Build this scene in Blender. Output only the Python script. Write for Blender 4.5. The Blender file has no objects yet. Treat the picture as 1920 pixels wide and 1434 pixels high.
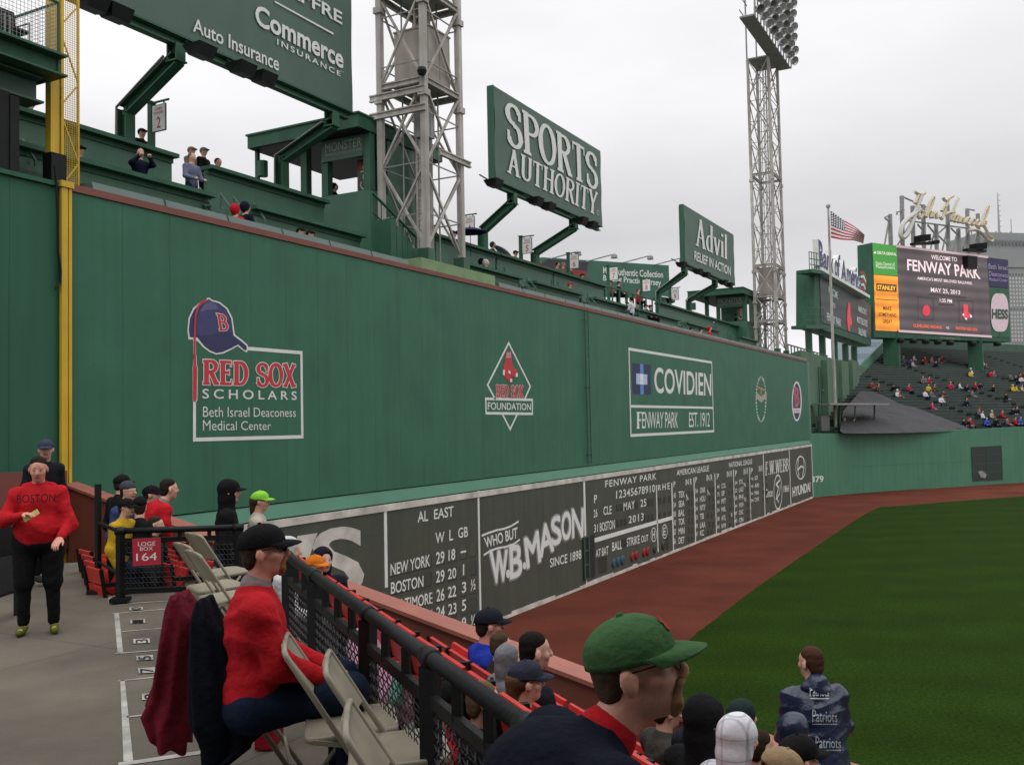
import bpy, math, random
import numpy as np
from mathutils import Matrix, Vector
R = math.radians
S = bpy.context.scene
COL = S.collection
# ------------------------------------------------------------------ camera
FPX, CX, CZ = 1800.5, 16.131, 6.658
YAW, PIT, ROL = 0.49156, 0.04303, -0.02004
_fw = np.array([-math.sin(YAW)*math.cos(PIT), math.cos(YAW)*math.cos(PIT), math.sin(PIT)])
_r0 = np.array([math.cos(YAW), math.sin(YAW), 0.0]); _u0 = np.cross(_r0, _fw)
_rt = _r0*math.cos(ROL)+_u0*math.sin(ROL); _up = -_r0*math.sin(ROL)+_u0*math.cos(ROL)
_C = np.array([CX, 0.0, CZ])
cd = bpy.data.cameras.new('camera'); cam = bpy.data.objects.new('camera', cd); COL.objects.link(cam)
cd.sensor_width = 36; cd.lens = FPX*36/1920; cd.clip_end = 6000; cd.clip_start = 0.05
cam.matrix_world = Matrix([[_rt[i], _up[i], -_fw[i], _C[i]] for i in range(3)]+[[0, 0, 0, 1]])
S.camera = cam
# ------------------------------------------------------------------ overcast sky, weak sun
SUN_EL, SUN_AZ = R(52), R(150)
w = bpy.data.worlds.new("World"); S.world = w; w.use_nodes = True
nt = w.node_tree; nt.nodes.clear(); N = nt.nodes.new; LK = nt.links.new
out = N('ShaderNodeOutputWorld'); bg = N('ShaderNodeBackground'); LK(bg.outputs[0], out.inputs[0])
sky = N('ShaderNodeTexSky'); sky.sky_type = 'NISHITA'; sky.sun_disc = False
sky.sun_elevation = SUN_EL; sky.sun_rotation = SUN_AZ; sky.dust_density = 4
hs = N('ShaderNodeHueSaturation'); hs.inputs['Saturation'].default_value = 0.12; LK(sky.outputs[0], hs.inputs['Color'])
tc = N('ShaderNodeTexCoord'); sep = N('ShaderNodeSeparateXYZ'); LK(tc.outputs['Generated'], sep.inputs[0])
rampz = N('ShaderNodeValToRGB'); LK(sep.outputs['Z'], rampz.inputs[0])
e = rampz.color_ramp.elements
e[0].position = 0.0; e[0].color = (10.4, 10.4, 10.5, 1)
e[1].position = 1.0; e[1].color = (22.0, 22.0, 22.6, 1)
for p_, c_ in ((0.07, 10.0), (0.125, 7.7), (0.19, 6.9), (0.25, 8.2), (0.31, 9.6), (0.42, 10.8), (0.6, 13.0)):
    q_ = e.new(p_); q_.color = (c_, c_*0.99, c_*1.012, 1)
mp = N('ShaderNodeMapping'); mp.inputs['Scale'].default_value = (1.6, 1.6, 5.0); LK(tc.outputs['Generated'], mp.inputs[0])
nz = N('ShaderNodeTexNoise'); nz.inputs['Scale'].default_value = 1.7; nz.inputs['Detail'].default_value = 5; LK(mp.outputs[0], nz.inputs[0])
mr = N('ShaderNodeMapRange'); mr.inputs[1].default_value = 0.3; mr.inputs[2].default_value = 0.7
mr.inputs[3].default_value = 0.92; mr.inputs[4].default_value = 1.08; LK(nz.outputs[0], mr.inputs[0])
mm = N('ShaderNodeMix'); mm.data_type = 'RGBA'; mm.blend_type = 'MULTIPLY'; mm.inputs[0].default_value = 1
LK(rampz.outputs[0], mm.inputs[6]); LK(mr.outputs[0], mm.inputs[7])
mx = N('ShaderNodeMix'); mx.data_type = 'RGBA'; mx.inputs[0].default_value = 0.93
LK(hs.outputs[0], mx.inputs[6]); LK(mm.outputs[2], mx.inputs[7]); LK(mx.outputs[2], bg.inputs[0])
bg.inputs[1].default_value = 0.10
sd = bpy.data.lights.new('sun', 'SUN'); sd.energy = 0.5; sd.angle = R(25); sd.color = (1, 0.97, 0.93)
so = bpy.data.objects.new('sun', sd); COL.objects.link(so)
so.rotation_euler = (R(90)-SUN_EL, 0, R(180)-SUN_AZ)
S.view_settings.view_transform = 'Standard'; S.view_settings.look = 'None'
S.view_settings.exposure = 0.0; S.view_settings.gamma = 1; S.view_settings.use_curve_mapping = False
random.seed(7); RNG = np.random.RandomState(5)

# ------------------------------------------------------------------ pixel helpers (rays of the photograph met with real planes)
def ray(px, py):
    return _fw+_rt*(px-960)/FPX+_up*(717-py)/FPX
def onx(px, py, x0=0.0):
    d = ray(px, py); return _C+d*((x0-_C[0])/d[0])
def onz(px, py, z0=0.0):
    d = ray(px, py); return _C+d*((z0-_C[2])/d[2])
def ony(px, py, y0):
    d = ray(px, py); return _C+d*((y0-_C[1])/d[1])
def at(px, py, D):
    return _C+ray(px, py)*D
def onp(px, py, P, n):
    d = ray(px, py); return _C+d*(np.dot(np.asarray(P)-_C, n)/np.dot(d, n))
F0 = np.array([-math.sin(YAW), math.cos(YAW), 0.0]); R0 = _r0
def LD(lat, D, z):                       # metres right of / ahead of the viewpoint, height z
    v = _C+R0*lat+F0*D; return np.array([v[0], v[1], z])
def zo(ox, oy, s):
    return lambda *a: [(ox+a[i]/s, oy+a[i+1]/s) for i in range(0, len(a), 2)]

# ------------------------------------------------------------------ materials
def mat(name, col, rough=0.6, var=0.12, scale=6.0, bump=0.0, bscale=None, metal=0.0, emit=0.0, seam=None, streak=0.0, spec=0.5, bdist=0.02):
    m = bpy.data.materials.new(name); m.use_nodes = True; t = m.node_tree; b = t.nodes['Principled BSDF']
    b.inputs['Roughness'].default_value = rough; b.inputs['Metallic'].default_value = metal
    b.inputs['Specular IOR Level'].default_value = spec
    n = t.nodes.new; L = t.links.new
    co = n('ShaderNodeTexCoord'); src = co.outputs['Object']
    no = n('ShaderNodeTexNoise'); no.inputs['Scale'].default_value = scale; no.inputs['Detail'].default_value = 4
    L(src, no.inputs[0])
    r = n('ShaderNodeMapRange'); r.inputs[1].default_value = 0.3; r.inputs[2].default_value = 0.7
    r.inputs[3].default_value = 1-var; r.inputs[4].default_value = 1+var; L(no.outputs[0], r.inputs[0])
    val = r.outputs[0]
    def mul(a, bb):
        q = n('ShaderNodeMath'); q.operation = 'MULTIPLY'; L(a, q.inputs[0]); L(bb, q.inputs[1]); return q.outputs[0]
    if streak:
        mpn = n('ShaderNodeMapping'); mpn.inputs['Scale'].default_value = (2.2, 2.2, 0.12); L(src, mpn.inputs[0])
        n2 = n('ShaderNodeTexNoise'); n2.inputs['Scale'].default_value = 1.6; n2.inputs['Detail'].default_value = 5; L(mpn.outputs[0], n2.inputs[0])
        r2 = n('ShaderNodeMapRange'); r2.inputs[1].default_value = 0.35; r2.inputs[2].default_value = 0.7
        r2.inputs[3].default_value = 1-streak; r2.inputs[4].default_value = 1+streak*0.6; L(n2.outputs[0], r2.inputs[0]); val = mul(val, r2.outputs[0])
    if seam:                                   # (axis, spacing, width, darkness) panel joints
        for ax, sp, wd, dk in seam:
            s3 = n('ShaderNodeSeparateXYZ'); L(src, s3.inputs[0])
            d = n('ShaderNodeMath'); d.operation = 'DIVIDE'; L(s3.outputs[ax], d.inputs[0]); d.inputs[1].default_value = sp
            f = n('ShaderNodeMath'); f.operation = 'FRACT'; L(d.outputs[0], f.inputs[0])
            g = n('ShaderNodeMath'); g.operation = 'LESS_THAN'; L(f.outputs[0], g.inputs[0]); g.inputs[1].default_value = wd/sp
            k = n('ShaderNodeMapRange'); k.inputs[3].default_value = 1; k.inputs[4].default_value = 1-dk; L(g.outputs[0], k.inputs[0]); val = mul(val, k.outputs[0])
    mxn = n('ShaderNodeMix'); mxn.data_type = 'RGBA'; mxn.blend_type = 'MULTIPLY'; mxn.inputs[0].default_value = 1
    mxn.inputs[6].default_value = (*col, 1); L(val, mxn.inputs[7]); L(mxn.outputs[2], b.inputs['Base Color'])
    if emit:
        L(mxn.outputs[2], b.inputs['Emission Color']); b.inputs['Emission Strength'].default_value = emit
    if bump:
        nb = n('ShaderNodeTexNoise'); nb.inputs['Scale'].default_value = bscale or scale*4; nb.inputs['Detail'].default_value = 6; L(src, nb.inputs[0])
        bp = n('ShaderNodeBump'); bp.inputs['Strength'].default_value = bump; bp.inputs['Distance'].default_value = bdist; L(nb.outputs[0], bp.inputs['Height']); L(bp.outputs[0], b.inputs['Normal'])
    return m
_mc = {}
def M(col, rough=0.7, **k):                    # cached plain material by colour
    key = (tuple(round(c, 3) for c in col), rough, tuple(sorted(k.items())))
    if key not in _mc: _mc[key] = mat('paint', col, rough, **k)
    return _mc[key]
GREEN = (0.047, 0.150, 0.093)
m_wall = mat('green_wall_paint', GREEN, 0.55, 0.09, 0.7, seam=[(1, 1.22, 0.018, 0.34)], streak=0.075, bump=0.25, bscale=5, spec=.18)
m_green = mat('green_paint', (0.032, 0.105, 0.063), 0.5, 0.10, 1.3, streak=0.14, bump=0.06, bscale=30, spec=.25)
m_green_d = mat('dark_green_paint', (0.03, 0.085, 0.055), 0.5, 0.14, 1.5, streak=0.12)
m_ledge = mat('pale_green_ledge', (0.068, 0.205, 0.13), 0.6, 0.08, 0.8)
m_board = mat('scoreboard_slate_green', (0.060, 0.066, 0.047), 0.6, 0.10, 0.9, seam=[(1, 2.44, 0.02, 0.35), (2, 1.22, 0.014, 0.22)], streak=0.12)
m_white = mat('white_paint', (0.72, 0.73, 0.70), 0.6, 0.06, 3)
m_worn = mat('worn_white_paint', (0.55, 0.52, 0.46), 0.7, 0.3, 1.4)
m_red = mat('red_paint', (0.55, 0.03, 0.045), 0.6, 0.08, 3)
m_stripe = mat('rust_red_paint', (0.19, 0.056, 0.04), 0.6, 0.15, 1.2)
m_navy = mat('navy_paint', (0.028, 0.03, 0.10), 0.6, 0.15, 2)
m_black = mat('black_metal', (0.007, 0.008, 0.009), 0.5, 0.25, 5, spec=.22, bump=.15, bscale=40)
m_blk = mat('black_paint', (0.01, 0.01, 0.01), 0.6, 0.1, 5)
m_pad = mat('grey_green_vinyl', (0.085, 0.13, 0.115), 0.5, 0.08, 1.5)
m_steel = mat('pale_weathered_steel', (0.41, 0.385, 0.355), 0.6, 0.2, 1.5, streak=0.3)
m_steel_d = mat('grey_steel', (0.25, 0.25, 0.24), 0.5, 0.2, 2)
m_yellow = mat('yellow_paint', (0.62, 0.40, 0.02), 0.45, 0.12, 1.5, streak=0.12)
m_clay = mat('red_clay_track', (0.105, 0.029, 0.018), 0.95, 0.24, 0.28, bump=0.8, bscale=12, spec=0.06)
m_conc = mat('broom_finished_concrete', (0.105, 0.089, 0.066), 0.85, 0.42, 0.9, bump=0.45, bscale=55, streak=0.0, seam=[(0, 3.1, .014, .45), (1, 2.7, .014, .45)])
m_brick = mat('brown_red_wall_paint', (0.17, 0.047, 0.03), 0.6, 0.12, 2)
m_seat = mat('red_seat_paint', (0.50, 0.025, 0.02), 0.42, 0.12, 7)
m_chair = mat('beige_enamel', (0.27, 0.24, 0.175), 0.42, 0.14, 6)
m_bleach = mat('dark_green_seat', (0.018, 0.04, 0.03), 0.55, 0.25, 0.8)
m_skin = mat('skin', (0.60, 0.34, 0.245), 0.5, 0.10, 14, bump=0.1, bscale=120)
m_skin_r = mat('ruddy_skin', (0.62, 0.285, 0.21), 0.5, 0.14, 18, bump=0.12, bscale=120)
m_hair = mat('brown_hair', (0.05, 0.03, 0.018), 0.6, 0.35, 40, bump=0.5, bscale=160)
m_hairg = mat('reddish_grey_hair', (0.16, 0.085, 0.045), 0.6, 0.35, 50, bump=0.5, bscale=160)
m_eye = mat('dark_eye', (0.02, 0.015, 0.012), 0.2, 0.1, 10)
m_lip = mat('lips', (0.30, 0.09, 0.07), 0.5, 0.1, 10)

# ------------------------------------------------------------------ mesh builder
def nrm(v):
    v = np.asarray(v, float); l = np.linalg.norm(v); return v/l if l > 1e-12 else v
class MB:
    def __init__(s): s.v = []; s.f = []; s.m = []; s.n = 0
    def add(s, V, F, mi=0):
        o = s.n; V = np.asarray(V, float); s.v.append(V); s.n += len(V)
        s.f += [tuple(int(i)+o for i in f) for f in F]; s.m += [mi]*len(F)
        return s
    def hexa(s, p, mi=0):                       # 8 points: bottom ring 0-3, top ring 4-7
        return s.add(p, [(3, 2, 1, 0), (4, 5, 6, 7), (0, 1, 5, 4), (1, 2, 6, 5), (2, 3, 7, 6), (3, 0, 4, 7)], mi)
    def box(s, a, b, mi=0):
        (x0, y0, z0), (x1, y1, z1) = np.minimum(a, b), np.maximum(a, b)
        return s.hexa([(x0, y0, z0), (x1, y0, z0), (x1, y1, z0), (x0, y1, z0), (x0, y0, z1), (x1, y0, z1), (x1, y1, z1), (x0, y1, z1)], mi)
    def obox(s, c, ax, ay, az, mi=0):           # centre and three half-axis vectors
        c, ax, ay, az = map(lambda q: np.asarray(q, float), (c, ax, ay, az))
        return s.hexa([c-ax-ay-az, c+ax-ay-az, c+ax+ay-az, c-ax+ay-az, c-ax-ay+az, c+ax-ay+az, c+ax+ay+az, c-ax+ay+az], mi)
    def beam(s, a, b, w, h=None, up=(0, 0, 1), mi=0):
        a = np.asarray(a, float); b = np.asarray(b, float); h = h or w; d = nrm(b-a)
        sd = np.cross(d, up)
        if np.linalg.norm(sd) < 1e-4: sd = np.cross(d, (1, 0, 0))
        sd = nrm(sd); u = np.cross(sd, d)
        return s.obox((a+b)/2, (b-a)/2, sd*w/2, u*h/2, mi)
    def ibeam(s, a, b, w, h, up=(0, 0, 1), t=0.04, mi=0):
        a = np.asarray(a, float); b = np.asarray(b, float); d = nrm(b-a); sd = nrm(np.cross(d, up)); u = np.cross(sd, d)
        s.obox((a+b)/2, (b-a)/2, sd*t/2, u*(h/2-t), mi)
        for k in (-1, 1): s.obox((a+b)/2+u*k*(h/2-t/2), (b-a)/2, sd*w/2, u*t/2, mi)
        return s
    def tube(s, pts, r, n=8, mi=0, close=False, cap=True):
        P = [np.asarray(p, float) for p in pts]; k = len(P); rr = r if hasattr(r, '__len__') else [r]*k; V = []; pu = None
        for i in range(k):
            if close: d = nrm(P[(i+1) % k]-P[i-1])
            else: d = nrm(P[min(i+1, k-1)]-P[max(i-1, 0)])
            if pu is None:
                pu = np.cross(d, (0, 0, 1))
                if np.linalg.norm(pu) < 1e-3: pu = np.cross(d, (1, 0, 0))
            pu = nrm(pu-d*np.dot(pu, d)); pv = np.cross(d, pu)
            V += [P[i]+rr[i]*(pu*math.cos(a)+pv*math.sin(a)) for a in np.linspace(0, 2*math.pi, n, endpoint=False)]
        F = []
        for i in range(k if close else k-1):
            j = (i+1) % k
            F += [(i*n+q, i*n+(q+1) % n, j*n+(q+1) % n, j*n+q) for q in range(n)]
        if cap and not close: F += [tuple(range(n-1, -1, -1)), tuple(range((k-1)*n, k*n))]
        return s.add(V, F, mi)
    def poly(s, pts, th=0.0, nd=(0, 0, 1), mi=0):
        P = [np.asarray(p, float) for p in pts]; n = len(P)
        if not th: return s.add(P, [tuple(range(n))], mi)
        nd = nrm(nd)*th
        V = P+[p-nd for p in P]
        return s.add(V, [tuple(range(n)), tuple(range(2*n-1, n-1, -1))]+[(i, n+i, n+(i+1) % n, (i+1) % n) for i in range(n)], mi)
    def grid(s, P, mi=0):                       # P[i][j] points
        a, b = len(P), len(P[0]); V = [p for row in P for p in row]
        return s.add(V, [(i*b+j, (i+1)*b+j, (i+1)*b+j+1, i*b+j+1) for i in range(a-1) for j in range(b-1)], mi)
    def lathe(s, c, prof, n=16, ax=(0, 0, 1), mi=0):   # prof: (radius, height) pairs
        ax = nrm(ax); u = np.cross(ax, (0, 0, 1))
        if np.linalg.norm(u) < 1e-3: u = np.array([1., 0, 0])
        u = nrm(u); v = np.cross(ax, u); c = np.asarray(c, float); V = []
        for r_, h_ in prof: V += [c+ax*h_+r_*(u*math.cos(a)+v*math.sin(a)) for a in np.linspace(0, 2*math.pi, n, endpoint=False)]
        F = [(i*n+q, i*n+(q+1) % n, (i+1)*n+(q+1) % n, (i+1)*n+q) for i in range(len(prof)-1) for q in range(n)]
        return s.add(V, F, mi)
    def verts(s): return np.concatenate(s.v) if s.v else np.zeros((0, 3))
def mesh_of(name, mb, mats, off=(0, 0, 0), smooth=False):
    me = bpy.data.meshes.new(name); V = mb.verts()-np.asarray(off, float)
    me.from_pydata(V.tolist(), [], mb.f)
    for m in (mats if isinstance(mats, (list, tuple)) else [mats]): me.materials.append(m)
    me.polygons.foreach_set('material_index', mb.m)
    if smooth: me.polygons.foreach_set('use_smooth', [True]*len(me.polygons))
    me.validate(); me.update(); return me
_root = {}
def tag(o, label=None, cat=None, group=None, kind=None):
    if label: o['label'] = label
    if cat: o['category'] = cat
    if group: o['group'] = group
    if kind: o['kind'] = kind
    return o
def thing(name, label, cat, loc, group=None):
    o = bpy.data.objects.new(name, None); COL.objects.link(o); o.location = [float(q) for q in loc]; o.empty_display_size = 0.2
    _root[o.name] = np.asarray(loc, float); return tag(o, label, cat, group)
def part(name, mb, mats, parent, label=None, smooth=False, kind=None):
    off = _root[parent.name]
    o = bpy.data.objects.new(name, mesh_of(name, mb, mats, off, smooth)); COL.objects.link(o); o.parent = parent
    _root[o.name] = off
    if label: o['label'] = label
    if kind: o['kind'] = kind
    return o
def solo(name, mb, mats, label, cat, group=None, smooth=False):
    V = mb.verts(); loc = np.array([V[:, 0].mean(), V[:, 1].mean(), V[:, 2].min()])
    o = bpy.data.objects.new(name, mesh_of(name, mb, mats, loc, smooth)); COL.objects.link(o); o.location = loc.tolist(); _root[o.name] = loc
    return tag(o, label, cat, group)
def struct(name, mb, mats, smooth=False):
    o = bpy.data.objects.new(name, mesh_of(name, mb, mats, (0, 0, 0), smooth)); COL.objects.link(o); o['kind'] = 'structure'; return o
def dup(root, loc, rz, label=None, group=None):
    r = root.copy(); COL.objects.link(r); r.location = [float(q) for q in loc]; r.rotation_euler = (0, 0, rz)
    if label: r['label'] = label
    if group: r['group'] = group
    for ch in list(root.children):
        c = ch.copy(); COL.objects.link(c); c.parent = r
        for g in ch.children:
            d = g.copy(); COL.objects.link(d); d.parent = c
    return r
# ------------------------------------------------------------------ lettering
_fc = {}
def glyphs(s, bold=0.0, space=1.0):
    key = (s, bold, space)
    if key not in _fc:
        cu = bpy.data.curves.new('t', 'FONT'); cu.body = s; cu.offset = bold; cu.space_character = space; cu.resolution_u = 4
        ob = bpy.data.objects.new('t', cu); COL.objects.link(ob)
        dg = bpy.context.evaluated_depsgraph_get(); me = ob.evaluated_get(dg).to_mesh()
        V = np.array([v.co[:] for v in me.vertices]); F = [tuple(p.vertices) for p in me.polygons]
        ob.evaluated_get(dg).to_mesh_clear(); bpy.data.objects.remove(ob); bpy.data.curves.remove(cu)
        V[:, :2] -= V[:, :2].min(0); V[:, :2] /= V[:, :2].max(0); _fc[key] = (V[:, :2], F)
    return _fc[key]
def warp(V, q):                                  # unit square -> quad tl,tr,br,bl in 3D
    tl, tr, br, bl = [np.asarray(p, float) for p in q]; u = V[:, :1]; v = V[:, 1:2]
    return (bl*(1-u)+br*u)*(1-v)+(tl*(1-u)+tr*u)*v
def text(mb, s, q, bold=0.0, space=1.0, mi=0):
    V, F = glyphs(s, bold, space); return mb.add(warp(V, q), F, mi)
# serif pen alphabet: strokes as (points) in a unit-high cell, pen thick on uprights and thin on levels
def arc(cx, cy, rx, ry, a0, a1, n=14):
    return [(cx+rx*math.cos(R(a)), cy+ry*math.sin(R(a))) for a in np.linspace(a0, a1, n)]
SER = {
 'S': (.62, [arc(.31, .74, .22, .21, 20, 270)+arc(.31, .26, .23, .24, 90, -160)], [(.53, .80, .0), (.09, .2, .0)]),
 'P': (.66, [[(.17, 0), (.17, 1)], [(.17, .95)]+arc(.36, .73, .24, .22, 90, -90)+[(.17, .51)]], [(.17, 0, .30), (.13, 1, .2)]),
 'O': (.74, [arc(.37, .5, .29, .46, 90, 450, 28)], []),
 'R': (.72, [[(.17, 0), (.17, 1)], [(.17, .95)]+arc(.36, .74, .22, .21, 90, -90)+[(.17, .53)], [(.36, .52), (.60, .03)]], [(.17, 0, .28), (.13, 1, .2), (.63, 0, .16)]),
 'T': (.68, [[(.34, 0), (.34, 1)], [(.05, .95), (.63, .95)]], [(.34, 0, .30), (.07, .86, .04, .2), (.61, .86, .04, .2)]),
 'A': (.76, [[(.12, 0), (.38, .98)], [(.36, 1), (.62, 0)], [(.2, .34), (.54, .34)]], [(.11, 0, .22), (.63, 0, .28)]),
 'U': (.72, [[(.16, 1), (.16, .3)]+arc(.37, .28, .21, .24, 180, 360)+[(.58, .3), (.58, 1)]], [(.16, 1, .28), (.58, 1, .22)]),
 'H': (.78, [[(.17, 0), (.17, 1)], [(.61, 0), (.61, 1)], [(.17, .52), (.61, .52)]], [(.17, 0, .28), (.17, 1, .28), (.61, 0, .28), (.61, 1, .28)]),
 'I': (.36, [[(.18, 0), (.18, 1)]], [(.18, 0, .3), (.18, 1, .3)]),
 'Y': (.72, [[(.36, 0), (.36, .45)], [(.10, 1), (.36, .42)], [(.36, .42), (.62, 1)]], [(.36, 0, .28), (.11, 1, .24), (.61, 1, .2)]),
 'E': (.62, [[(.17, 0), (.17, 1)], [(.17, .95), (.53, .95)], [(.17, .05), (.55, .05)], [(.17, .52), (.44, .52)]], [(.53, .87, .04, .2), (.55, .13, .04, .2), (.44, .52, .04, .2), (.13, 1, .2), (.13, 0, .2)]),
 'D': (.72, [[(.17, 0), (.17, 1)], [(.17, .95)]+arc(.33, .5, .29, .45, 90, -90)+[(.17, .05)]], [(.13, 1, .2), (.13, 0, .2)]),
 'X': (.70, [[(.12, 1), (.58, 0)], [(.58, 1), (.12, 0)]], [(.12, 1, .24), (.58, 0, .24), (.58, 1, .2), (.12, 0, .2)]),
 'B': (.66, [[(.17, 0), (.17, 1)], [(.17, .95)]+arc(.34, .74, .2, .21, 90, -90)+[(.17, .53)], [(.3, .53)]+arc(.36, .29, .23, .24, 90, -90)+[(.17, .05)]], [(.13, 1, .2), (.13, 0, .2)]),
 'F': (.60, [[(.17, 0), (.17, 1)], [(.17, .95), (.53, .95)], [(.17, .5), (.42, .5)]], [(.17, 0, .28), (.13, 1, .2), (.53, .87, .04, .2), (.42, .5, .04, .2)]),
 'W': (1.0, [[(.1, 1), (.3, 0)], [(.3, 0), (.5, .95)], [(.5, .95), (.7, 0)], [(.7, 0), (.9, 1)]], [(.1, 1, .22), (.5, 1, .2), (.9, 1, .2)]),
 '.': (.24, [[(.12, .03), (.12, .12)]], []), ' ': (.34, [], []),
 'd': (.58, [[(.42, 0), (.42, 1)], arc(.27, .3, .19, .28, 70, 290, 18)], [(.36, 1, .14), (.46, 0, .14)]),
 'v': (.54, [[(.08, .64), (.27, 0)], [(.27, 0), (.46, .64)]], [(.09, .64, .2), (.45, .64, .16)]),
 'i': (.30, [[(.15, 0), (.15, .64)], [(.15, .82), (.15, .93)]], [(.15, 0, .24), (.11, .64, .12)]),
 'l': (.30, [[(.15, 0), (.15, 1)]], [(.15, 0, .24), (.11, 1, .12)]),
}
def serif(mb, s, q, thick=0.16, thin=0.06, grow=0.0, mi=0, lift=(0, 0, 0), cond=1.0):
    tot = sum(SER[c][0] for c in s); x = 0.0; k = 0; lift = np.asarray(lift, float)
    def put(V, F):
        nonlocal k
        V = np.asarray(V, float); V[:, 0] /= tot
        mb.add(warp(V, q)+lift*(1+0.04*k), F, mi); k += 1
    for c in s:
        w_, st, se = SER[c]
        for P in st:
            P = np.array(P); n = len(P); V = []
            for i in range(n):
                d = P[min(i+1, n-1)]-P[max(i-1, 0)]; d = d/np.linalg.norm(d)
                lean = 1.0 if d[0]*d[1] <= 0.02 or abs(d[0]) < 0.12 else 0.62
                t = (thin+(thick-thin)*abs(d[1])**1.3*lean)/2+grow
                nn = np.array([-d[1], d[0]])
                ex = d*grow*(-1 if i == 0 else 1 if i == n-1 else 0)
                V += [P[i]+nn*t+ex, P[i]-nn*t+ex]
            V = np.array(V); V[:, 0] += x
            put(V, [(2*i, 2*i+1, 2*i+3, 2*i+2) for i in range(n-1)])
        for g in se:
            wx = g[2]/2+grow; hy = (g[3] if len(g) > 3 else thin)/2+grow; cx, cy = g[0]+x, g[1]
            if len(g) <= 3: cy = cy+(hy-grow if cy < .3 else -hy+grow)
            if g[2] == 0: wx = .05+grow; hy = .10+grow
            put([(cx-wx, cy-hy), (cx+wx, cy-hy), (cx+wx, cy+hy), (cx-wx, cy+hy)], [(0, 1, 2, 3)])
        x += w_
    return mb
def lines(mb, pts, w, nd, mi=0, close=False):    # flat painted line of width w along 3D points, facing nd
    P = [np.asarray(p, float) for p in pts]; n = len(P)
    for i in range(n if close else n-1):
        a, b = P[i], P[(i+1) % n]; d = nrm(b-a); sd = np.cross(nd, d)*w/2; ex = d*w/2
        lf = np.asarray(nd, float)*0.0006*(i % 7)
        mb.add([a-sd-ex+lf, b-sd+ex+lf, b+sd+ex+lf, a+sd-ex+lf], [(0, 1, 2, 3)], mi)
    return mb
def ell(c, rx, ry, n=28, a0=0, a1=360):
    return [(c[0]+rx*math.cos(R(a)), c[1]+ry*math.sin(R(a))) for a in np.linspace(a0, a1, n, endpoint=(a1-a0 < 360))]
# ================================================================== GROUND
YP, YE, ZT = 12.19, 82.75, 11.33
struct('ground', MB().box((-900, -500, -0.4), (1500, 2200, -0.05)), mat('grey_city_ground', (0.12, 0.12, 0.11), 0.9, 0.2, 0.05))
struct('warning_track', MB().poly([(0, 5, 0), (95, 5, 0), (95, 190, 0), (62, 182, 0), (15.6, 105.6, 0), (6.3, 94.2, 0), (0, YE+1, 0)]), m_clay)
gp = [onz(*a)[:2] for a in ((1290, 1200), (1345, 1157), (1400, 1115), (1480, 1058), (1560, 1004), (1600, 977), (1625, 962), (1648, 951), (1700, 947), (1800, 939), (1920, 930))]
d_ = gp[-1]-gp[-2]; far_ = gp[-1]+d_*6
ge = [gp[0]+(gp[0]-gp[1])*3]
for a_, b_ in zip(ge+gp[:-1], gp):
    n_ = max(2, int(np.linalg.norm(b_-a_)/.35))
    ge += [a_+(b_-a_)*f+RNG.normal(0, .012, 2) for f in np.linspace(0, 1, n_, endpoint=False)]
ge.append(gp[-1])
pts = [(p[0], p[1], .006) for p in ge[1:]]+[(far_[0], far_[1], .006), (95, far_[1]-10, .006), (95, 5, .006)]
def grass_mat():
    m = mat('mown_grass', (0.0150, 0.0335, 0.0032), 0.95, 0.12, 0.5, bump=0.7, bscale=26, spec=0.03)
    t = m.node_tree; n = t.nodes.new; L = t.links.new
    co = n('ShaderNodeTexCoord'); mpn = n('ShaderNodeMapping'); mpn.inputs['Rotation'].default_value = (0, 0, R(58)); L(co.outputs['Object'], mpn.inputs[0])
    wv = n('ShaderNodeTexWave'); wv.inputs['Scale'].default_value = 0.085; wv.inputs['Distortion'].default_value = 1.2; wv.inputs['Detail'].default_value = 3; wv.inputs['Detail Scale'].default_value = 3
    L(mpn.outputs[0], wv.inputs[0])
    r = n('ShaderNodeMapRange'); r.inputs[3].default_value = 0.93; r.inputs[4].default_value = 1.08; L(wv.outputs['Fac'], r.inputs[0])
    fn = n('ShaderNodeTexNoise'); fn.inputs['Scale'].default_value = 13; fn.inputs['Detail'].default_value = 6; L(co.outputs['Object'], fn.inputs[0])
    r2 = n('ShaderNodeMapRange'); r2.inputs[1].default_value = 0.3; r2.inputs[2].default_value = 0.7; r2.inputs[3].default_value = 0.6; r2.inputs[4].default_value = 1.45; L(fn.outputs[0], r2.inputs[0])
    b = t.nodes['Principled BSDF']; old = b.inputs['Base Color'].links[0].from_socket
    for s_ in (r.outputs[0], r2.outputs[0]):
        q = n('ShaderNodeMix'); q.data_type = 'RGBA'; q.blend_type = 'MULTIPLY'; q.inputs[0].default_value = 1; L(old, q.inputs[6]); L(s_, q.inputs[7]); old = q.outputs[2]
    L(old, b.inputs['Base Color']); return m
struct('outfield_grass', MB().poly(pts), grass_mat())

# ================================================================== THE GREAT GREEN WALL
NX = np.array([1.0, 0, 0])
wall = thing('outfield_wall', 'giant green outfield wall with painted adverts and a hand operated scoreboard', 'wall', (0, YP, 0))
part('wall_panel', MB().box((-.6, YP, 4.86), (0, YE, ZT-.02)), m_wall, wall)
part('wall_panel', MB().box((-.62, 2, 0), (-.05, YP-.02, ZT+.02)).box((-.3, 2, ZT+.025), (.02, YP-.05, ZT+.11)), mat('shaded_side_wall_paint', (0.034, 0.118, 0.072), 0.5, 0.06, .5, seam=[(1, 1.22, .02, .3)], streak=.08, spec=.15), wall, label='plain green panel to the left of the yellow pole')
part('ledge', MB().hexa([(-.5, YP, 4.50), (.10, YP, 4.50), (.10, YE, 4.50), (-.5, YE, 4.50), (-.5, YP, 4.85), (-.02, YP, 4.83), (-.02, YE, 4.83), (-.5, YE, 4.85)]), m_ledge, wall)
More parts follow.
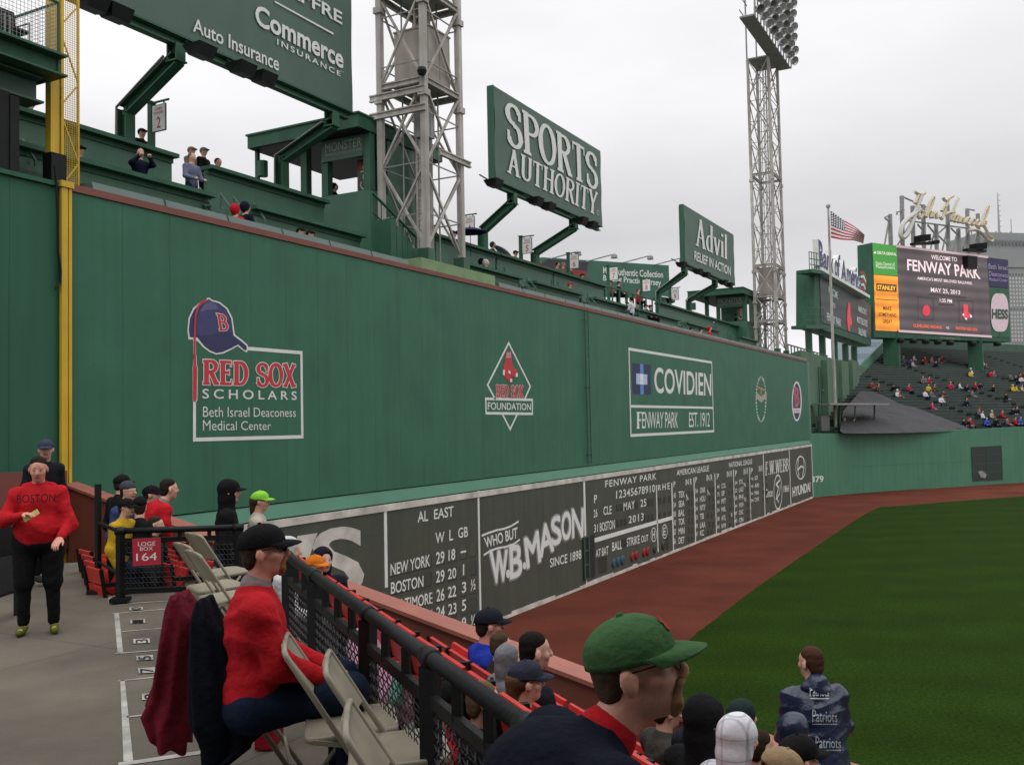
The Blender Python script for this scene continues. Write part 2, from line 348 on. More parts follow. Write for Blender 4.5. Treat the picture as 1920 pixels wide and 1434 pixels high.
part('top_stripe', MB().box((-.55, YP, ZT-.01), (.035, YE, ZT+.13)), m_stripe, wall)
y = YP+.55; k = 0
while y < YE-.4:
    ln = 1.85
    if not (23.6 < y+.9 < 29.6):
        mb = MB()
        for a, b, z0, z1 in ((0, ln-.05, ZT+.135, ZT+.30),):
            mb.hexa([(-.50, y+a, z0), (-.02, y+a, z0), (-.02, y+b, z0), (-.50, y+b, z0), (-.46, y+a+.01, z1), (-.08, y+a+.01, z1), (-.08, y+b-.01, z1), (-.46, y+b-.01, z1)])
        part('coping_pad', mb, m_pad, wall)
    y += ln; k += 1
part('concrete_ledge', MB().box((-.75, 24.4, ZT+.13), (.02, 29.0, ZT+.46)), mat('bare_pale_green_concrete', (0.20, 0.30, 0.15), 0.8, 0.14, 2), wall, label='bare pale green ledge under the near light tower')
# ladder on the wall
mb = MB(); yl = onx(1098, 700)[1]
for dy in (-.17, .17): mb.tube([(.10, yl+dy, 4.95), (.10, yl+dy, ZT)], .022, 6)
for z in np.arange(5.1, ZT, .32): mb.tube([(.10, yl-.17, z), (.10, yl+.17, z)], .014, 5)
for z in (5.3, 8.1, 10.9):
    for dy in (-.17, .17): mb.tube([(0, yl+dy, z), (.10, yl+dy, z)], .015, 5)
part('ladder', mb, m_green_d, wall)

# ---- scoreboard
SX = .13
zS = 4.45
sb = part('scoreboard', MB().box((-.3, YP, .10), (SX, YE-.05, zS-.16)), m_board, wall)
mb = MB()
mb.box((-.28, YP, zS-.17), (SX+.03, YE-.03, zS+.01))
part('frame_rail', mb, m_worn, sb)
mb = MB(); prev = None
yy = YP
mb2 = MB()
while yy < YE-.1:
    h1 = .14+RNG.uniform(-.05, .05); ln = RNG.uniform(.5, 1.4); mb2.box((SX-.01, yy, .0), (SX+.012, min(yy+ln, YE-.05), h1)); yy += ln
part('base_strip', mb2, m_worn, sb)
A1 = zo(1080, 820, 3.983); A8 = zo(620, 860, 3.983); A2 = zo(240, 860, 3.983)
def Wq(Zf, x0):
    return lambda *a: [onx(px, py, x0) for px, py in Zf(*a)]
EX = SX+.008
w1, w8, w2 = Wq(A1, EX), Wq(A8, EX), Wq(A2, EX)
def vert(mb, Zf, xa, ya, xb, yb, w, x0=EX):
    (p0, p1) = [onx(px, py, x0) for px, py in Zf(xa, ya, xb, yb)]
    yc = (p0[1]+p1[1])/2
    mb.box((x0-.01, yc-w/2, min(p0[2], p1[2])), (x0+.006, yc+w/2, max(p0[2], p1[2])))
fr = MB()
for xa, ya, xb, yb, w in ((412, 380, 412, 960, .13), (1107, 240, 1115, 1160, .10)): vert(fr, A8, xa, ya, xb, yb, w)
for xa, ya, xb, yb, w in ((62, 310, 68, 735, .16), (601, 355, 606, 640, .10), (608, 640, 613, 855, .10), (713, 338, 731, 852, .13), (880, 300, 895, 790, .13), (1036, 268, 1050, 728, .12), (1173, 240, 1190, 680, .12), (1294, 222, 1308, 632, .12), (1397, 120, 1413, 590, .15), (1592, 92, 1606, 520, .15), (78, 1062, 80, 1100, .10)): vert(fr, A1, xa, ya, xb, yb, w)
p = w1(132, 770, 720, 608); fr.box((EX-.01, p[0][1], p[0][2]-.09), (EX+.006, p[1][1], p[0][2]+.09))
fr.box((SX-.25, YE-.16, .1), (SX+.02, YE-.02, zS-.17))
part('white_divider', fr, m_white, sb)
L8 = [("AL", (650,395, 728,384, 728,462, 650,474)), ("EAST", (772,377, 918,350, 918,430, 772,452)), ("W", (782,553, 850,542, 850,622, 782,634)), ("L", (886,530, 915,525, 915,606, 886,612)), ("GB", (952,515, 1025,503, 1025,582, 952,593)),
 ("NEW YORK", (447,785, 742,712, 742,800, 447,872)), ("29", (787,698, 850,686, 850,776, 787,788)), ("18", (880,680, 930,668, 930,750, 880,762)),
 ("BOSTON", (450,922, 693,870, 693,955, 450,1010)), ("29", (787,838, 850,824, 850,914, 787,926)), ("20", (875,822, 938,809, 938,888, 875,900)),
 ("BALTIMORE", (450,1062, 760,993, 760,1080, 450,1148)), ("26", (790,975, 850,962, 850,1055, 790,1067)), ("22", (876,955, 938,942, 938,1025, 876,1037)), ("3", (980,922, 1012,912, 1012,994, 980,1003)), ("½", (1046,902, 1082,893, 1082,974, 1046,985)),
 ("TAMPA BAY", (450,1195, 760,1122, 760,1205, 450,1280)), ("24", (790,1106, 852,1092, 852,1178, 790,1190)), ("23", (878,1084, 940,1070, 940,1153, 878,1166)), ("5", (980,1053, 1012,1046, 1012,1130, 980,1138)),
 ("TORONTO", (450,1330, 720,1265, 720,1345, 450,1410)), ("20", (790,1240, 852,1226, 852,1310, 790,1322)), ("28", (878,1216, 940,1202, 940,1284, 878,1296)), ("9", (980,1186, 1012,1178, 1012,1262, 980,1270)), ("½", (1048,1166, 1085,1157, 1085,1238, 1048,1248))]
st = MB()
for s_, q in L8: text(st, s_, w8(*q), .012)
for q in ((970,690, 1012,682, 1012,696, 970,704), (988,788, 997,786, 997,866, 988,868)): st.add(w8(*q), [(0, 1, 2, 3)])
part('lettering', st, m_white, sb, label='white league standings letters')
# slot outlines in the standings
pl_ = [MB(), MB()]
for r_ in range(6):
    for ci, (xa, xb) in enumerate(((447, 752), (785, 852), (873, 940), (972, 1014), (1042, 1086))):
        ya, yb = 880+138*r_-(xa-447)*.245, 880+138*r_-(xb-447)*.245; q_ = [p_-NX*.004 for p_ in w8(xa,ya-106, xb,yb-106, xb,yb, xa,ya)]; pl_[(r_*3+ci*2+r_*ci) % 2].add(q_, [(0, 1, 2, 3)])
for m_, c_ in zip(pl_, ((.070, .077, .056), (.050, .056, .043))): part('number_plate', m_, M(c_, .5), sb)
sl = MB()
for r_ in range(6):
    for xa, xb in ((447, 752), (785, 852), (873, 940), (972, 1014), (1042, 1086)):
        k0 = lambda x: 880+138*r_-(x-447)*.245
        lines(sl, w8(xa, k0(xa), xb, k0(xb)), .02, NX); lines(sl, w8(xb, k0(xb)-95, xb, k0(xb)), .02, NX)
part('slot_outline', sl, m_blk, sb)
big = MB()
text(big, "S", [onx(a, b, EX) for a, b in zip(*[iter([240+1378/3.983, 860+520/3.983, 240+1758/3.983, 860+496/3.983, 240+1766/3.983, 860+1005/3.983, 240+1372/3.983, 860+1060/3.983])]*2)], .02)
p = w2(940,640, 1090,612, 1180,985, 1265,575, 1415,553, 1235,1090, 1100,1120)
big.add(p, [(0, 1, 2, 6), (2, 3, 4, 5), (2, 5, 6)])
text(big, "C", w2(560,720, 940,655, 930,1180, 545,1240), .02)
part('lettering', big, m_worn, sb, label='huge white advert letters at the left end')
wb = MB(); wd = MB()
for s_, q in (("W", (1190,693, 1318,682, 1318,905, 1208,935)), ("B", (1336,655, 1426,635, 1426,865, 1342,895)), ("M", (1445,598, 1548,540, 1568,760, 1466,815)), ("A", (1552,512, 1650,466, 1664,680, 1562,738)), ("S", (1645,445, 1712,418, 1722,622, 1650,652)), ("O", (1724,405, 1792,393, 1792,597, 1724,607)), ("N", (1800,381, 1885,372, 1882,582, 1803,586))):
    P = w8(*q); c = sum(P)/4; ki = getattr(wb, 'ki', 0)+1; wb.ki = ki; [text(wd, s_, [a+np.array((-.0070+.0004*ki+.00008*n_, dy*.085, dz*.085)) for a in P]) for n_, (dy, dz) in enumerate(((1, 1), (1, -1), (-1, 1), (-1, -1), (1.3, 0), (-1.3, 0), (0, 1.2), (0, -1.2)))]; [text(wb, s_, [a+np.array((.0020*ki+.0003*n_, dy*.035, dz*.03)) for a in P]) for n_, (dy, dz) in enumerate(((1, 1), (1, -1), (-1, 1), (-1, -1)))]
for cx, cy, r_ in ((1325, 858, 20), (1448, 797, 17)):
    wb.poly(w8(*[v for q in ell((cx, cy), r_*.75, r_*1.6, 16) for v in q]))
text(wb, "WHO BUT", w8(1142,588, 1395,508, 1395,590, 1158,668), .02)
for P in ((1132,572, 1180,552, 1240,532, 1300,520, 1350,500, 1400,468), (1146,716, 1190,688, 1240,668, 1300,658, 1360,640, 1410,604)): lines(wb, w8(*P), .07, NX)
for a, b in ((1150, 570), (1148, 715)): pass
text(wb, "SINCE 1898", w8(1638,745, 1872,676, 1872,745, 1638,812), .01)
part('lettering', wd, m_steel_d, sb, label='dark letter edging on the office supply advert')
part('lettering', wb, m_white, sb, label='white arched office supply advert letters')
ln = MB(); fine = MB()
L1 = [("FENWAY PARK", (218,322, 600,265, 600,312, 218,374), 1.15), ("P", (135,430, 157,427, 157,488, 135,491), 1), ("12345678910", (300,396, 590,350, 590,406, 300,458), 1.1),
 ("26", (132,538, 160,531, 160,592, 132,600), 1), ("CLE", (205,516, 266,506, 266,570, 205,580), 1), ("MAY", (355,487, 438,470, 438,530, 355,545), 1.15), ("25", (482,463, 525,455, 525,512, 482,520), 1.1),
 ("31", (135,650, 163,645, 163,703, 135,710), 1), ("BOSTON", (178,637, 290,612, 290,680, 178,703), 1), ("2013", (393,587, 505,561, 505,618, 393,642), 1.2), ("RHE", (612,355, 700,335, 700,385, 612,397), 1.4),
 ("AT BAT", (148,840, 242,807, 242,873, 148,893), 1), ("BALL", (270,784, 343,765, 343,830, 270,848), 1), ("STRIKE", (378,752, 475,728, 475,790, 378,815), 1), ("OUT", (487,733, 540,722, 540,772, 487,785), 1), ("H", (570,695, 590,692, 590,752, 570,757), 1), ("E", (652,674, 671,670, 671,728, 652,732), 1),
 ("AMERICAN LEAGUE", (752,243, 993,207, 993,252, 752,285), 1), ("NATIONAL LEAGUE", (1142,187, 1315,160, 1315,198, 1142,225), 1), ("Since", (1420,385, 1468,376, 1468,440, 1420,450), 1), ("1866", (1550,360, 1590,352, 1590,402, 1550,410), 1)]
for s_, q, sp in L1: text(ln, s_, w1(*q), .012, sp)
for x_, y_, a, b, yb in ((728,328, 818,865, 308), (890,294, 975,1018, 276), (1053,270, 1127,1165, 249), (1187,246, 1252,1285, 230), (1305,229, 1365,1393, 208)):
    text(ln, "P", w1(x_,y_, x_+14,y_-2, x_+14,y_+40, x_,y_+43), .012); text(ln, "IN R", w1(a,yb+4, b,yb-3, b,yb+42, a,yb+48), .012)
C5 = [(728, 766, 45, "TEX 45,SEA 34,BAL 18,TOR 43,MIN 53,DET 56", (400, 470, 538, 603, 672, 742)), (891, 926, 40, "OAK 54,HOU 64,NYY 34,TB 33,LAA 39,KC 41", (370, 435, 500, 566, 630, 690)),
 (1054, 1087, 34, "COL 44,SF 75,PIT 49,MIL 34,ATL 38,NYM 40", (340, 397, 455, 515, 580, 640)), (1187, 1217, 32, "STL 34,LAD 22,PHI 35,WSH 44,CHC 47,CIN 45", (312, 370, 426, 485, 540, 596)), (1307, 1334, 28, "SD 46,ARI 40,MIA 54,CWS 34", (285, 341, 396, 446))]
for xn, xt, h, rows, ys in C5:
    for row, y_ in zip(rows.split(','), ys):
        t_, n_ = row.split(); wdt = (44 if xt < 800 else 40 if xt < 950 else 32)*(.72 if len(t_) == 2 else 1)
        text(ln, t_, w1(xt,y_+4, xt+wdt,y_-3, xt+wdt,y_+h, xt,y_+h+6), .014)
        text(ln, n_, w1(xn,y_+14, xn+17,y_+10, xn+17,y_+h+6, xn,y_+h+10), .012)
        xs = xt+wdt+26; xr = xs+26
        for xq in (xs, xr): fine.add(w1(xq,y_, xq+13,y_-3, xq+13,y_+h-4, xq,y_+h), [(0, 1, 2, 3)])
for s_, q in (("N", (823,422, 838,420, 838,470, 823,472)), ("N", (982,388, 996,386, 996,430, 982,432)), ("N", (1254,338, 1266,336, 1266,368, 1254,370)), ("N", (1258,445, 1270,443, 1270,476, 1258,478)), ("5", (1158,565, 1168,563, 1168,590, 1158,592))): text(ln, s_, w1(*q), .012)
for i_ in range(13):
    for y_ in (498, 613):
        x_ = 300+29*i_ if i_ < 10 else 618+35*(i_-10); yq = y_-(x_-300)*.165
        if (y_ == 498 and i_ in (2, 3, 4, 6, 7)) or (y_ == 613 and i_ in (3, 4, 5, 6)): continue
        fine.add(w1(x_,yq+4, x_+19,yq, x_+19,yq+52, x_,yq+56), [(0, 1, 2, 3)])
fine.add(w1(343,758, 380,748, 380,812, 343,830), [(0, 1, 2, 3)]); fine.add(w1(163,900, 232,878, 232,1000, 170,1018), [(0, 1, 2, 3)]); fine.add(w1(670,735, 692,728, 692,835, 672,838), [(0, 1, 2, 3)])
part('number_slot', fine, mat('dark_number_slot', (0.022, 0.024, 0.018), .6, .2, 2), sb)
for c, rx, ry in (((580, 725), 20, 50), ((662, 701), 19, 50)): lines(ln, w1(*[v for q in ell(c, rx, ry) for v in q]), .05, NX, close=True)
text(ln, "HYUNDAI", w1(1617,372, 1750,332, 1750,402, 1617,445), .03)
serif(ln, "F.W.WEBB", w1(1413,182, 1587,152, 1587,250, 1413,285), .15, .05, lift=NX*.001)
lines(ln, w1(*[v for q in ell((1678, 225), 36, 84) for v in q]), .11, NX, close=True)
lines(ln, w1(1660,160, 1655,240, 1665,285), .16, NX); lines(ln, w1(1700,160, 1703,215, 1692,290), .16, NX); lines(ln, w1(1658,240, 1680,215, 1702,225), .16, NX)
lines(ln, w1(*[v for q in ell((1508, 407), 30, 127) for v in q]), .12, NX, close=True)
lines(ln, w1(1520,320, 1495,350, 1512,372, 1498,440, 1510,480), .16, NX); lines(ln, w1(1525,360, 1520,420, 1494,462), .12, NX)
part('lettering', ln, m_white, sb, label='white line score, league scores and sponsor letters')
for cols, c in ((((280, 938), (313, 926), (345, 914)), (0.03, .09, .13)), (((418, 890), (447, 878), (505, 857), (533, 848)), (.25, .02, .02)), (((585, 830), (648, 806)), (.03, .05, .03))):
    mc_ = M(c, .3)
    for x_, y_ in cols: part('count_lamp', MB().lathe(onx(*A1(x_, y_)[0], SX), [(.20, -.01), (.20, .05), (.15, .07), (0.001, .075)], 14, (1, 0, 0)), mc_, sb)
mb = MB(); P = [onx(*q, SX) for q in A1(48, 745, 130, 720, 135, 1030, 55, 1062)]
mb.box((SX, P[0][1], P[3][2]), (SX+.05, P[1][1], P[0][2]), 0)
for f in np.linspace(0, 1, 4): z = P[3][2]*(1-f)+P[0][2]*f; mb.box((SX+.05, P[0][1], z-.03), (SX+.08, P[1][1]-.6, z+.03), 1)
mb.box((SX+.05, P[0][1]-.03, P[3][2]), (SX+.09, P[0][1]+.05, P[0][2]), 1); mb.box((SX+.05, P[1][1]-.7, P[3][2]), (SX+.09, P[1][1]-.6, P[0][2]), 1)
part('service_door', mb, [m_blk, m_green_d], sb)

# ---- painted emblems
A3 = zo(320, 540, 4.781); A4 = zo(880, 600, 4); A5 = zo(1360, 660, 7.965)
def wx(Zf, x0): return lambda *a: [onx(px, py, x0) for px, py in Zf(*a)]
def flat(mb, Zf, x0, pts, mi=0): mb.poly(wx(Zf, x0)(*pts), mi=mi)
em = thing  # (emblems are parts of the wall)
CAPO = (160,460, 150,380, 160,270, 200,180, 260,130, 315,105, 330,88, 350,88, 368,105, 440,125, 510,180, 555,270, 575,415, 640,465, 690,510, 695,555, 680,578, 650,560, 600,520, 540,555, 470,588, 410,597, 350,575, 290,530, 240,475, 200,462)
CAPI = (172,440, 163,370, 175,270, 210,195, 262,145, 320,117, 335,102, 350,103, 365,117, 435,137, 500,190, 543,275, 563,425, 630,475, 680,518, 683,548, 672,562, 650,545, 605,505, 540,540, 465,573, 410,582, 355,560, 300,518, 250,455, 240,443)
e1 = part('painted_emblem', MB().poly(wx(A3, .006)(*CAPO)), m_white, wall, label='cap and charity scholars advert in a white frame')
fr = MB(); lines(fr, wx(A3, .005)(690,542, 1172,580, 1180,1332, 213,1358, 213,1020), .085, NX); lines(fr, wx(A3, .005)(214,460, 214,620), .085, NX)
fr.poly(wx(A3, .005)(200,600, 232,600, 236,690, 244,720, 240,1005, 215,1035, 196,1005, 194,720, 200,690))
part('frame_line', fr, m_white, e1)
part('cap_fill', MB().poly(wx(A3, .010)(*CAPI)), m_navy, e1)
part('cap_crown', MB().poly(wx(A3, .013)(345,115, 300,140, 262,190, 240,260, 232,340, 240,430, 330,425, 430,408, 556,398, 540,290, 498,205, 430,145)), M((.045, .048, .15), .6), e1)
part('cap_crown', MB().poly(wx(A3, .0145)(345,118, 300,150, 262,215, 330,195, 430,190, 400,140)), M((.10, .105, .22), .6), e1)
rd = MB(); lines(rd, wx(A3, .016)(318,112, 275,130, 245,170, 225,240, 218,330, 216,440, 214,610), .055, NX)
rd.poly(wx(A3, .016)(206,612, 228,612, 231,690, 238,722, 234,1000, 215,1024, 201,1000, 200,722, 206,690))
def tuscan(s_, q, th=.205, tn=.115):
    serif(rd, s_, q, th, tn, lift=NX*.004); serif(wh, s_, q, th, tn, grow=.034, lift=NX*.001)
wh = MB()
tuscan("RED", wx(A3, .010)(285,640, 695,662, 695,872, 285,866)); tuscan("SOX", wx(A3, .010)(768,668, 1122,684, 1122,888, 768,880))
tuscan("B", wx(A3, .017)(404,226, 498,240, 520,384, 432,382), .17, .10)
part('red_lettering', rd, m_red, e1); part('white_edging', wh, m_white, e1)
tx = MB(); text(tx, "SCHOLARS", wx(A3, .006)(285,902, 1130,926, 1130,1003, 285,990), .012, 1.5)
text(tx, "Beth Israel Deaconess", wx(A3, .006)(290,1062, 1122,1078, 1122,1154, 290,1155), -.004); text(tx, "Medical Center", wx(A3, .006)(290,1182, 900,1198, 900,1270, 290,1277), -.004)
part('white_lettering', tx, m_white, e1)
fr = MB(); f4 = wx(A4, .006)
lines(fr, f4(193,590, 137,487, 295,172, 457,497, 412,600), .085, NX); lines(fr, f4(248,704, 306,818, 360,705), .085, NX); lines(fr, f4(122,590, 473,598, 473,703, 126,698), .09, NX, close=True)
text(fr, "FOUNDATION", f4(138,616, 462,626, 462,676, 138,672), .01)
e2 = part('painted_emblem', fr, m_white, wall, label='white diamond charity foundation emblem with red socks')
rd = MB(); wh = MB()
tuscan("RED SOX", wx(A4, .008)(198,486, 405,492, 403,584, 200,578))
rd.poly(wx(A4, .010)(275,240, 268,300, 256,362, 248,390, 256,420, 280,440, 303,469, 324,466, 322,438, 302,400, 300,330, 300,240)); rd.poly(wx(A4, .0135)(279,233, 312,236, 318,280, 324,350, 352,368, 366,395, 364,425, 345,432, 318,418, 296,402, 290,380, 298,330))
wh.poly(wx(A4, .016)(252,374, 268,374, 264,416, 251,408)); wh.poly(wx(A4, .016)(292,374, 309,386, 309,404, 294,398)); wh.poly(wx(A4, .016)(351,394, 363,399, 365,423, 348,429)); wh.poly(wx(A4, .016)(306,440, 321,440, 321,464, 308,467))
part('red_lettering', rd, m_red, e2); part('white_edging', wh, m_white, e2)
part('sock_band', MB().poly(wx(A4, .017)(279,242, 312,244, 313,284, 276,286)), M((.55, .25, .27), .6), e2)
fr = MB(); lines(fr, f4(1197,217, 1818,318, 1833,833, 1212,865), .13, NX, close=True); lines(fr, f4(1208,646, 1828,658), .12, NX)
text(fr, "COVIDIEN", f4(1385,350, 1814,403, 1814,570, 1390,548), .015); serif(fr, "F", f4(1252,687, 1300,687, 1300,812, 1252,814), .2, .08, lift=NX*.001)
text(fr, "ENWAY PARK", f4(1296,688, 1565,690, 1565,808, 1296,813), .0, .9); text(fr, "EST. 1912", f4(1648,691, 1803,693, 1803,800, 1648,804), .0, .9)
e3 = part('painted_emblem', fr, m_white, wall, label='white framed medical company advert with a blue square')
part('blue_square', MB().poly(f4(1222,322, 1360,335, 1363,560, 1225,555)), M((.018, .022, .075), .6), e3)
part('blue_stripe', MB().poly(wx(A4, .009)(1280,328, 1306,331, 1308,558, 1283,557)), M((.10, .24, .60), .6), e3)
part('blue_stripe', MB().poly(wx(A4, .012)(1252,400, 1335,408, 1335,485, 1252,480)), M((.45, .55, .75), .6), e3); part('blue_stripe', MB().poly(wx(A4, .014)(1280,403, 1306,406, 1306,484, 1282,482)), M((.75, .78, .84), .6), e3)
e4 = part('painted_emblem', MB().poly(wx(A5, .006)(*[v for q in ell((1067, 735), 73, 298, 36) for v in q])), m_white, wall, label='oval navy emblem with a red letter at the far end')
part('oval_fill', MB().poly(wx(A5, .010)(*[v for q in ell((1067, 735), 58, 268, 36) for v in q])), m_navy, e4)
part('oval_band', MB().poly(wx(A5, .014)(1014,840, 1122,840, 1118,908, 1020,908)), m_white, e4)
rd = MB(); wh = MB(); serif(rd, "B", wx(A5, .016)(1018,525, 1092,535, 1104,805, 1036,805), .17, .07, lift=NX*.003); serif(wh, "B", wx(A5, .016)(1018,525, 1092,535, 1104,805, 1036,805), .17, .07, grow=.025, lift=NX*.001)
text(rd, "STRONG", wx(A5, .016)(1024,852, 1116,852, 1112,895, 1028,895), .01)
part('red_lettering', rd, m_red, e4); part('white_edging', wh, M((.6, .4, .42), .6), e4)
lf = MB()
for a in range(0, 360, 9):
    x_, y_ = 533+72*math.cos(R(a)), 705+330*math.sin(R(a)); s_ = RNG.uniform(.7, 1.2)
    lf.poly(wx(A5, .006)(x_-14*s_, y_, x_, y_-20*s_, x_+14*s_, y_, x_, y_+20*s_))
e5 = part('painted_emblem', lf, M((.42, .52, .42), .7), wall, label='faded oval wreath emblem with a pale banner')
part('banner', MB().poly(wx(A5, .008)(455,610, 475,605, 535,665, 600,612, 618,620, 615,735, 600,690, 535,755, 470,690, 452,720)), M((.38, .35, .30), .7), e5)
part('figure', MB().poly(wx(A5, .0085)(480,505, 545,535, 600,560, 590,580, 530,565, 478,530)).poly(wx(A5, .0085)(527,565, 545,565, 545,645, 530,645)), M((.45, .22, .08), .7), e5)
# ================================================================== FOUL POLE
fp = thing('foul_pole', 'yellow foul pole with wire mesh wing at the left end of the wall', 'pole', (.1, YP-.1, 5.2))
mb = MB()
for y0, y1 in ((YP-.22, YP-.09), (YP-.065, YP+.0)): mb.box((.0, y0, 3.5), (.07, y1, ZT+.02))
mb.box((-.02, YP-.25, ZT+.02), (.10, YP+.03, ZT+.14)); part('lower_post', mb, m_yellow, fp)
xb = -.35; pl, pr, pm = [onx(a, 200, xb)[1] for a in (94, 117, 145)]
part('upper_post', MB().box((xb-.14, pl, ZT+.5), (xb+.02, pr-.08, 27)).box((xb-.10, pr-.06, ZT+.5), (xb+.05, pr, 27)), m_yellow, fp)
part('sleeve', MB().box((xb-.18, pl-.03, ZT), (xb+.08, pr+.03, ZT+.75)), m_black, fp)
mb = MB(); xm = xb+.02
for y_ in np.linspace(pr+.015, pm, 9): mb.box((xm-.004, y_-.004, ZT), (xm+.004, y_+.004, 27))
for z in np.arange(ZT, 27, .045): mb.box((xm-.003, pr, z-.0035), (xm+.003, pm, z+.0035))
part('mesh_wing', mb, m_yellow, fp)
mb = MB().box((xm-.02, pm-.012, ZT+.1), (xm+.02, pm+.022, 27)); z = ZT+.2; sg = 0
while z < 26:
    mb.beam((xm, pr, z), (xm, pm, z+.45), .025); mb.beam((xm, pm, z+.5), (xm, pr, z+1.25), .025); z += 1.6
part('wing_frame', mb, m_yellow, fp)
cb = solo('cable', MB().tube([onx(*a, .06) for a in ((103, 310), (106, 345), (108, 400), (109, 470), (114, 510), (113, 530), (104, 541))], .022, 6), m_black, 'dark cable hanging down beside the lower yellow post', 'cable')
# ================================================================== SEATING DECK ON TOP OF THE WALL
XL, ZL, XU, ZU = -1.6, 12.50, -3.2, 13.80
deck = thing('rooftop_seating_deck', 'green stepped seating deck with counters on top of the outfield wall', 'seating deck', (-3, YP, 10.6))
part('deck_floor', MB().box((-8.5, 2, 9.6), (-.62, YE, 11.44)).box((-8.5, 2, 11.45), (XL-.14, YE, 11.72)).box((-8.5, 2, 11.73), (XU-.14, YE, 12.72)), m_green_d, deck)
def seg(xf, zt, zb, a, b):
    ya = onx(a[0], a[1], xf)[1] if a else 2.0; yb = onx(b[0], b[1], xf)[1]
    p = part('riser_panel', MB().box((xf-.12, ya, zb), (xf, yb, zt-.10)), m_wall2, deck)
    part('counter_top', MB().box((xf-.30, ya-.04, zt-.10), (xf+.24, yb+.04, zt)).box((xf-.05, ya-.02, zt-.22), (xf+.04, yb+.02, zt-.105)), m_green, p)
m_wall2 = mat('riser_green_paint', (0.038, 0.128, 0.075), 0.5, 0.08, .6, seam=[(1, 2.4, .015, .25)], streak=.08)
for a, b in ((None, (392, 365)), ((470, 385), (675, 440)), ((872, 497), (972, 524)), ((997, 530), (1086, 554)), ((1110, 558), (1192, 592)), ((1197, 585), (1270, 606)), ((1284, 605), (1345, 625)), ((1386, 633), (1418, 642))): seg(XL, ZL, 11.3, a, b)
for a, b in ((None, (322, 290)), ((388, 315), (607, 380)), ((817, 442), (928, 478)), ((932, 480), (1036, 511)), ((1038, 512), (1132, 540)), ((1236, 570), (1338, 604)), ((1342, 605), (1382, 614))): seg(XU, ZU, 11.7, a, b)
# glazed wind screen and aisle rails
y0, y1 = onx(1134, 545, XU)[1], onx(1234, 575, XU)[1]; mb = MB()
for y in np.linspace(y0, y1, 9): mb.beam((XU, y, 12.5), (XU, y, 13.85), .07)
mb.box((XU-.04, y0, 13.8), (XU+.04, y1, 13.88)); part('guard_rail', mb, m_green, deck)
part('riser_panel', MB().box((XU-.12, y0, 11.7), (XU, y1, 12.95)), m_wall2, deck)
for px, py, xx in ((400, 350, XL), (462, 372, XL), (985, 527, XL), (1100, 556, XL), (1195, 590, XL), (1277, 605, XL), (1370, 625, XL), (938, 490, XU), (1040, 516, XU), (1340, 605, XU), (18, 300, XL)):
    yy = onx(px, py, xx)[1]; mb = MB()
    for dy in (-.35, .35):
        mb.tube([(xx+.3, yy+dy, 11.45), (xx+.3, yy+dy, 12.15), (xx-.1, yy+dy, 12.65 if xx == XL else 13.7), (xx-.1, yy+dy, 11.7)], .03, 6)
        mb.tube([(xx+.3, yy+dy, 11.9), (xx-.1, yy+dy, 12.3 if xx == XL else 13.2)], .022, 6)
    for k in range(4): mb.box((xx-.05+k*.24, yy-.3, 11.45), (xx+.19+k*.24, yy+.3, 11.45+.18*(4-k)))
    part('aisle_rail', mb, m_green_d, deck)
mb = MB()
for f in (0, .33, .66, 1):                        # open stair beside the near kiosk
    pass
ys0, ys1 = onx(697, 352, -1.5)[1], onx(780, 407, -1.5)[1]
mb.tube([(-1.5, ys0, 13.9), (-1.5, ys1, 12.9), (-1.5, ys1, 11.4)], .045, 8); mb.tube([(-1.5, ys0, 13.3), (-1.5, ys1, 12.3)], .03, 6)
for f in np.linspace(0, 1, 6): y = ys0+(ys1-ys0)*f; mb.tube([(-1.5, y, 11.4), (-1.5, y, 13.9-f)], .02, 6)
for i in range(9): mb.box((-1.5, ys0+.3*i, 11.45), (-.8, ys0+.3*i+.28, 13.0-.18*i))
part('stair', mb, m_green, deck)
# ---- rear rail screens near the first tower
# ================================================================== SECTION SIGNS
def blade(px, ptop, pbase, num, cx, cy, label):
    xx = -3.75; P = onx(px, pbase, xx); T = onx(px, ptop, xx); y = P[1]; zt = T[2]
    t = thing('section_sign', label, 'sign', (xx, y, 12.72), 'section signs along the rooftop seats')
    part('post', MB().box((xx-.07, y-.07, 12.72), (xx+.07, y+.07, zt)).box((xx-.1, y-.1, zt), (xx+.1, y+.1, zt+.03)), m_green, t)
    part('bracket', MB().tube([(xx, y-.05, zt-.03), (xx+.70, y-.05, zt-.03)], .03, 6).tube([(xx+.2, y-.05, zt-.03), (xx+.2, y-.05, zt-.16)], .02, 5).tube([(xx+.52, y-.05, zt-.03), (xx+.52, y-.05, zt-.13)], .02, 5), m_green_d, t)
    x0, x1, z1, z0 = xx+.12, xx+.58, zt-.13, zt-.80
    p = part('sign_panel', MB().box((x0, y-.075, z0), (x1, y-.03, z1)).box((x0-.02, y-.07, z0-.02), (x1+.02, y-.035, z1+.02), 1), [m_white, m_green_d], t)
    mb = MB(); yf = y-.078
    def q(u0, v0, u1, v1): return [(x0+(x1-x0)*u0, yf, z0+(z1-z0)*v1), (x0+(x1-x0)*u1, yf, z0+(z1-z0)*v1), (x0+(x1-x0)*u1, yf, z0+(z1-z0)*v0), (x0+(x1-x0)*u0, yf, z0+(z1-z0)*v0)]
    text(mb, "GREEN", q(.22, .80, .78, .91)); text(mb, "MONSTER", q(.12, .64, .88, .75)); text(mb, num, q(.34, .10, .66, .54), .01)
    part('sign_lettering', mb, m_red, p)
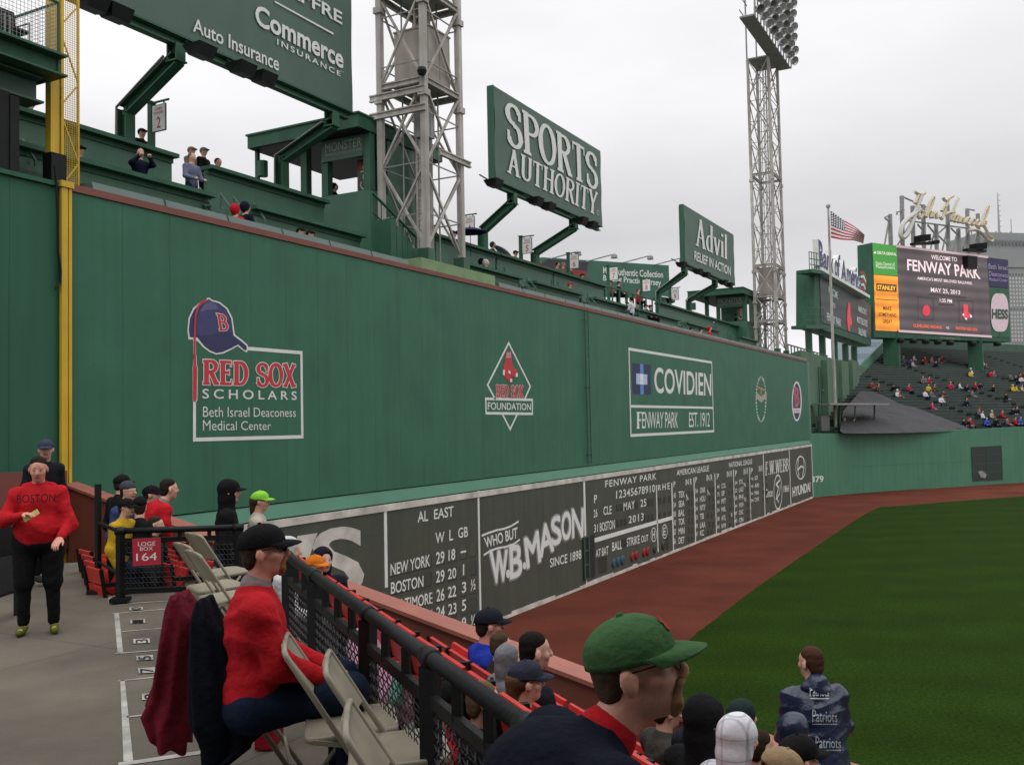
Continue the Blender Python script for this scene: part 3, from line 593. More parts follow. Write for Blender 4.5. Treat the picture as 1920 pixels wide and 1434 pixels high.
for a in ((284, 194, 275, "2", 'white hanging sign with a red 2 between the billboard arm and a standing couple'), (868, 404, 455, "4", 'white hanging sign half hidden by a billboard arm near the light tower'),
          (977, 444, 484, "5", 'white hanging sign with a red 5 under the sports store billboard'), (1066, 475, 510, "6", 'white hanging sign with a red 6 beside the far jersey billboard'), (1141, 499, 540, "7", 'white hanging sign with a red 7 in front of the jersey billboard'),
          (1203, 522, 560, "8", 'white hanging sign with a red 8 at the right end of the jersey billboard'), (1257, 540, 575, "9", 'white hanging sign with a red 9 under the pain reliever billboard')): blade(a[0], a[1], a[2], a[3], 0, 0, a[4])
# ================================================================== BILLBOARDS
XB = -2.0
m_vinyl = mat('green_vinyl_banner', (0.060, 0.115, 0.088), 0.55, 0.07, 1.2, bump=0.25, bscale=1.6)
def board(label, y0, y1, z0, z1, arms, letters, n_flood, conduit=False):
    yc = (y0+y1)/2; t = thing('billboard', label, 'billboard', (-3.6, yc, 12.7), 'billboards above the rooftop seats')
    # banner face, gently rippled toward its laced edge
    P = []
    for i in range(41):
        row = []
        for j in range(21):
            u, v = i/40, j/20; rip = .018*math.sin(9*v+3*u+2)*math.exp(-u*9)*(1 if 0 < j < 20 else 0)+.012*math.sin(5*v*3+7*u)*math.exp(-(1-u)*12)
            row.append((XB+rip, y0+(y1-y0)*u, z0+(z1-z0)*v))
        P.append(row)
    f = part('banner', MB().grid(P), m_vinyl, t, smooth=True)
    part('board_frame', MB().box((XB-.34, y0+.02, z0+.03), (XB-.03, y1-.02, z1-.03)).box((XB-.3, y0-.03, z0-.05), (XB+.03, y1+.03, z0+.0)).box((XB-.30, y0-.04, z0), (XB-.0, y0-.005, z1+.03)).ibeam((XB-.15, y0+.1, z0-.14), (XB-.15, y1-.1, z0-.14), .22, .22), m_green, t)
    lt = MB(); letters(lt); part('banner_lettering', lt, m_white, f)
    for (yt, xbse, zbend) in arms:
        mb = MB(); xt = XB-.15; zt = z0-.22; zb2 = zt-.42
        mb.ibeam((xt, yt, zt), (xt, yt, zb2), .30, .34, up=(1, 0, 0)); mb.ibeam((xt+.05, yt, zb2+.06), (xbse-.02, yt, zbend-.06), .30, .34, up=(0, 0, 1)); mb.ibeam((xbse, yt, zbend), (xbse, yt, 12.72), .30, .34, up=(1, 0, 0))
        mb.box((xt-.2, yt-.18, zb2-.04), (xt+.2, yt+.18, zb2)); a = part('arm', mb, m_green, t)
        if conduit:
            c = MB()
            for k in (0, .09, .18): c.tube([(xbse-.10, yt-.2-k*.3, 12.8), (xbse-.10+k*.2, yt-.2-k*.3, zbend), (xt-.2+k*.2, yt-.2-k*.3, zb2+.1)], .022, 6)
            part('conduit', c, m_steel_d, a)
    for yf in n_flood:
        mb = MB(); xx = XB+.55; zz = z0-.42
        mb.tube([(XB-.1, yf, z0-.05), (xx-.1, yf, zz)], .03, 5)
        mb.hexa([(xx-.2, yf-.24, zz-.18), (xx+.15, yf-.24, zz-.22), (xx+.15, yf+.24, zz-.22), (xx-.2, yf+.24, zz-.18), (xx-.32, yf-.32, zz+.05), (xx+.26, yf-.3, zz+.08), (xx+.26, yf+.3, zz+.08), (xx-.32, yf+.32, zz+.05)])
        part('floodlight', mb, m_black, t)
LX = XB+.04
def WB(Zf): return lambda *a: [onx(px, py, LX) for px, py in Zf(*a)]
B2 = WB(zo(440, 0, 3.983)); B3 = WB(zo(880, 100, 3.983)); B8 = WB(zo(1120, 360, 3.983)); BP = WB(zo(0, 0, 1))
def let1(m):
    text(m, "MAPFRE", B2(255,-222, 803,95, 803,187, 255,-118), .02); m.poly(B2(300,8, 738,248, 738,262, 300,20))
    text(m, "Commerce", B2(155,25, 812,372, 812,520, 155,182), .025); text(m, "INSURANCE", B2(318,290, 790,536, 790,574, 318,334), .012, 1.35); text(m, "Auto Insurance", BP(362,33, 523,107, 523,134, 362,59), .012)
    text(m, "TM", B2(795,528, 815,538, 815,546, 795,536))
y1b = onx(661, 210, XB)[1]; zb = onx(661, 210, XB)[2]
def armspec(ptop, pbase):
    return (onx(*ptop, XB)[1], None)
def arm(ptop, pbend):
    yt = onx(*ptop, XB-.15)[1]                    # the base lies in the same upright plane as the head
    P = ony(*pbend, yt); return (yt, P[0], P[2])
board('huge green insurance billboard at top left with white lettering', y1b-15.6, y1b, zb, zb+6.9, [arm((330, 95), (236, 205)), arm((622, 215), (528, 295))], let1, [onx(p, q, XB+.5)[1] for p, q in ((170, 8), (215, 25), (452, 140), (492, 158), (375, 100))], True)
def let2(m):
    serif(m, "SPORTS", B3(262,338, 955,762, 962,1030, 280,674), .19, .07, lift=NX*.002); serif(m, "AUTHORITY", B3(285,698, 960,1044, 950,1210, 283,888), .17, .065, lift=NX*.002)
    lines(m, B3(*[v for q in ell((962, 1190), 8, 18, 12) for v in q]), .02, NX, close=True)
y0, y1 = onx(926, 165, XB)[1], onx(1129, 424, XB)[1]; z0, z1 = onx(929, 336, XB)[2], onx(926, 161, XB)[2]
board('green sports store billboard in the middle with white serif lettering', y0, y1, z0, z1, [arm((960, 352), (905, 430)), arm((1075, 408), (1003, 472))], let2, [onx(p, q, XB+.5)[1] for p, q in ((925, 342), (1003, 380), (1026, 392), (1088, 412), (1107, 420))])
def let3(m):
    serif(m, "Advil", B8(733,185, 972,325, 973,506, 733,398), .17, .04, lift=NX*.002); text(m, "RELIEF IN ACTION", B8(725,438, 996,560, 996,627, 725,508), .02)
y0, y1 = onx(1282, 384, XB)[1], onx(1378, 532, XB)[1]; z0, z1 = onx(1282, 492, XB)[2], onx(1281, 383, XB)[2]
board('smaller green pain reliever billboard at right with white lettering', y0, y1, z0, z1, [arm((1283, 503), (1234, 547)), arm((1340, 525), (1291, 562))], let3, [onx(p, q, XB+.5)[1] for p, q in ((1277, 494), (1308, 512), (1322, 517), (1355, 530), (1366, 533))], True)
# jersey billboard further back, outside the park
PB = at(1103, 520, 95); nb_ = nrm(np.cross(at(1252, 530, 104)-at(1103, 520, 95), (0, 0, 1)))
A8b = zo(780, 360, 3.983)
def jb(Zf, off=0): return lambda *a: [onp(px, py, PB+(-nb_*off if np.dot(nb_, _C-PB) < 0 else nb_*off), nb_) for px, py in Zf(*a)]
t = thing('street_billboard', 'green jersey advertising billboard standing behind the rooftop seats', 'billboard', (PB[0], PB[1], 0))
q = jb(A8b)(940,488, 1888,548, 1895,800, 940,760); dn = (PB-_C)*0; sgn = 1 if np.dot(nb_, _C-PB) > 0 else -1
mb = MB().poly(q, .5, nb_*sgn); f = part('billboard_panel', mb, mat('teal_green_billboard', (.035, .125, .085), .5, .06, .5), t)
part('billboard_post', MB().beam((q[3]*.7+q[2]*.3)-nb_*sgn*.3, [*(q[3]*.7+q[2]*.3)[:2]-nb_[:2]*sgn*.3, -.1], .6).beam((q[3]*.25+q[2]*.75)-nb_*sgn*.3, [*(q[3]*.25+q[2]*.75)[:2]-nb_[:2]*sgn*.3, -.1], .6), m_steel_d, t)
j2 = jb(A8b, .03)
mb = MB().poly(j2(945,530, 990,505, 1080,505, 1200,518, 1282,528, 1278,600, 1150,580, 945,560)); part('picture_area', mb, M((.03, .03, .035), .5), f); part('picture_area', MB().poly(jb(A8b, .05)(1165,578, 1275,592, 1275,640, 1165,618)), M((.25, .02, .03), .5), f)
mb = MB(); text(mb, "Majestic Authentic Collection", j2(1270,535, 1838,578, 1838,640, 1270,605), .02) if 0 else None
text(mb, "Authentic Collection", j2(1478,568, 1845,592, 1845,642, 1478,622), .02); text(mb, "MLB", j2(1397,560, 1470,564, 1470,612, 1397,608), .02); text(mb, "Batting Practice Jersey", j2(1397,620, 1830,655, 1830,715, 1397,675), .02); part('billboard_lettering', mb, m_white, f)
for a, b in ((1000, 500), (1270, 520), (1540, 530), (1780, 545)):
    P = j2(a, b, a+95, b-35); mb = MB(); tip = P[1]+nb_*sgn*2.0
    mb.tube([P[0], tip], .07, 6).lathe(tip, [(.02, .1), (.3, -.1), (.34, -.4)], 10); part('lamp_arm', mb, m_steel_d, t)
# ================================================================== LIGHT TOWERS
def tower(label, x0, x1, y0, y1, zb, zt, levels, boxes, first, flood=None):
    t = thing('light_tower', label, 'light tower', ((x0+x1)/2, (y0+y1)/2, zb))
    c = [(x0, y0), (x1, y0), (x1, y1), (x0, y1)]
    for x, y in c:
        mb = MB(); w_ = .19
        mb.box((x-w_/2, y-w_/2, zb+.42), (x+w_/2, y+w_/2, zt)); l = part('leg', mb, m_steel, t)
        part('foot', MB().box((x-.2, y-.2, zb), (x+.2, y+.2, zb+.44)), m_green_d, l)
        for z in levels: part('splice_plate', MB().box((x-.15, y-.15, z-.55), (x+.15, y+.15, z-.35)), m_steel, l)
    lv = [zb+.5]+levels+[zt]
    for i in range(4):
        a, b = c[i], c[(i+1) % 4]; mb = MB()
        for k in range(len(lv)-1):
            zz0, zz1 = lv[k], lv[k+1]; nn = max(1, round((zz1-zz0)/3.3))
            for q in range(nn):
                u0, u1 = zz0+(zz1-zz0)*q/nn, zz0+(zz1-zz0)*(q+1)/nn
                o = nrm(np.cross((b[0]-a[0], b[1]-a[1], 0), (0, 0, 1)))*.03
                mb.beam(np.array((*a, u0))+o, np.array((*b, u1))+o, .062, .062); mb.beam(np.array((*b, u0))-o, np.array((*a, u1))-o, .075, .075)
        part('cross_bracing', mb, m_steel, t)
    for z in levels:
        mb = MB()
        for i in range(4):
            a, b = c[i], c[(i+1) % 4]; mb.ibeam((*a, z), (*b, z), .13, .2)
        part('ring_beam', mb, m_steel, t)
    mb = MB()
    for z in np.arange(zb+1.6, zt, 1.65):
        for i in range(4):
            a, b = c[i], c[(i+1) % 4]; mb.beam((*a, z), (*b, z), .035)
    for px_, py_ in ((.25, .3), (.3, .62), (.7, .75), (.8, .3)): mb.tube([(x0+(x1-x0)*px_, y0+(y1-y0)*py_, zb), (x0+(x1-x0)*px_, y0+(y1-y0)*py_, zt)], .028, 6)
    part('pipe_run', mb, m_steel_d, t)
    mb = MB(); xm, ym = x0+(x1-x0)*.55, y0+(y1-y0)*.4
    for d in (-.2, .2): mb.beam((xm, ym+d, zb+.3), (xm, ym+d, zt), .045)
    for z in np.arange(zb+.6, zt, .34): mb.beam((xm, ym-.2, z), (xm, ym+.2, z), .028)
    for d in (.35, .45, .56): mb.tube([(xm+.1, ym+d, zb), (xm+.1, ym+d, zt)], .035, 6)
    part('ladder', mb, m_steel, t)
    for z in np.arange(zb+3, zt, 1.1): pass
    for (bx0, by0, bz0, bx1, by1, bz1, mm_) in boxes: part('equipment_box', MB().box((bx0, by0, bz0), (bx1, by1, bz1)).box((bx0-.03, by0-.03, bz1), (bx1+.03, by1+.03, bz1+.05)).box((bx1, (by0+by1)/2-.01, bz0+.05), (bx1+.02, (by0+by1)/2+.01, bz1-.05)), mm_, t)
    return t
m_box = mat('beige_grey_equipment_paint', (.36, .32, .28), .5, .12, 1.5, streak=.15)
yF = onx(800, 490, -.4)[1]; yR = onx(866, 500, -.4)[1]; z155 = ony(740, 148, yF)[2]
xK = ony(715, 300, yF)[0]
lv1 = [ony(700, 345, yF)[2]*0+14.9]; 
zA = onx(790, 145, -.4)[2]; zB_ = onx(790, 25, -.4)[2]; 
t = tower('near white steel light tower beside the food kiosk', xK, -.4, yF, yR, ZT+.46, 24.5, [zA, zA+3.0], [(-1.9, yF+.55, zA+.25, -.55, yR-.3, zA+1.95, m_box), (-.95, yF+.25, zA-1.75, -.5, yF+.75, zA-.75, m_steel_d)], True)
part('platform', MB().box((xK+.1, yF+.1, zA+.12), (-.45, yR-.1, zA+.18)).box((xK+.1, yF+.1, zA+3.12), (-.45, yR-.1, zA+3.18)), m_steel_d, t)
mb = MB()
for dz in (-.35, -.95): mb.ibeam((xK-.35, yF-.1, zA+dz), (-.28, yF-.1, zA+dz), .12, .22)
mb.ibeam((-.3, yR-1.4, zA-2.2), (-.3, yR+.5, zA-2.2), .12, .2); part('outrigger', mb, m_steel, t)
part('camera_dome', MB().lathe((-.3, yF-.25, zA+.15), [(.02, .12), (.13, .1), (.16, 0), (.12, -.12), (.01, -.17)], 12), m_black, t)
yF2 = onx(1458, 655, -.4)[1]; yR2 = onx(1474, 650, -.4)[1]; xK2 = ony(1418, 640, yF2)[0]
zq = [ony(1455, p, yF2)[2] for p in (600, 553, 495, 322, 200)]
ztop2 = ony(1440, 105, yF2)[2]
t = tower('distant white steel light tower topped by a bank of floodlights', xK2, -.4, yF2, yR2, ZT+.2, ztop2, zq[:4], [(-1.8, yF2+.5, zq[1]+.2, -.6, yR2-.3, zq[1]+2.2, m_box)], False)
yE2 = onx(1482, 120, .5)[1]; yS2 = onx(1414, 50, .5)[1]
part('platform', MB().box((-.5, yS2, ztop2), (.5, yE2, ztop2+.12)).box((-.5, yS2, ztop2+3.4), (.3, yS2+2.2, ztop2+3.52)).box((xK2, yF2, ztop2), (-.5, yR2, ztop2+.1)), m_steel_d, t)
mb = MB()
for y in np.arange(yS2, yE2+.1, .9): mb.beam((.55, y, ztop2), (.75, y, ztop2+9), .08)
for k in range(8): mb.beam((.6, yS2, ztop2+.6+k*1.1), (.6, yE2, ztop2+.6+k*1.1), .08); mb.beam((-.5, yS2, ztop2+.6+k*1.1), (-.5, yS2+2.2, ztop2+.6+k*1.1), .05)
for y in (yF2-.2, yR2): mb.beam((xK2, y, ztop2), (xK2, y, ztop2+9), .1)
part('lamp_rack', mb, m_steel_d, t)
m_refl = mat('floodlight_reflector', (.55, .55, .56), .3, .1, 8, metal=.6)
dirl = nrm((.75, -.5, -.45))
nJ = 9
for k in range(9):
    for j in range(nJ):
        c0 = np.array((.75, yS2+.3+j*(yE2-yS2)/(nJ-.5)+(.3 if k % 2 else 0), ztop2+.5+k*.95))
        mb = MB().lathe(c0, [(.02, -.28), (.16, -.22), (.30, .10), (.36, .30), (.33, .30), (.27, .1), (.1, -.12), (.01, -.14)], 12, dirl)
        part('floodlight', mb, m_refl if (k*3+j) % 3 else m_steel_d, t, smooth=True)
# ================================================================== FOOD KIOSKS
def kiosk(label, x0, x1, y0, y1, zr, ze, words, zc, roof_y0, roof_y1, xr0, xr1):
    t = thing('food_kiosk', label, 'kiosk', ((x0+x1)/2, (y0+y1)/2, 11.4))
    mb = MB().box((x0, y0, 11.3), (x1, y1, zc)); part('counter_wall', mb, m_wall2, t)
    mb = MB()
    for x, y in ((x1-.12, y0+.12), (x0+1.0, y0+.12), (x0+.1, y0+.12), (x1-.1, y1-.1)): mb.box((x-.13, y-.13, zc), (x+.13, y+.13, zr))
    part('post', mb, m_green, t)
    part('side_wall', MB().box((x1-.06, y0+1.0, zc), (x1-.005, y1, zr)).box((x0, y1-.1, zc), (x0+1.6, y1, zr)), m_wall2, t)
    part('roof', MB().box((xr0, roof_y0, zr), (xr1, roof_y1, zr+.42)).box((xr0-.05, roof_y0-.05, zr+.42), (xr1+.05, roof_y1+.05, zr+.48)), m_green, t); part('shade_ceiling', MB().box((xr0+.05, roof_y0+.05, zr-.03), (xr1-.05, roof_y1-.05, zr-.004)), m_black, t)  # black sheet below the roof: underside shade put into the colour
    s = part('sign_board', MB().box((x0+.9, y0-.02, ze), (x1-.25, y0+.06, zr)).box((x0+.9, y0-.06, ze-.14), (x1-.25, y0+.1, ze)), m_green_d, t)
    tx = MB(); yq = y0-.026; a, b = x0+1.05, x1-.3; h = zr-ze
    text(tx, "MONSTER", [(a, yq, zr-h*.22), (b, yq, zr-h*.22), (b, yq, zr-h*.70), (a, yq, zr-h*.70)]); text(tx, "HAMBURGERS SAUSAGES BEER", [(a, yq, zr-h*.78), (b, yq, zr-h*.78), (b, yq, zr-h*.92), (a, yq, zr-h*.92)])
    part('sign_lettering', tx, M((.30, .31, .28), .6), s)
    c = part('drinks_cooler', MB().box((x1-.85, y0+.45, zc), (x1-.3, y0+1.0, ze-.1)).box((x1-.84, y0+.44, ze-.5), (x1-.31, y0+.46, ze-.12), 1), [M((.03, .035, .035), .4), M((.2, .02, .02), .5)], t)
    cx = MB(); yq = y0+.435
    text(cx, "Cola", [(x1-.72, yq, zc+.15), (x1-.72, yq, zc+1.0), (x1-.42, yq, zc+1.0), (x1-.42, yq, zc+.15)]); part('sign_lettering', cx, m_worn, c)
    mb = MB(); mb.box((xr0+.05, roof_y0+.3, 12.7), (xr0+.17, roof_y0+.42, zr)).lathe((xr0+.35, roof_y0+.36, zr-.95), [(.01, 0), (.17, .02), (.17, .55), (.01, .57)], 10); part('speaker_post', mb, m_green, t)
    return t
yk = 25.05
zr1 = ony(665, 212, 24.4)[2]-.45
kiosk('near green rooftop kiosk with a dark roof beside the light tower', -5.2, -2.35, yk, 28.6, zr1, ony(640, 292, yk)[2], None, ony(650, 362, yk)[2], 24.4, 29.4, -7.0, -2.3)
yk2 = onx(1400, 600, -2.4)[1]; zr2 = ony(1405, 545, yk2)[2]-.3
kiosk('distant green rooftop kiosk beside the far light tower', -5.6, -2.4, yk2, yk2+4.5, zr2, ony(1380, 572, yk2)[2], None, ony(1385, 602, yk2)[2], yk2-1.2, yk2+6, -6.6, -2.3)
# ================================================================== STEEL GALLERY AT UPPER LEFT
g = thing('steel_gallery', 'dark green steel gallery with railing at the upper left corner', 'gallery', (-.5, 8, 9))
zq = lambda px, py: onx(px, py, .1)
part('girder', MB().ibeam((.05, 3, zq(105, 125)[2]), (.05, 11.93, zq(105, 125)[2]), .5, .42).ibeam((-1.6, 3, zq(105, 125)[2]), (-1.6, 11.93, zq(105, 125)[2]), .5, .42).box((-1.7, 11.86, zq(105, 125)[2]-.2), (.1, 11.93, zq(105, 125)[2]+.2)), m_green, g)
part('girder', MB().ibeam((-.3, 3, 13.14), (-.3, 11.68, 13.14), .5, .5).ibeam((-1.6, 3, 13.14), (-1.6, 11.68, 13.14), .5, .5), m_green_d, g)
part('column', MB().box((-.42, 10.5, 11.4), (-.05, 10.98, 12.9)).box((-.15, 10.98, 11.42), (-.03, 11.16, 12.85)), m_black, g)
part('deck_plate', MB().box((-1.9, 3, zq(105, 108)[2]-.02), (.12, 11.9, zq(105, 108)[2]+.04)), m_green_d, g)
zd = zq(105, 108)[2]+.04
mb = MB()
for x, y in ((.08, 11.88), (.08, 9.9), (.08, 8), (-1.8, 11.88)): mb.tube([(x, y, zd), (x, y, zd+1.05)], .03, 6)
mb.tube([(.08, 4, zd+1.05), (.08, 11.88, zd+1.05), (-1.8, 11.88, zd+1.05)], .03, 6); mb.tube([(.08, 4, zd+.08), (.08, 11.88, zd+.08), (-1.8, 11.88, zd+.08)], .02, 6)
part('railing', mb, m_green, g)
mb = MB()
for y in np.arange(6, 11.88, .075): mb.box((.077, y-.003, zd+.08), (.083, y+.003, zd+1.05))
for x in np.arange(-1.8, .08, .075): mb.box((x-.003, 11.877, zd+.08), (x+.003, 11.883, zd+1.05))
for z in np.arange(zd+.1, zd+1.05, .075): mb.box((.077, 6, z-.003), (.083, 11.88, z+.003)); mb.box((-1.8, 11.877, z-.003), (.08, 11.883, z+.003))
part('railing_mesh', mb, m_steel_d, g)
for yy in (10.85, 11.35):
    s = thing('gallery_chair', 'dark stadium seat on the upper left gallery, '+('nearer the railing corner' if yy > 11 else 'further from the railing corner'), 'seat', (-.5, yy, zd), 'seats on the upper gallery')
    part('seat', MB().box((-.7, yy-.2, zd+.40), (-.3, yy+.2, zd+.45)), m_black, s); part('backrest', MB().obox((-.75, yy, zd+.7), (.03, 0, .02), (0, .2, 0), (-.04, 0, .2)), m_black, s)
    part('frame', MB().tube([(-.3, yy-.2, zd), (-.3, yy-.2, zd+.6), (-.72, yy-.2, zd+.62), (-.75, yy-.2, zd)], .02, 6).tube([(-.3, yy+.2, zd), (-.3, yy+.2, zd+.6), (-.72, yy+.2, zd+.62), (-.75, yy+.2, zd)], .02, 6), m_steel_d, s)
# ================================================================== CENTRE FIELD
A6 = zo(1440, 620, 3.983)
m_cf = mat('centre_field_wall_paint', (.055, .185, .11), .5, .06, .5, seam=[(0, 1.5, .015, .12)], streak=.10)
base = [np.array((0, YE, 0))]+[onz(*p) for p in ((1600, 925), (1700, 918), (1800, 912), (1920, 904))]
base.append(base[-1]+(base[-1]-base[-2])*3)
tops = []
for b, py in zip(base, (812, 812, 809, 806, 800)):
    D = np.dot(b-_C, _fw); 
    lat = np.dot(b-_C, _rt)/D*FPX+960
    tops.append(np.array((b[0], b[1], (_C+ray(lat, py)*(np.linalg.norm((b-_C)[:2])/np.linalg.norm(ray(lat, py)[:2])))[2])))
tops.append(np.array((*base[-1][:2], tops[-1][2])))
cf = thing('centre_field_wall', 'plain green centre field wall with a distance number and a barred gate', 'wall', base[1])
mb = MB()
for i in range(len(base)-1):
    a, b, c, d = base[i], base[i+1], tops[i+1], tops[i]; nn = nrm(np.cross(b-a, (0, 0, 1)))*-.4
    mb.hexa([a-(0, 0, .1), b-(0, 0, .1), b+nn-(0, 0, .1), a+nn-(0, 0, .1), d, c, c+nn, d+nn])
part('wall_panel', mb, m_cf, cf)
nC = nrm(np.cross(base[3]-base[2], (0, 0, 1))); 
def CFq(Zf, off, i=2):
    n_ = nrm(np.cross(base[i+1]-base[i], (0, 0, 1))); return lambda *a: [onp(px, py, base[i]+n_*off, n_) for px, py in Zf(*a)]
mb = MB(); text(mb, "379", CFq(A6, .03, 0)(324,1086, 414,1082, 414,1130, 324,1133), .02); part('distance_number', mb, m_white, cf)
mb = MB()
for i in range(1, len(base)-1):
    n_ = nrm(np.cross(base[i+1]-base[i], (0, 0, 1))); lines(mb, [base[i]*.55+tops[i]*.45+n_*.02, base[i+1]*.55+tops[i+1]*.45+n_*.02], .05, n_)
part('joint_line', mb, m_ledge, cf)
gq = CFq(A6, .05, 3); P = gq(1520,868, 1742,856, 1752,1112, 1532,1122)
gt = part('gate', MB().poly(P), M((.02, .035, .028), .6), cf); mb = MB()
for f in (.25, .5, .75): lines(mb, [P[0]*(1-f)+P[3]*f+nC*.02, P[1]*(1-f)+P[2]*f+nC*.02], .05, nC)
for f in (.0, .5, 1): lines(mb, [P[0]*(1-f)+P[1]*f+nC*.03, P[3]*(1-f)+P[2]*f+nC*.03], .06, nC)
part('gate_bar', mb, m_green, gt)
mb = MB().poly(CFq(A6, .08, 3)(1570,1050, 1600,1045, 1632,1070, 1625,1100, 1590,1095)); part('gate_net', mb, m_steel_d, gt)
# ---- bleachers
dB = nrm((.5, .866, 0)); nB = nrm((-.866, .5, 0)); Fb = np.array((-.8, 84.3, 4.95))
def bl(o, t, dz=0): return Fb+nB*o+dB*t+np.array((0, 0, o*math.tan(R(20.3))+dz))
def t_left(o): return max(0.0, (-.9-Fb[0]-nB[0]*o)/dB[0])
bs = thing('bleacher_stand', 'dark green centre field bleachers rising behind the outfield wall', 'stand', Fb)
NR, RP = 31, .95; mb = MB()
for k in range(NR):
    o = k*RP; a, b = t_left(o), 95; z = bl(o, 0)[2]
    p0, p1 = bl(o, a), bl(o, b); q1, q0 = bl(o+RP, b), bl(o+RP, a)
    for v in (p0, p1, q0, q1): v[2] = z
    lo = [np.array((*v[:2], z-2.5)) for v in (p0, p1, q1, q0)]
    mb.hexa(lo+[p0, p1, q1, q0])
part('terrace', mb, mat('dark_green_terrace', (.02, .038, .03), .8, .2, .6), bs)
for k in range(NR):
    o = k*RP+.35; a, b = t_left(o)+.5, 94; z = bl(k*RP, 0)[2]; mb = MB()
    cuts = [a]+[c for c in (16, 29, 42, 56, 70) if c > a+1]+[b]
    for c0, c1 in zip(cuts[:-1], cuts[1:]):
        p0, p1 = Fb+nB*o+dB*(c0+.5), Fb+nB*o+dB*(c1-.5)
        for pp in (p0, p1): pp[2] = z
        mb.beam(p0+(0, 0, .42), p1+(0, 0, .42), .42, .06); mb.beam(p0+nB*.24+(0, 0, .66), p1+nB*.24+(0, 0, .66), .05, .30)
        mb.beam(p0+nB*.2+(0, 0, .83), p1+nB*.2+(0, 0, .83), .06, .05, mi=1)
    part('bench_row', mb, [m_bleach, M((.095, .105, .10), .6)], bs)
o = NR*RP; a = t_left(o)
mb = MB().hexa([bl(o, a, -2), bl(o, 95, -2), bl(o+.5, 95, -2), bl(o+.5, a, -2), bl(o, a, 1.7), bl(o, 95, 1.7), bl(o+.5, 95, 1.7), bl(o+.5, a, 1.7)]); part('rear_wall', mb, m_green_d, bs)
mb = MB(); t0 = t_left(9.5)
mb.hexa([bl(9.5, t_left(9.5)-.1, -1), bl(9.5, t_left(9.5)+.25, -1), bl(o, t_left(o)+.25, -1), bl(o, t_left(o)-.1, -1), bl(9.5, t_left(9.5)-.1, 1.3), bl(9.5, t_left(9.5)+.25, 1.3), bl(o, t_left(o)+.25, 1.8), bl(o, t_left(o)-.1, 1.8)])
part('parapet', mb, m_ledge, bs)
# tarpaulin over the lower left block
nP = nrm(np.cross(dB, bl(1, 0)-bl(0, 0)));
def slope(px, py, h=.95): return onp(px, py, bl(0, 0, h), nP)
outl = [A6(x, y)[0] for x, y in ((690, 450), (790, 458), (900, 500), (985, 548), (1100, 572), (1250, 630), (1390, 682), (1480, 715), (1532, 748))]
bot = [A6(x, y)[0] for x, y in ((540, 600), (535, 765), (700, 768), (800, 766), (950, 764), (1100, 760), (1250, 755), (1400, 752), (1530, 749))]
bot = [A6(560, 600)[0], A6(545, 690)[0]]+bot[1:]
n = 26; up_ = np.array([[np.interp(f, np.linspace(0, 1, len(outl)), [p[i] for p in outl]) for i in (0, 1)] for f in np.linspace(0, 1, n)])
dn_ = np.array([[np.interp(f, np.linspace(0, 1, len(bot)), [p[i] for p in bot]) for i in (0, 1)] for f in np.linspace(0, 1, n)])
G = []
for i in range(n):
    row = []
    for j in range(14):
        v = j/13; p = up_[i]*(1-v)+dn_[i]*v; h = 1.05+.05*math.sin(i*1.3+j*.9)*math.sin(j*1.7+i*.3)*(1 if 0 < j < 13 else .2)
        row.append(slope(p[0], p[1], h))
    G.append(row)
solo('tarpaulin', MB().grid(G), mat('charcoal_tarpaulin', (.026, .026, .029), .8, .25, .5, bump=1.0, bscale=.8, bdist=.25), 'charcoal grey tarpaulin stretched over the lower left bleacher seats', 'tarpaulin', smooth=True)
# side building closing the end of the long wall
xS = -.7; sbd = thing('side_building', 'green rendered building with pilasters behind the far end of the long wall', 'building', (xS, 95, 0))
tz = lambda px, py: onx(px, py, xS)
mb = MB().hexa([(xS-3, YE+1, 0), (xS, YE+1, 0), (xS, 132, 0), (xS-3, 132, 0), (xS-3, YE+1, 11.6), (xS, YE+1, tz(1526, 663)[2]), (xS, 132, tz(1630, 690)[2]), (xS-3, 132, 11.6)])
m_sbd = mat('olive_green_render', (.075, .15, .085), .7, .12, .6, streak=.15); part('wall', mb, m_sbd, sbd)
for a, b in ((1543, 1561), (1571, 1584), (1592, 1604)):
    y0_, y1_ = tz(a, 760)[1], tz(b, 760)[1]; part('pilaster', MB().box((xS, y0_, 4), (xS+.5, y1_, tz(a, 676)[2])), m_sbd, sbd)
for a, b, c, d in ((1539, 1546, 702, 730), (1584, 1591, 708, 735), (1604, 1612, 712, 735)):
    q = [tz(a, c), tz(b, c+1), tz(b, d), tz(a, d)]; w_ = part('window', MB().box((xS-.1, q[0][1], q[3][2]), (xS+.03, q[1][1], q[0][2])), m_blk, sbd); part('sill', MB().box((xS-.1, q[0][1]-.1, q[3][2]-.15), (xS+.12, q[1][1]+.1, q[3][2])), m_ledge, w_)
part('end_wall', MB().box((-3, YE+.02, 4.9), (-.02, YE+.9, ZT+.1)), m_cf, sbd)
mb = MB()
for px in (1532, 1536): mb.tube([(xS+.15, tz(px, 700)[1], 5.4), (xS+.15, tz(px, 700)[1], 11.3)], .07, 6)
part('drain_pipe', mb, m_green, sbd)
mb = MB()
for px in range(1478, 1552, 6): P = onx(px, 668, -2.5); mb.box((-2.55, P[1]-.06, 11.3), (-2.45, P[1]+.06, 13.3))
mb.box((-2.55, onx(1478, 668, -2.5)[1], 13.2), (-2.45, onx(1552, 668, -2.5)[1], 13.3)).box((-2.55, onx(1478, 668, -2.5)[1], 12.3), (-2.45, onx(1552, 668, -2.5)[1], 12.4)); solo('roof_railing', mb, m_green_d, 'dark railing on the roof right of the far light tower', 'railing')
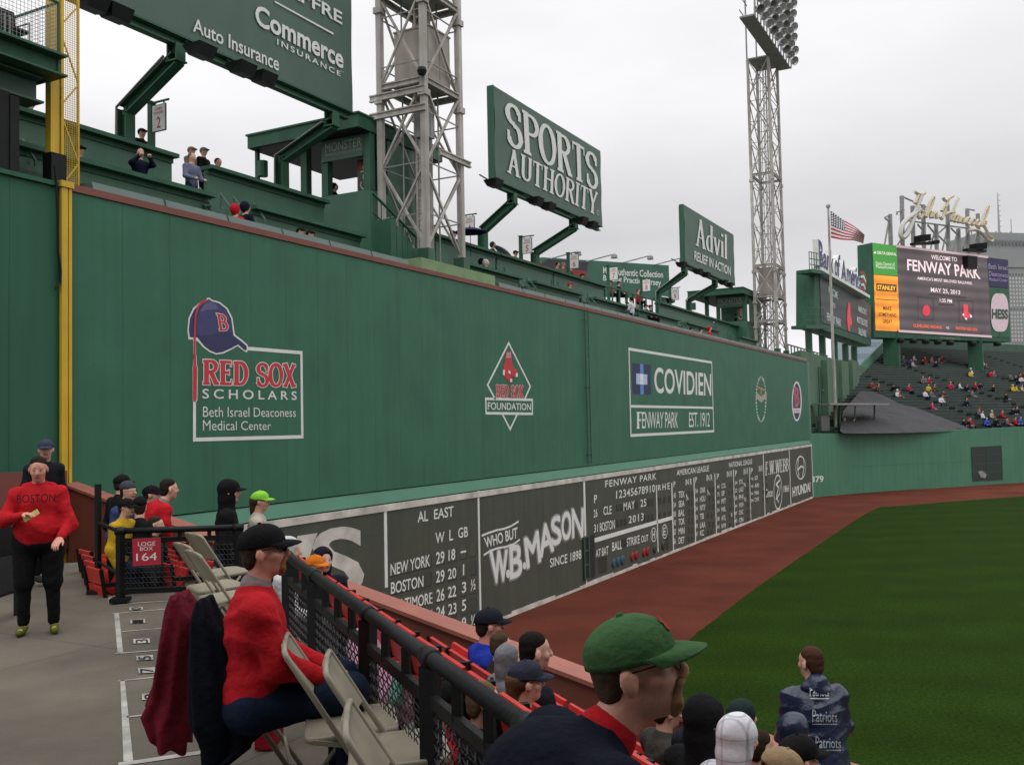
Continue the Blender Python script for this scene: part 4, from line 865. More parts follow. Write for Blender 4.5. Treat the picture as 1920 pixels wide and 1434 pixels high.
# flag and pole
Pf = at(1567, 800, 86); Tf = np.array((Pf[0], Pf[1], (at(1556, 386, 86))[2]))
fl = thing('flagpole', 'tall thin flagpole flying a striped flag near centre field', 'flagpole', (Pf[0], Pf[1], 4))
part('pole', MB().tube([(Pf[0], Pf[1], 4), (*Pf[:2], Tf[2])], [.16, .09], 10).lathe((*Pf[:2], Tf[2]+.15), [(.01, -.2), (.2, -.1), (.2, .1), (.01, .2)], 10), m_steel, fl)
FW = lambda u, v: None
A7 = zo(1440, 320, 3.983)
def flagpt(u, v):   # u along the fly, v from the top
    tl = np.array(A7(467, 300)[0]); bl_ = np.array(A7(470, 502)[0]); tr = np.array(A7(722, 475)[0]); br = np.array(A7(712, 540)[0])
    p = (tl*(1-u)+tr*u)*(1-v)+(bl_*(1-u)+br*u)*v; p = p+np.array((0, 2.2*math.sin(u*7)*u))
    return at(p[0], p[1], 86+1.2*math.sin(u*6+v*1.2)*u)
stripes = []
for s_ in range(13):
    mi = 0 if s_ % 2 == 0 else 1
    u0 = .42 if s_ < 7 else 0
    stripes.append((u0, 1, s_/13, (s_+1)/13, mi))
mb = MB()
for u0, u1, v0, v1, mi in stripes+[(0, .42, 0, 7/13, 2)]:
    mb.grid([[flagpt(u, v) for v in np.linspace(v0, v1, 3)] for u in np.linspace(u0, u1, 14)], mi)
fg = part('flag', mb, [M((.42, .02, .05), .7), M((.72, .72, .72), .7), M((.02, .025, .10), .7)], fl, smooth=True)
mb = MB()
for i in range(6):
    for j in range(5):
        u, v = .035+.07*i, .05+.1*j; c = flagpt(u+.01, v+.01); r_ = .10
        mb.poly([c+_rt*r_*math.cos(a)-_fw*.03+_up*r_*math.sin(a) for a in np.linspace(0, 2*math.pi, 6)[:-1]])
part('flag_stars', mb, m_white, fg)
# ---- video boards
m_scr = M
def screen_mat(name, c, e=.7, lines_=.25):
    m = mat(name, c, .4, .18, .25); t = m.node_tree; b = t.nodes['Principled BSDF']
    co = t.nodes.new('ShaderNodeTexCoord'); wv = t.nodes.new('ShaderNodeTexWave'); wv.bands_direction = 'Z'; wv.inputs['Scale'].default_value = .22; wv.inputs['Distortion'].default_value = .6
    t.links.new(co.outputs['Object'], wv.inputs[0]); r = t.nodes.new('ShaderNodeMapRange'); r.inputs[3].default_value = 1-lines_; r.inputs[4].default_value = 1+lines_; t.links.new(wv.outputs['Fac'], r.inputs[0])
    q = t.nodes.new('ShaderNodeMix'); q.data_type = 'RGBA'; q.blend_type = 'MULTIPLY'; q.inputs[0].default_value = 1; t.links.new(b.inputs['Base Color'].links[0].from_socket, q.inputs[6]); t.links.new(r.outputs[0], q.inputs[7])
    t.links.new(q.outputs[2], b.inputs['Emission Color']); b.inputs['Emission Strength'].default_value = e; b.inputs['Base Color'].links[0]
    t.links.remove(b.inputs['Base Color'].links[0]); b.inputs['Base Color'].default_value = (.01, .01, .012, 1); return m
A9 = zo(1600, 360, 4.781)
vA, vB = at(1640, 632, 118), at(1893, 632, 132); nV = nrm(np.cross(vB-vA, (0, 0, 1)))
if np.dot(nV, _C-vA) < 0: nV = -nV
def VQ(Zf, off=0): return lambda *a: [onp(px, py, vA+nV*off, nV) for px, py in Zf(*a)]
vb = thing('video_board', 'huge video scoreboard in a green frame above the bleachers', 'video board', (*((vA+vB)/2)[:2], 9))
q9 = VQ(A9)
body = q9(165,455, 1385,608, 1412,1345, 185,1302)
mb = MB().poly(body, 2.2, nV); part('board_frame', mb, m_green, vb)
mb = MB()
for f in (.17, .78):
    P = body[3]*(1-f)+body[2]*f-nV*1.2; mb.beam(P+(0, 0, 1), (P[0], P[1], 6), 2.2, 1.8, up=(1, 0, 0))
part('support_column', mb, m_green, vb)
q1, q2, q3 = VQ(A9, .06), VQ(A9, .14), VQ(A9, .20)
m_led = lambda c, e=.8: M(c, .5, emit=e, var=.05)
scr = part('screen', MB().poly(q1(388,480, 1200,578, 1237,1305, 415,1250)), screen_mat('led_screen', (.105, .080, .084), .82), vb)
part('screen_border', lines(lines(MB(), q2(390,486, 1203,584), .30, nV), q2(416,1246, 1236,1296), .30, nV), m_led((.42, .30, .32)), scr)
tx = MB(); text(tx, "FENWAY PARK", q2(482,602, 1125,670, 1142,782, 484,702), .02); text(tx, "WELCOME TO", q2(697,562, 928,588, 930,625, 700,604), .012)
text(tx, "AMERICA'S MOST BELOVED BALLPARK", q2(572,758, 1065,805, 1068,832, 574,785), .012); text(tx, "MAY 25, 2013", q2(694,855, 957,883, 958,925, 696,903), .012); text(tx, "1:35 PM", q2(774,952, 884,964, 885,996, 776,986), .012); text(tx, "VS", q2(832,1206, 860,1208, 860,1230, 832,1228))
part('screen_lettering', tx, m_led((.72, .58, .60)), scr)
tx = MB(); text(tx, "CLEVELAND INDIANS", q2(536,1182, 792,1202, 794,1228, 538,1210), .02); text(tx, "BOSTON RED SOX", q2(918,1206, 1112,1222, 1114,1248, 920,1230), .02); part('screen_lettering', tx, m_led((.75, .10, .04)), scr)
bx = MB()
for a in ((582,938, 718,950, 722,1148, 584,1140), (950,970, 1074,980, 1076,1172, 952,1164), (690,910, 1010,945, 1010,950, 690,915), (772,1004, 905,1014, 905,1018, 772,1008)): lines(bx, q2(*a), .10, nV, close=True)
part('screen_border', bx, m_led((.03, .02, .025)), scr)
# plain generic team badges: a feathered roundel stand-in and the pair of socks
part('team_badge', MB().poly(q2(*[v for q in ell((655, 1062), 34, 50, 20) for v in q])), m_led((.50, .03, .05)), scr)
rd = MB().poly(q2(985,1010, 1005,1003, 1025,1012, 1030,1080, 1055,1098, 1065,1125, 1040,1128, 1012,1122, 1020,1148, 1000,1140, 980,1105, 990,1060)); part('team_badge', rd, m_led((.58, .04, .06)), scr)
wq = MB().poly(q3(981,1090, 995,1092, 993,1110, 980,1106)).poly(q3(1045,1100, 1062,1106, 1064,1124, 1048,1124)).poly(q3(1005,1125, 1020,1128, 1018,1146, 1004,1140)); part('team_badge', wq, m_led((.7, .65, .65)), scr)
pn = part('side_panel', MB().poly(q1(170,460, 388,480, 402,755, 182,738)), m_led((.045, .22, .035), .8), vb)
tx = MB(); text(tx, "DELTA DENTAL", q2(215,530, 388,548, 388,573, 216,556), .02); tx.poly(q2(180,552, 195,528, 208,552)); text(tx, "Delta Dental of", q2(203,625, 372,635, 372,664, 203,654)); text(tx, "Massachusetts", q2(203,655, 372,665, 372,692, 203,682)); part('panel_lettering', tx, m_led((.60, .62, .50)), pn)
pn = part('side_panel', MB().poly(q1(183,742, 400,760, 416,1250, 200,1240)), screen_mat('orange_led_panel', (.90, .30, .02), 1.15, .22), vb)
part('panel_label', MB().poly(q2(205,818, 388,832, 388,898, 206,884)), m_led((.05, .02, .01)), pn)
tx = MB(); text(tx, "STANLEY", q3(215,832, 380,845, 380,886, 216,874), .03); part('panel_lettering', tx, m_led((.85, .45, .05)), pn)
tx = MB(); text(tx, "MAKE", q2(268,1022, 343,1028, 343,1064, 268,1058), .02); text(tx, "SOMETHING", q2(226,1078, 386,1090, 386,1124, 226,1112), .02); text(tx, "GREAT", q2(263,1140, 348,1146, 348,1180, 263,1174), .02); lines(tx, q2(205,960, 395,972), .10, nV); part('panel_lettering', tx, m_led((.04, .02, .012)), pn)
pn = part('side_panel', MB().poly(q1(1205,592, 1388,612, 1390,862, 1212,845)), M((.03, .02, .085), .5), vb)
tx = MB(); text(tx, "Beth Israel", q2(1212,640, 1380,662, 1380,702, 1212,690)); text(tx, "Deaconess", q2(1215,708, 1384,730, 1384,768, 1216,752)); text(tx, "Medical Center", q2(1218,765, 1384,778, 1384,806, 1218,798)); part('panel_lettering', tx, M((.42, .36, .58), .5), pn)
pn = part('side_panel', MB().poly(q1(1214,856, 1392,868, 1406,1304, 1238,1298)), M((.02, .11, .055), .5), vb)
lb = []
for a in range(0, 360, 12):
    c, s_ = math.cos(R(a)), math.sin(R(a)); lb.append((1312+79*abs(c)**.6*(1 if c > 0 else -1), 1080-172*abs(s_)**.75*(1 if s_ > 0 else -1)+8*c))
part('panel_oval', MB().poly(q2(*[v for q in lb for v in q])), M((.66, .50, .55), .5, emit=.14), pn)
tx = MB(); text(tx, "HESS", q3(1243,1045, 1388,1052, 1388,1140, 1243,1136), .04); lines(tx, q2(1302,872, 1306,908), .12, nV); lines(tx, q2(1316,1252, 1318,1298), .12, nV); part('panel_lettering', tx, M((.015, .09, .05), .5), pn)
tx = MB(); text(tx, "MITSUBISHI ELECTRIC", VQ(A9, .05)(782,1298, 955,1306, 955,1322, 782,1314)); part('frame_lettering', tx, m_steel, vb)
for x, y in ((405, 1328), (518, 1332), (632, 1338), (740, 1342), (850, 1350), (1055, 1358), (1272, 1358)):
    P = q9(x, y)[0]; part('floodlight', MB().lathe(P+nV*.3, [(.02, .3), (.3, .25), (.5, 0), (.45, -.35), (.02, -.4)], 8), m_black, vb)
mb = MB()
for a, b, c, d in ((470, 478, 680, 470), (940, 530, 1110, 545)): P = q9(a, b, c, d); mb.beam(P[0]+nV*1.0, P[1]+nV*1.0, .8, .3)
part('lamp_walkway', mb, m_black, vb)
for c, e in (((545, 430), 45), ((645, 468), 25), ((1045, 505), 50)):
    P = q9(*c)[0]+nV*1.2; r_ = e/1800*125/4.781; part('floodlight', MB().obox(P, _rt*r_+_up*r_*.1, _up*r_*.6, nV*.5), m_black, vb)
P = VQ(A9, .9)(1025, 568, 1113, 578, 1113, 692, 1030, 678); part('hanging_speaker', MB().poly(P, .8, nV), m_black, vb)
# script sign on its frame
sg = thing('script_sign', 'cream script lettering sign on a lattice frame above the video board', 'sign', q9(760, 520)[0], None)
SCR = [(495,12, 530,32, 560,36, 585,22), (532,32, 515,70, 495,112, 512,100), (558,38, 530,110, 500,210, 455,335, 420,400, 385,422, 368,385, 385,310, 430,255, 495,205, 545,168), (545,178, 525,205, 532,243, 552,240, 566,205, 548,180, 580,196),
 (588,235, 620,130, 650,68, 666,62, 658,105, 628,165, 598,240, 622,190, 640,192, 636,240, 652,225), (655,246, 664,198, 668,215, 688,194, 688,244, 710,218), (745,62, 770,90, 800,70, 838,48), (800,78, 772,150, 742,250, 722,232), (884,70, 850,150, 818,258, 838,266), (735,185, 760,140, 775,190, 755,220, 800,200, 850,196),
 (872,218, 850,232, 845,266, 864,274, 886,222, 880,280, 898,262), (900,288, 911,238, 915,255, 934,238, 926,290, 946,270), (986,246, 964,252, 955,288, 974,302, 995,282), (1014,256, 1000,280, 1010,307, 1028,292, 1030,264, 1014,256), (1062,266, 1046,276, 1042,306, 1060,314, 1080,292),
 (1086,318, 1112,222, 1140,150, 1154,144, 1142,200, 1098,312), (1096,292, 1120,274, 1130,292, 1104,302, 1125,332, 1160,400, 1190,430, 1182,456, 1150,440, 1100,385, 1040,352, 972,356)]
def smoothpts(P, n=5):
    P = [np.asarray(p) for p in P]; out_ = []
    for i in range(len(P)-1):
        a, b, c, d = P[max(i-1, 0)], P[i], P[i+1], P[min(i+2, len(P)-1)]
        for t_ in np.linspace(0, 1, n, endpoint=False): out_.append(.5*((2*b)+(-a+c)*t_+(2*a-5*b+4*c-d)*t_**2+(-a+3*b-3*c+d)*t_**3))
    return out_+[P[-1]]
mb = MB(); mf = MB()
for s_ in SCR:
    P3 = smoothpts(q9(*s_)); P3 = [p+nV*.9 for p in P3]
    mb.tube(P3, .21 if s_[0] != 558 else .30, 6); mf.tube([p+nV*.16 for p in P3], .085, 5)
part('script_letters', mb, M((.52, .50, .46), .5), sg); part('neon_tube', mf, M((.62, .50, .25), .4), sg)
fr = MB()
def fb(x0, y0, x1, y1, w_=.28, o=-.4): P = q9(x0, y0, x1, y1); fr.beam(P[0]+nV*o, P[1]+nV*o, w_)
for x, yt, yb in ((352, 195, 470), (458, 30, 490), (555, 120, 490), (650, 110, 500), (765, 290, 525), (868, 110, 530), (965, 325, 545), (1045, 145, 545), (1140, 190, 570)): fb(x, yt, x+8, yb, .38)
for a in ((352,200, 305,460), (545,260, 415,480), (655,270, 620,470), (760,300, 715,520), (870,300, 820,530), (965,330, 910,530), (1050,340, 1005,500), (1140,330, 1085,560), (305,225, 350,200), (305,225, 345,260), (458,35, 720,150), (415,175, 480,160), (415,175, 415,200), (1045,150, 1110,160), (480,250, 1120,330), (770,380, 860,300), (660,480, 760,380), (780,380, 870,470), (600,285, 640,330), (690,290, 755,370), (900,320, 950,370)): fb(*a, .16)
part('lattice_frame', fr, m_steel_d, sg)
# left video board, seen at a slant, with raised letters
wA, wB = at(1540, 614, 104), at(1633, 650, 117); nW = nrm(np.cross(wB-wA, (0, 0, 1)))
if np.dot(nW, _C-wA) < 0: nW = -nW
def WQ(Zf, off=0): return lambda *a: [onp(px, py, wA+nW*off, nW) for px, py in Zf(*a)]
wv_ = thing('side_video_board', 'dark angled video board beside the flagpole, left of the huge one', 'video board', (*wA[:2], 9))
b7 = WQ(A7)(345,735, 770,1005, 770,1310, 345,1165); part('board_frame', MB().poly(b7, 2, nW), m_green, wv_)
s7 = part('screen', MB().poly(WQ(A7, .06)(385,765, 765,1000, 765,1255, 400,1130)), screen_mat('dim_led_screen', (.03, .042, .04), .5, .35), wv_)
W7 = WQ(A7, .12); tx = MB()
for s_, q in (("WELCOME", (450,862, 520,905, 520,960, 450,915)), ("TO", (485,985, 502,995, 502,1030, 485,1020)), ("FENWAY PARK", (440,1058, 545,1110, 545,1165, 440,1115)), ("AMERICA'S", (672,1005, 735,1035, 735,1080, 672,1050)), ("MOST BELOVED", (665,1085, 742,1120, 742,1168, 665,1133)), ("BALLPARK", (678,1170, 735,1195, 735,1245, 678,1222))): text(tx, s_, W7(*q), .015)
part('screen_lettering', tx, m_led((.30, .36, .36), .6), s7)
part('team_badge', MB().poly(W7(598,985, 612,990, 618,1080, 628,1130, 622,1160, 612,1150, 612,1200, 600,1195, 590,1110)), m_led((.45, .04, .05), .7), s7)
mb = MB()
for x, y in ((370, 1180), (470, 1225), (560, 1265), (640, 1290), (705, 1310)): P = WQ(A7)(x, y)[0]-nW*1; mb.beam(P, (P[0], P[1], 8), .8, .6, up=(1, 0, 0))
part('support_column', mb, m_green_d, wv_)
for (x0, y0, x1, y1), (xa, ya, xb, yb) in (((255, 755, 360, 770), (255, 680, 330, 690)), ((215, 1170, 385, 1175), (215, 1095, 345, 1140))):
    P = WQ(A7)(x0, y0, x1, y1); mb = MB().beam(P[0]+nW*.2, P[1]+nW*.2, 1.6, .35)
    for f in np.linspace(0, .85, 6): q = P[0]*(1-f)+P[1]*f+nW*.8; mb.beam(q, q+(0, 0, 2.0), .07)
    for dz in (.7, 1.3, 2.0): mb.beam(P[0]+nW*.8+(0, 0, dz), P[0]*.15+P[1]*.85+nW*.8+(0, 0, dz), .07)
    part('catwalk', mb, m_green, wv_)
lt = MB()
B7 = [("B", 375,510, 412,540, 412,735, 385,710), ("a", 412,610, 440,630, 440,745, 412,725), ("n", 440,625, 468,645, 468,765, 440,742), ("k", 466,590, 492,600, 492,782, 466,760), ("o", 498,660, 520,670, 520,800, 498,785), ("f", 518,625, 540,630, 540,815, 518,800), ("A", 545,645, 588,690, 588,850, 545,820), ("m", 588,725, 622,745, 622,870, 588,850), ("e", 622,750, 642,760, 642,878, 622,868), ("r", 640,765, 656,770, 656,890, 640,880), ("i", 655,720, 664,725, 664,893, 655,888), ("c", 664,775, 680,780, 680,900, 664,893), ("a", 680,785, 700,795, 700,915, 680,900)]
for c_, *q in B7:
    P = WQ(A7, .9)(*q); V, F = glyphs(c_, .02); V3 = warp(V, P); n_ = len(V3)
    lt.add(V3, F, 1); lt.add(V3-nW*.65, [f[::-1] for f in F], 0)
    from collections import Counter
    ed = Counter()
    for f in F:
        for i in range(len(f)): ed[tuple(sorted((f[i], f[(i+1) % len(f)])))] += 1
    lt.add(np.concatenate([V3-nW*.003, V3-nW*.65]), [(a, b, b+n_, a+n_) for (a, b), k in ed.items() if k == 1], 0)
raised = thing('raised_letter_sign', 'white sided blue bank lettering standing on top of the angled video board', 'sign', WQ(A7)(500, 790)[0])
part('raised_letters', lt, [m_white, M((.03, .035, .16), .4)], raised)
P = WQ(A7, .5)(365,735, 730,945); part('sign_base', MB().beam(P[0], P[1], 1.0, .35), m_white, raised)
mb = MB(); Fq = WQ(A7, .95)
for k in range(5): mb.poly(Fq(688+k*2,755+k*30, 715,748+k*30, 735-k*2,800+k*26, 735-k*3,815+k*26, 712,768+k*30, 690+k*2,772+k*30), mi=k % 2)
part('sign_emblem', mb, [M((.42, .03, .05), .5), m_white], raised)
# ---- city buildings behind
m_pru = mat('pale_grey_office_cladding', (.235, .245, .245), .6, .05, .02)
m_win = mat('grey_office_window', (.12, .135, .14), .3, .1, .05)
DP = 1080; p0, p1 = at(1846, 770, DP), at(2020, 765, DP+25); dp = nrm((p1-p0)*(1, 1, 0)); npu = nrm(np.cross(dp, (0, 0, 1)))
if np.dot(npu, _C-p0) < 0: npu = -npu
zt = at(1850, 432, DP)[2]; zc_ = at(1850, 490, DP)[2]; wd_ = 108
tw = thing('office_tower', 'tall pale grey office tower with rows of windows and a rooftop mast', 'building', (p0[0], p0[1], 0))
mb = MB(); c0 = np.array((p0[0], p0[1], 0))
mb.hexa([c0-(0, 0, 2), c0+dp*wd_-(0, 0, 2), c0+dp*wd_-npu*60-(0, 0, 2), c0-npu*60-(0, 0, 2)]+[v+np.array((0, 0, zt)) for v in (c0+dp*4, c0+dp*wd_, c0+dp*wd_-npu*60, c0-npu*60+dp*4)]); part('wall', mb, m_pru, tw)
part('wall', MB().hexa([v+np.array((0, 0, zc_-5)) for v in (c0-dp*1.5+npu*1.5, c0+dp*wd_+npu*1.5, c0+dp*wd_-npu*5, c0-dp*1.5-npu*5)]+[v+np.array((0, 0, zc_+14)) for v in (c0+dp*1+npu*1.5, c0+dp*wd_+npu*1.5, c0+dp*wd_-npu*5, c0+dp*1-npu*5)]), m_pru, tw, label='plain cornice band near the top')
for r_ in range(34):
    z = zc_-12-r_*4.4; mb = MB()
    if z < 20: break
    for k in range(26):
        a = c0+dp*(2.5+k*4.05)+npu*.3+np.array((0, 0, z)); mb.add([a, a+dp*2.2, a+dp*2.2-(0, 0, 2.4), a-(0, 0, 2.4)], [(0, 1, 2, 3)])
    part('window', mb, M((.46, .47, .45), .4) if r_ % 9 else m_win, tw)
mb = MB()
for k in range(20): a = c0+dp*(8+k*4.6)+npu*1.8+np.array((0, 0, zc_+26)); mb.add([a, a+dp*2.6, a+dp*2.6-(0, 0, 6), a-(0, 0, 6)], [(0, 1, 2, 3)])
part('window', mb, m_win, tw)
tx = MB(); a = c0+dp*14+npu*1.9+np.array((0, 0, zc_+27)); 
mb = MB(); mz = at(1873, 352, DP)[2]; a = at(1873, 425, DP+20); mb.tube([(a[0], a[1], zt-2), (a[0], a[1], mz)], [1.6, .35], 6)
for k in range(7): mb.beam((a[0], a[1], zt+8+k*6), (a[0]+2.5, a[1]+1.3, zt+8+k*6), .6)
b = at(1896, 425, DP+20); mb.tube([(b[0], b[1], zt-2), (b[0], b[1], at(1896, 404, DP)[2])], .5, 5)
for k in range(14): c = c0+dp*(8+k*6.5)-npu*20; mb.beam(c+(0, 0, zt), c+np.array((0, 0, zt+3+3*RNG.rand())), 1.6)
part('mast', mb, M((.30, .30, .31), .6), tw)
def block(label, pxa, pxb, pytop, D, c, wm):
    a, b = at(pxa, 780, D), at(pxb, 780, D); z = at((pxa+pxb)/2, pytop, D)[2]; d = nrm((b-a)*(1, 1, 0)); n_ = nrm(np.cross(d, (0, 0, 1))); n_ = n_ if np.dot(n_, _C-a) > 0 else -n_; L_ = np.linalg.norm((b-a)[:2])
    t = thing('city_building', label, 'building', (a[0], a[1], 0)); a = np.array((a[0], a[1], 0))
    mb = MB().hexa([a, a+d*L_, a+d*L_-n_*20, a-n_*20]+[v+np.array((0, 0, z)) for v in (a, a+d*L_, a+d*L_-n_*20, a-n_*20)]); part('wall', mb, c, t)
    k = 0; zz = z-2
    while zz > 12:
        mb = MB(); q = a+n_*.1+np.array((0, 0, zz)); mb.add([q+d*.5, q+d*(L_-.5), q+d*(L_-.5)-(0, 0, 1.5), q+d*.5-(0, 0, 1.5)], [(0, 1, 2, 3)]); part('window', mb, wm, t); zz -= 3.6
block('pale blue glass building seen between the two video boards', 1606, 1676, 585, 300, M((.28, .35, .40), .4), M((.20, .26, .32), .3))
# ================================================================== STANDS IN FRONT OF AND AROUND THE VIEWPOINT
ZF = 4.90
def GF(px, py, z=ZF): return onz(px, py, z)
rl_d = nrm(LD(-.05, 3.1, 0)-LD(-1.63, 6.9, 0)); rl_n = np.array((-rl_d[1], rl_d[0], 0.0))     # along the railing; toward the field
if np.dot(rl_n, R0) < 0: rl_n = -rl_n
RA, RB = LD(-1.63, 6.9, 0), LD(-.05, 3.1, 0)
W0, W1 = np.array((.05, YP, 0)), np.array((14.4, 8.6, 0)); wdir = nrm(W1-W0); wn = np.array((-wdir[1], wdir[0], 0))
def RO(off, s, z): p = RA+rl_n*off+rl_d*s; return np.array((p[0], p[1], z))
def s_wall(off):                    # where a seat row (at this offset) runs into the low wall
    A = np.array([[rl_d[0], -wdir[0]], [rl_d[1], -wdir[1]]]); b = (W0-RA-rl_n*off)[:2]; return np.linalg.solve(A, b)[0]
# walkway slab, then the terrace steps down to the low wall
back = -14.0
def clipwall(off, s): return max(s, s_wall(off)+.15)
def slab(mb, o0, o1, z, s1=22, zb=1.0, smin=-30):
    a0, a1 = clipwall(o0, smin), clipwall(o1, smin)
    if a1 > s1 or a0 > s1: return
    P = [RO(o0, a0, 0), RO(o1, a1, 0), RO(o1, s1, 0), RO(o0, s1, 0)]
    mb.hexa([np.array((p[0], p[1], zb)) for p in P]+[np.array((p[0], p[1], z)) for p in P])
mb = MB()
slab(mb, -7.5, .12, ZF, smin=-7.4)
struct('walkway', mb, m_conc)
ROWS = [(.78, 4.50), (1.55, 4.08), (2.35, 3.62), (3.15, 3.20), (3.95, 2.86)]
mb = MB(); prev = .125
for i, (o, z) in enumerate(ROWS):
    nx = o+.42 if i < 4 else 9.5
    slab(mb, prev, nx, z); prev = nx
struct('terrace_steps', mb, mat('dark_stained_concrete', (.16, .145, .125), .85, .2, 1.2, bump=.25, bscale=40))
# low wall along the foul line
lw = thing('boundary_wall', 'brown red boundary wall in front of the lower box seats', 'wall', W0)
zt0, zt1 = 5.72, 3.74; L_ = np.linalg.norm((W1-W0)[:2]); ext = 14
def WP(s, z, o=0): p = W0+wdir*s+wn*o; return np.array((p[0], p[1], z))
zt2 = zt1+(zt1-zt0)*ext/L_*.6
for nm, hh, o0, o1, mm_ in (('wall_body', -.03, -.12, .12, m_brick),):
    mb = MB()
    for (sa, za, sb_, zb_) in ((-.1, zt0, L_, zt1), (L_, zt1, L_+ext, zt2)):
        mb.hexa([WP(sa, 0, o0), WP(sb_, 0, o0), WP(sb_, 0, o1), WP(sa, 0, o1), WP(sa, za-.05, o0), WP(sb_, zb_-.05, o0), WP(sb_, zb_-.05, o1), WP(sa, za-.05, o1)])
    part(nm, mb, mm_, lw)
mb = MB()
for (sa, za, sb_, zb_) in ((-.1, zt0, L_, zt1), (L_, zt1, L_+ext, zt2)):
    mb.hexa([WP(sa, za-.047, -.17), WP(sb_, zb_-.047, -.17), WP(sb_, zb_-.047, .15), WP(sa, za-.047, .15), WP(sa, za, -.17), WP(sb_, zb_, -.17), WP(sb_, zb_, .15), WP(sa, za, .15)])
part('wall_coping', mb, mat('faded_red_coping', (.30, .10, .07), .6, .12, 2), lw)
# the same wall returning to the left end
mb = MB().hexa([(.04, YP-.2, 4.5), (-.0+.2, YP-.2, 4.5), (2.0, 5.0, 4.5), (1.8, 5, 4.5), (.04, YP-.2, 5.95), (.2, YP-.2, 5.95), (2.0, 5.0, 6.15), (1.8, 5, 6.15)]); part('wall_body', mb, m_brick, lw)
# unseen roof on columns, added to shade the foreground and the left of the wall
gs = thing('shade_roof', 'dark green grandstand roof over the seats, above the top of the view', 'roof', LD(8, -4, 4))
P = [LD(-9, -30, 0), LD(45, -30, 0), LD(45, -1.5, 0), LD(-3, -1.5, 0), LD(-9.0, -1.0, 0)]
mb = MB(); up5 = [np.array((p[0], p[1], 13.4)) for p in P]; mb.poly([np.array((p[0], p[1], 13.8)) for p in P], .4); part('roof_deck', mb, m_green_d, gs)
mb = MB()
for la, dd in ((5, -3.5), (14, -3.5), (23, -3.5), (5, -14), (14, -14)): p = LD(la, dd, 0); mb.tube([(p[0], p[1], 4), (p[0], p[1], 13.4)], .2, 10)
part('roof_column', mb, m_green_d, gs)
part('shade_back_wall', MB().poly([LD(-9, -5.2, 13.3), LD(45, -5.2, 13.3), LD(45, -6, 13.3), LD(-9, -6, 13.3)], 8.4), m_green_d, gs)  # unseen wall, added to cut the light from behind the camera
# ---------------------------------------------------------------- railing with mesh in front of the folding chairs
m_mesh = mat('black_wire_mesh', (.010, .011, .011), .55, .1, 9)
def railing(label, A, B, posts, zr, zmid, zbot, foot=False, wav=True):
    t = thing('railing', label, 'railing', (*A[:2], zbot)); A = np.asarray(A, float); B = np.asarray(B, float); d = nrm((B-A)*(1, 1, 0)); Ln = np.linalg.norm((B-A)[:2]); n_ = np.array((-d[1], d[0], 0))
    pt = lambda s, z, o=0: np.array((*(A+d*s+n_*o)[:2], z))
    part('top_rail', MB().tube([pt(-.03, zr), pt(Ln+.03, zr)], .032, 12), m_black, t, smooth=True)
    part('lower_rail', MB().beam(pt(0, zmid), pt(Ln, zmid), .03, .05).beam(pt(0, zbot+.1), pt(Ln, zbot+.1), .03, .05), m_black, t)
    for s in posts:
        p = part('post', MB().beam(pt(s, zbot), pt(s, zr-.03), .065, .065), m_black, t); part('collar', MB().lathe(pt(s, zr), [(.01, -.05), (.039, -.05), (.043, 0), (.039, .05), (.01, .05)], 12, d), m_black, p, smooth=True)
        if foot: part('foot_plate', MB().beam(pt(s-.09, zbot+.02), pt(s+.09, zbot+.02), .16, .04), m_black, p)
    for a, b in zip(posts[:-1], posts[1:]):
        mb = MB(); nn = int((b-a)/.38)
        for k in range(1, max(nn, 1)+1): mb.beam(pt(a+(b-a)*k/(nn+1), zmid), pt(a+(b-a)*k/(nn+1), zr-.03), .018, .04)
        part('spacer', mb, m_black, t)
    mb = MB(); sp = .052; amp = .011
    k = 0
    for s in np.arange(.04, Ln, sp*.78):
        zs = np.arange(zbot+.12, zmid-.02, sp*.5)
        mb.tube([pt(s+amp*(1 if (i//1) % 2 else -1), z, .004*(-1)**(i+k)) for i, z in enumerate(zs)], .0036, 3, cap=False); k += 1
    for j, z in enumerate(np.arange(zbot+.13, zmid-.02, sp)):
        ss = np.arange(.02, Ln, .12); mb.tube([pt(s, z, .004) for s in ss], .0036, 3, cap=False)
    part('wire_mesh', mb, m_mesh, t)
    return t
zr = ZF+.85
LnR = np.linalg.norm((RB-RA)[:2])
railing('long black railing with wire mesh in front of the folding chairs', RA, RB+rl_d*.25, [.03, 1.0, 2.35, 3.35, LnR+.2], zr, zr-.16, ZF-.42)
# gate railing carrying the box number sign
gA, gB = GF(222, 1131), GF(452, 1122); gA[2] = gB[2] = ZF
zg = (_C+ray(225, 996)*np.dot(gA-_C, _fw)/1)[2]
railing('black railing with a red box number sign across the aisle', gA, gB, [.02, np.linalg.norm(gB-gA)-.02], zg, zg-.10, ZF+.02, True)
pA = GF(184, 1113); zp = at(184, 908, np.dot(pA-_C, _fw))[2]
pt = thing('aisle_post', 'thin black post standing left of the box number railing', 'post', pA)
part('post', MB().beam(pA, (*pA[:2], zp), .05), m_black, pt); part('foot_plate', MB().beam(pA-R0*.1+(0, 0, .02), pA+R0*.22+(0, 0, .02), .14, .04), m_black, pt); part('side_rail', MB().tube([(*pA[:2], zp-.42), (pA+(gA-pA)*1)[:2].tolist()+[zg]], .02, 6).tube([(*pA[:2], ZF+.35), gA[:2].tolist()+[ZF+.3]], .016, 6), m_black, pt)
sA = zo(0, 780, 3.983); nS = nrm(_C-gA)*(1, 1, 0); gd = nrm(gB-gA); nS = nrm(np.cross(gd, (0, 0, 1))); nS = nS if np.dot(nS, _C-gA) > 0 else -nS
sq = lambda o: (lambda *a: [onp(px, py, gA+nS*o, nS) for px, py in sA(*a)])
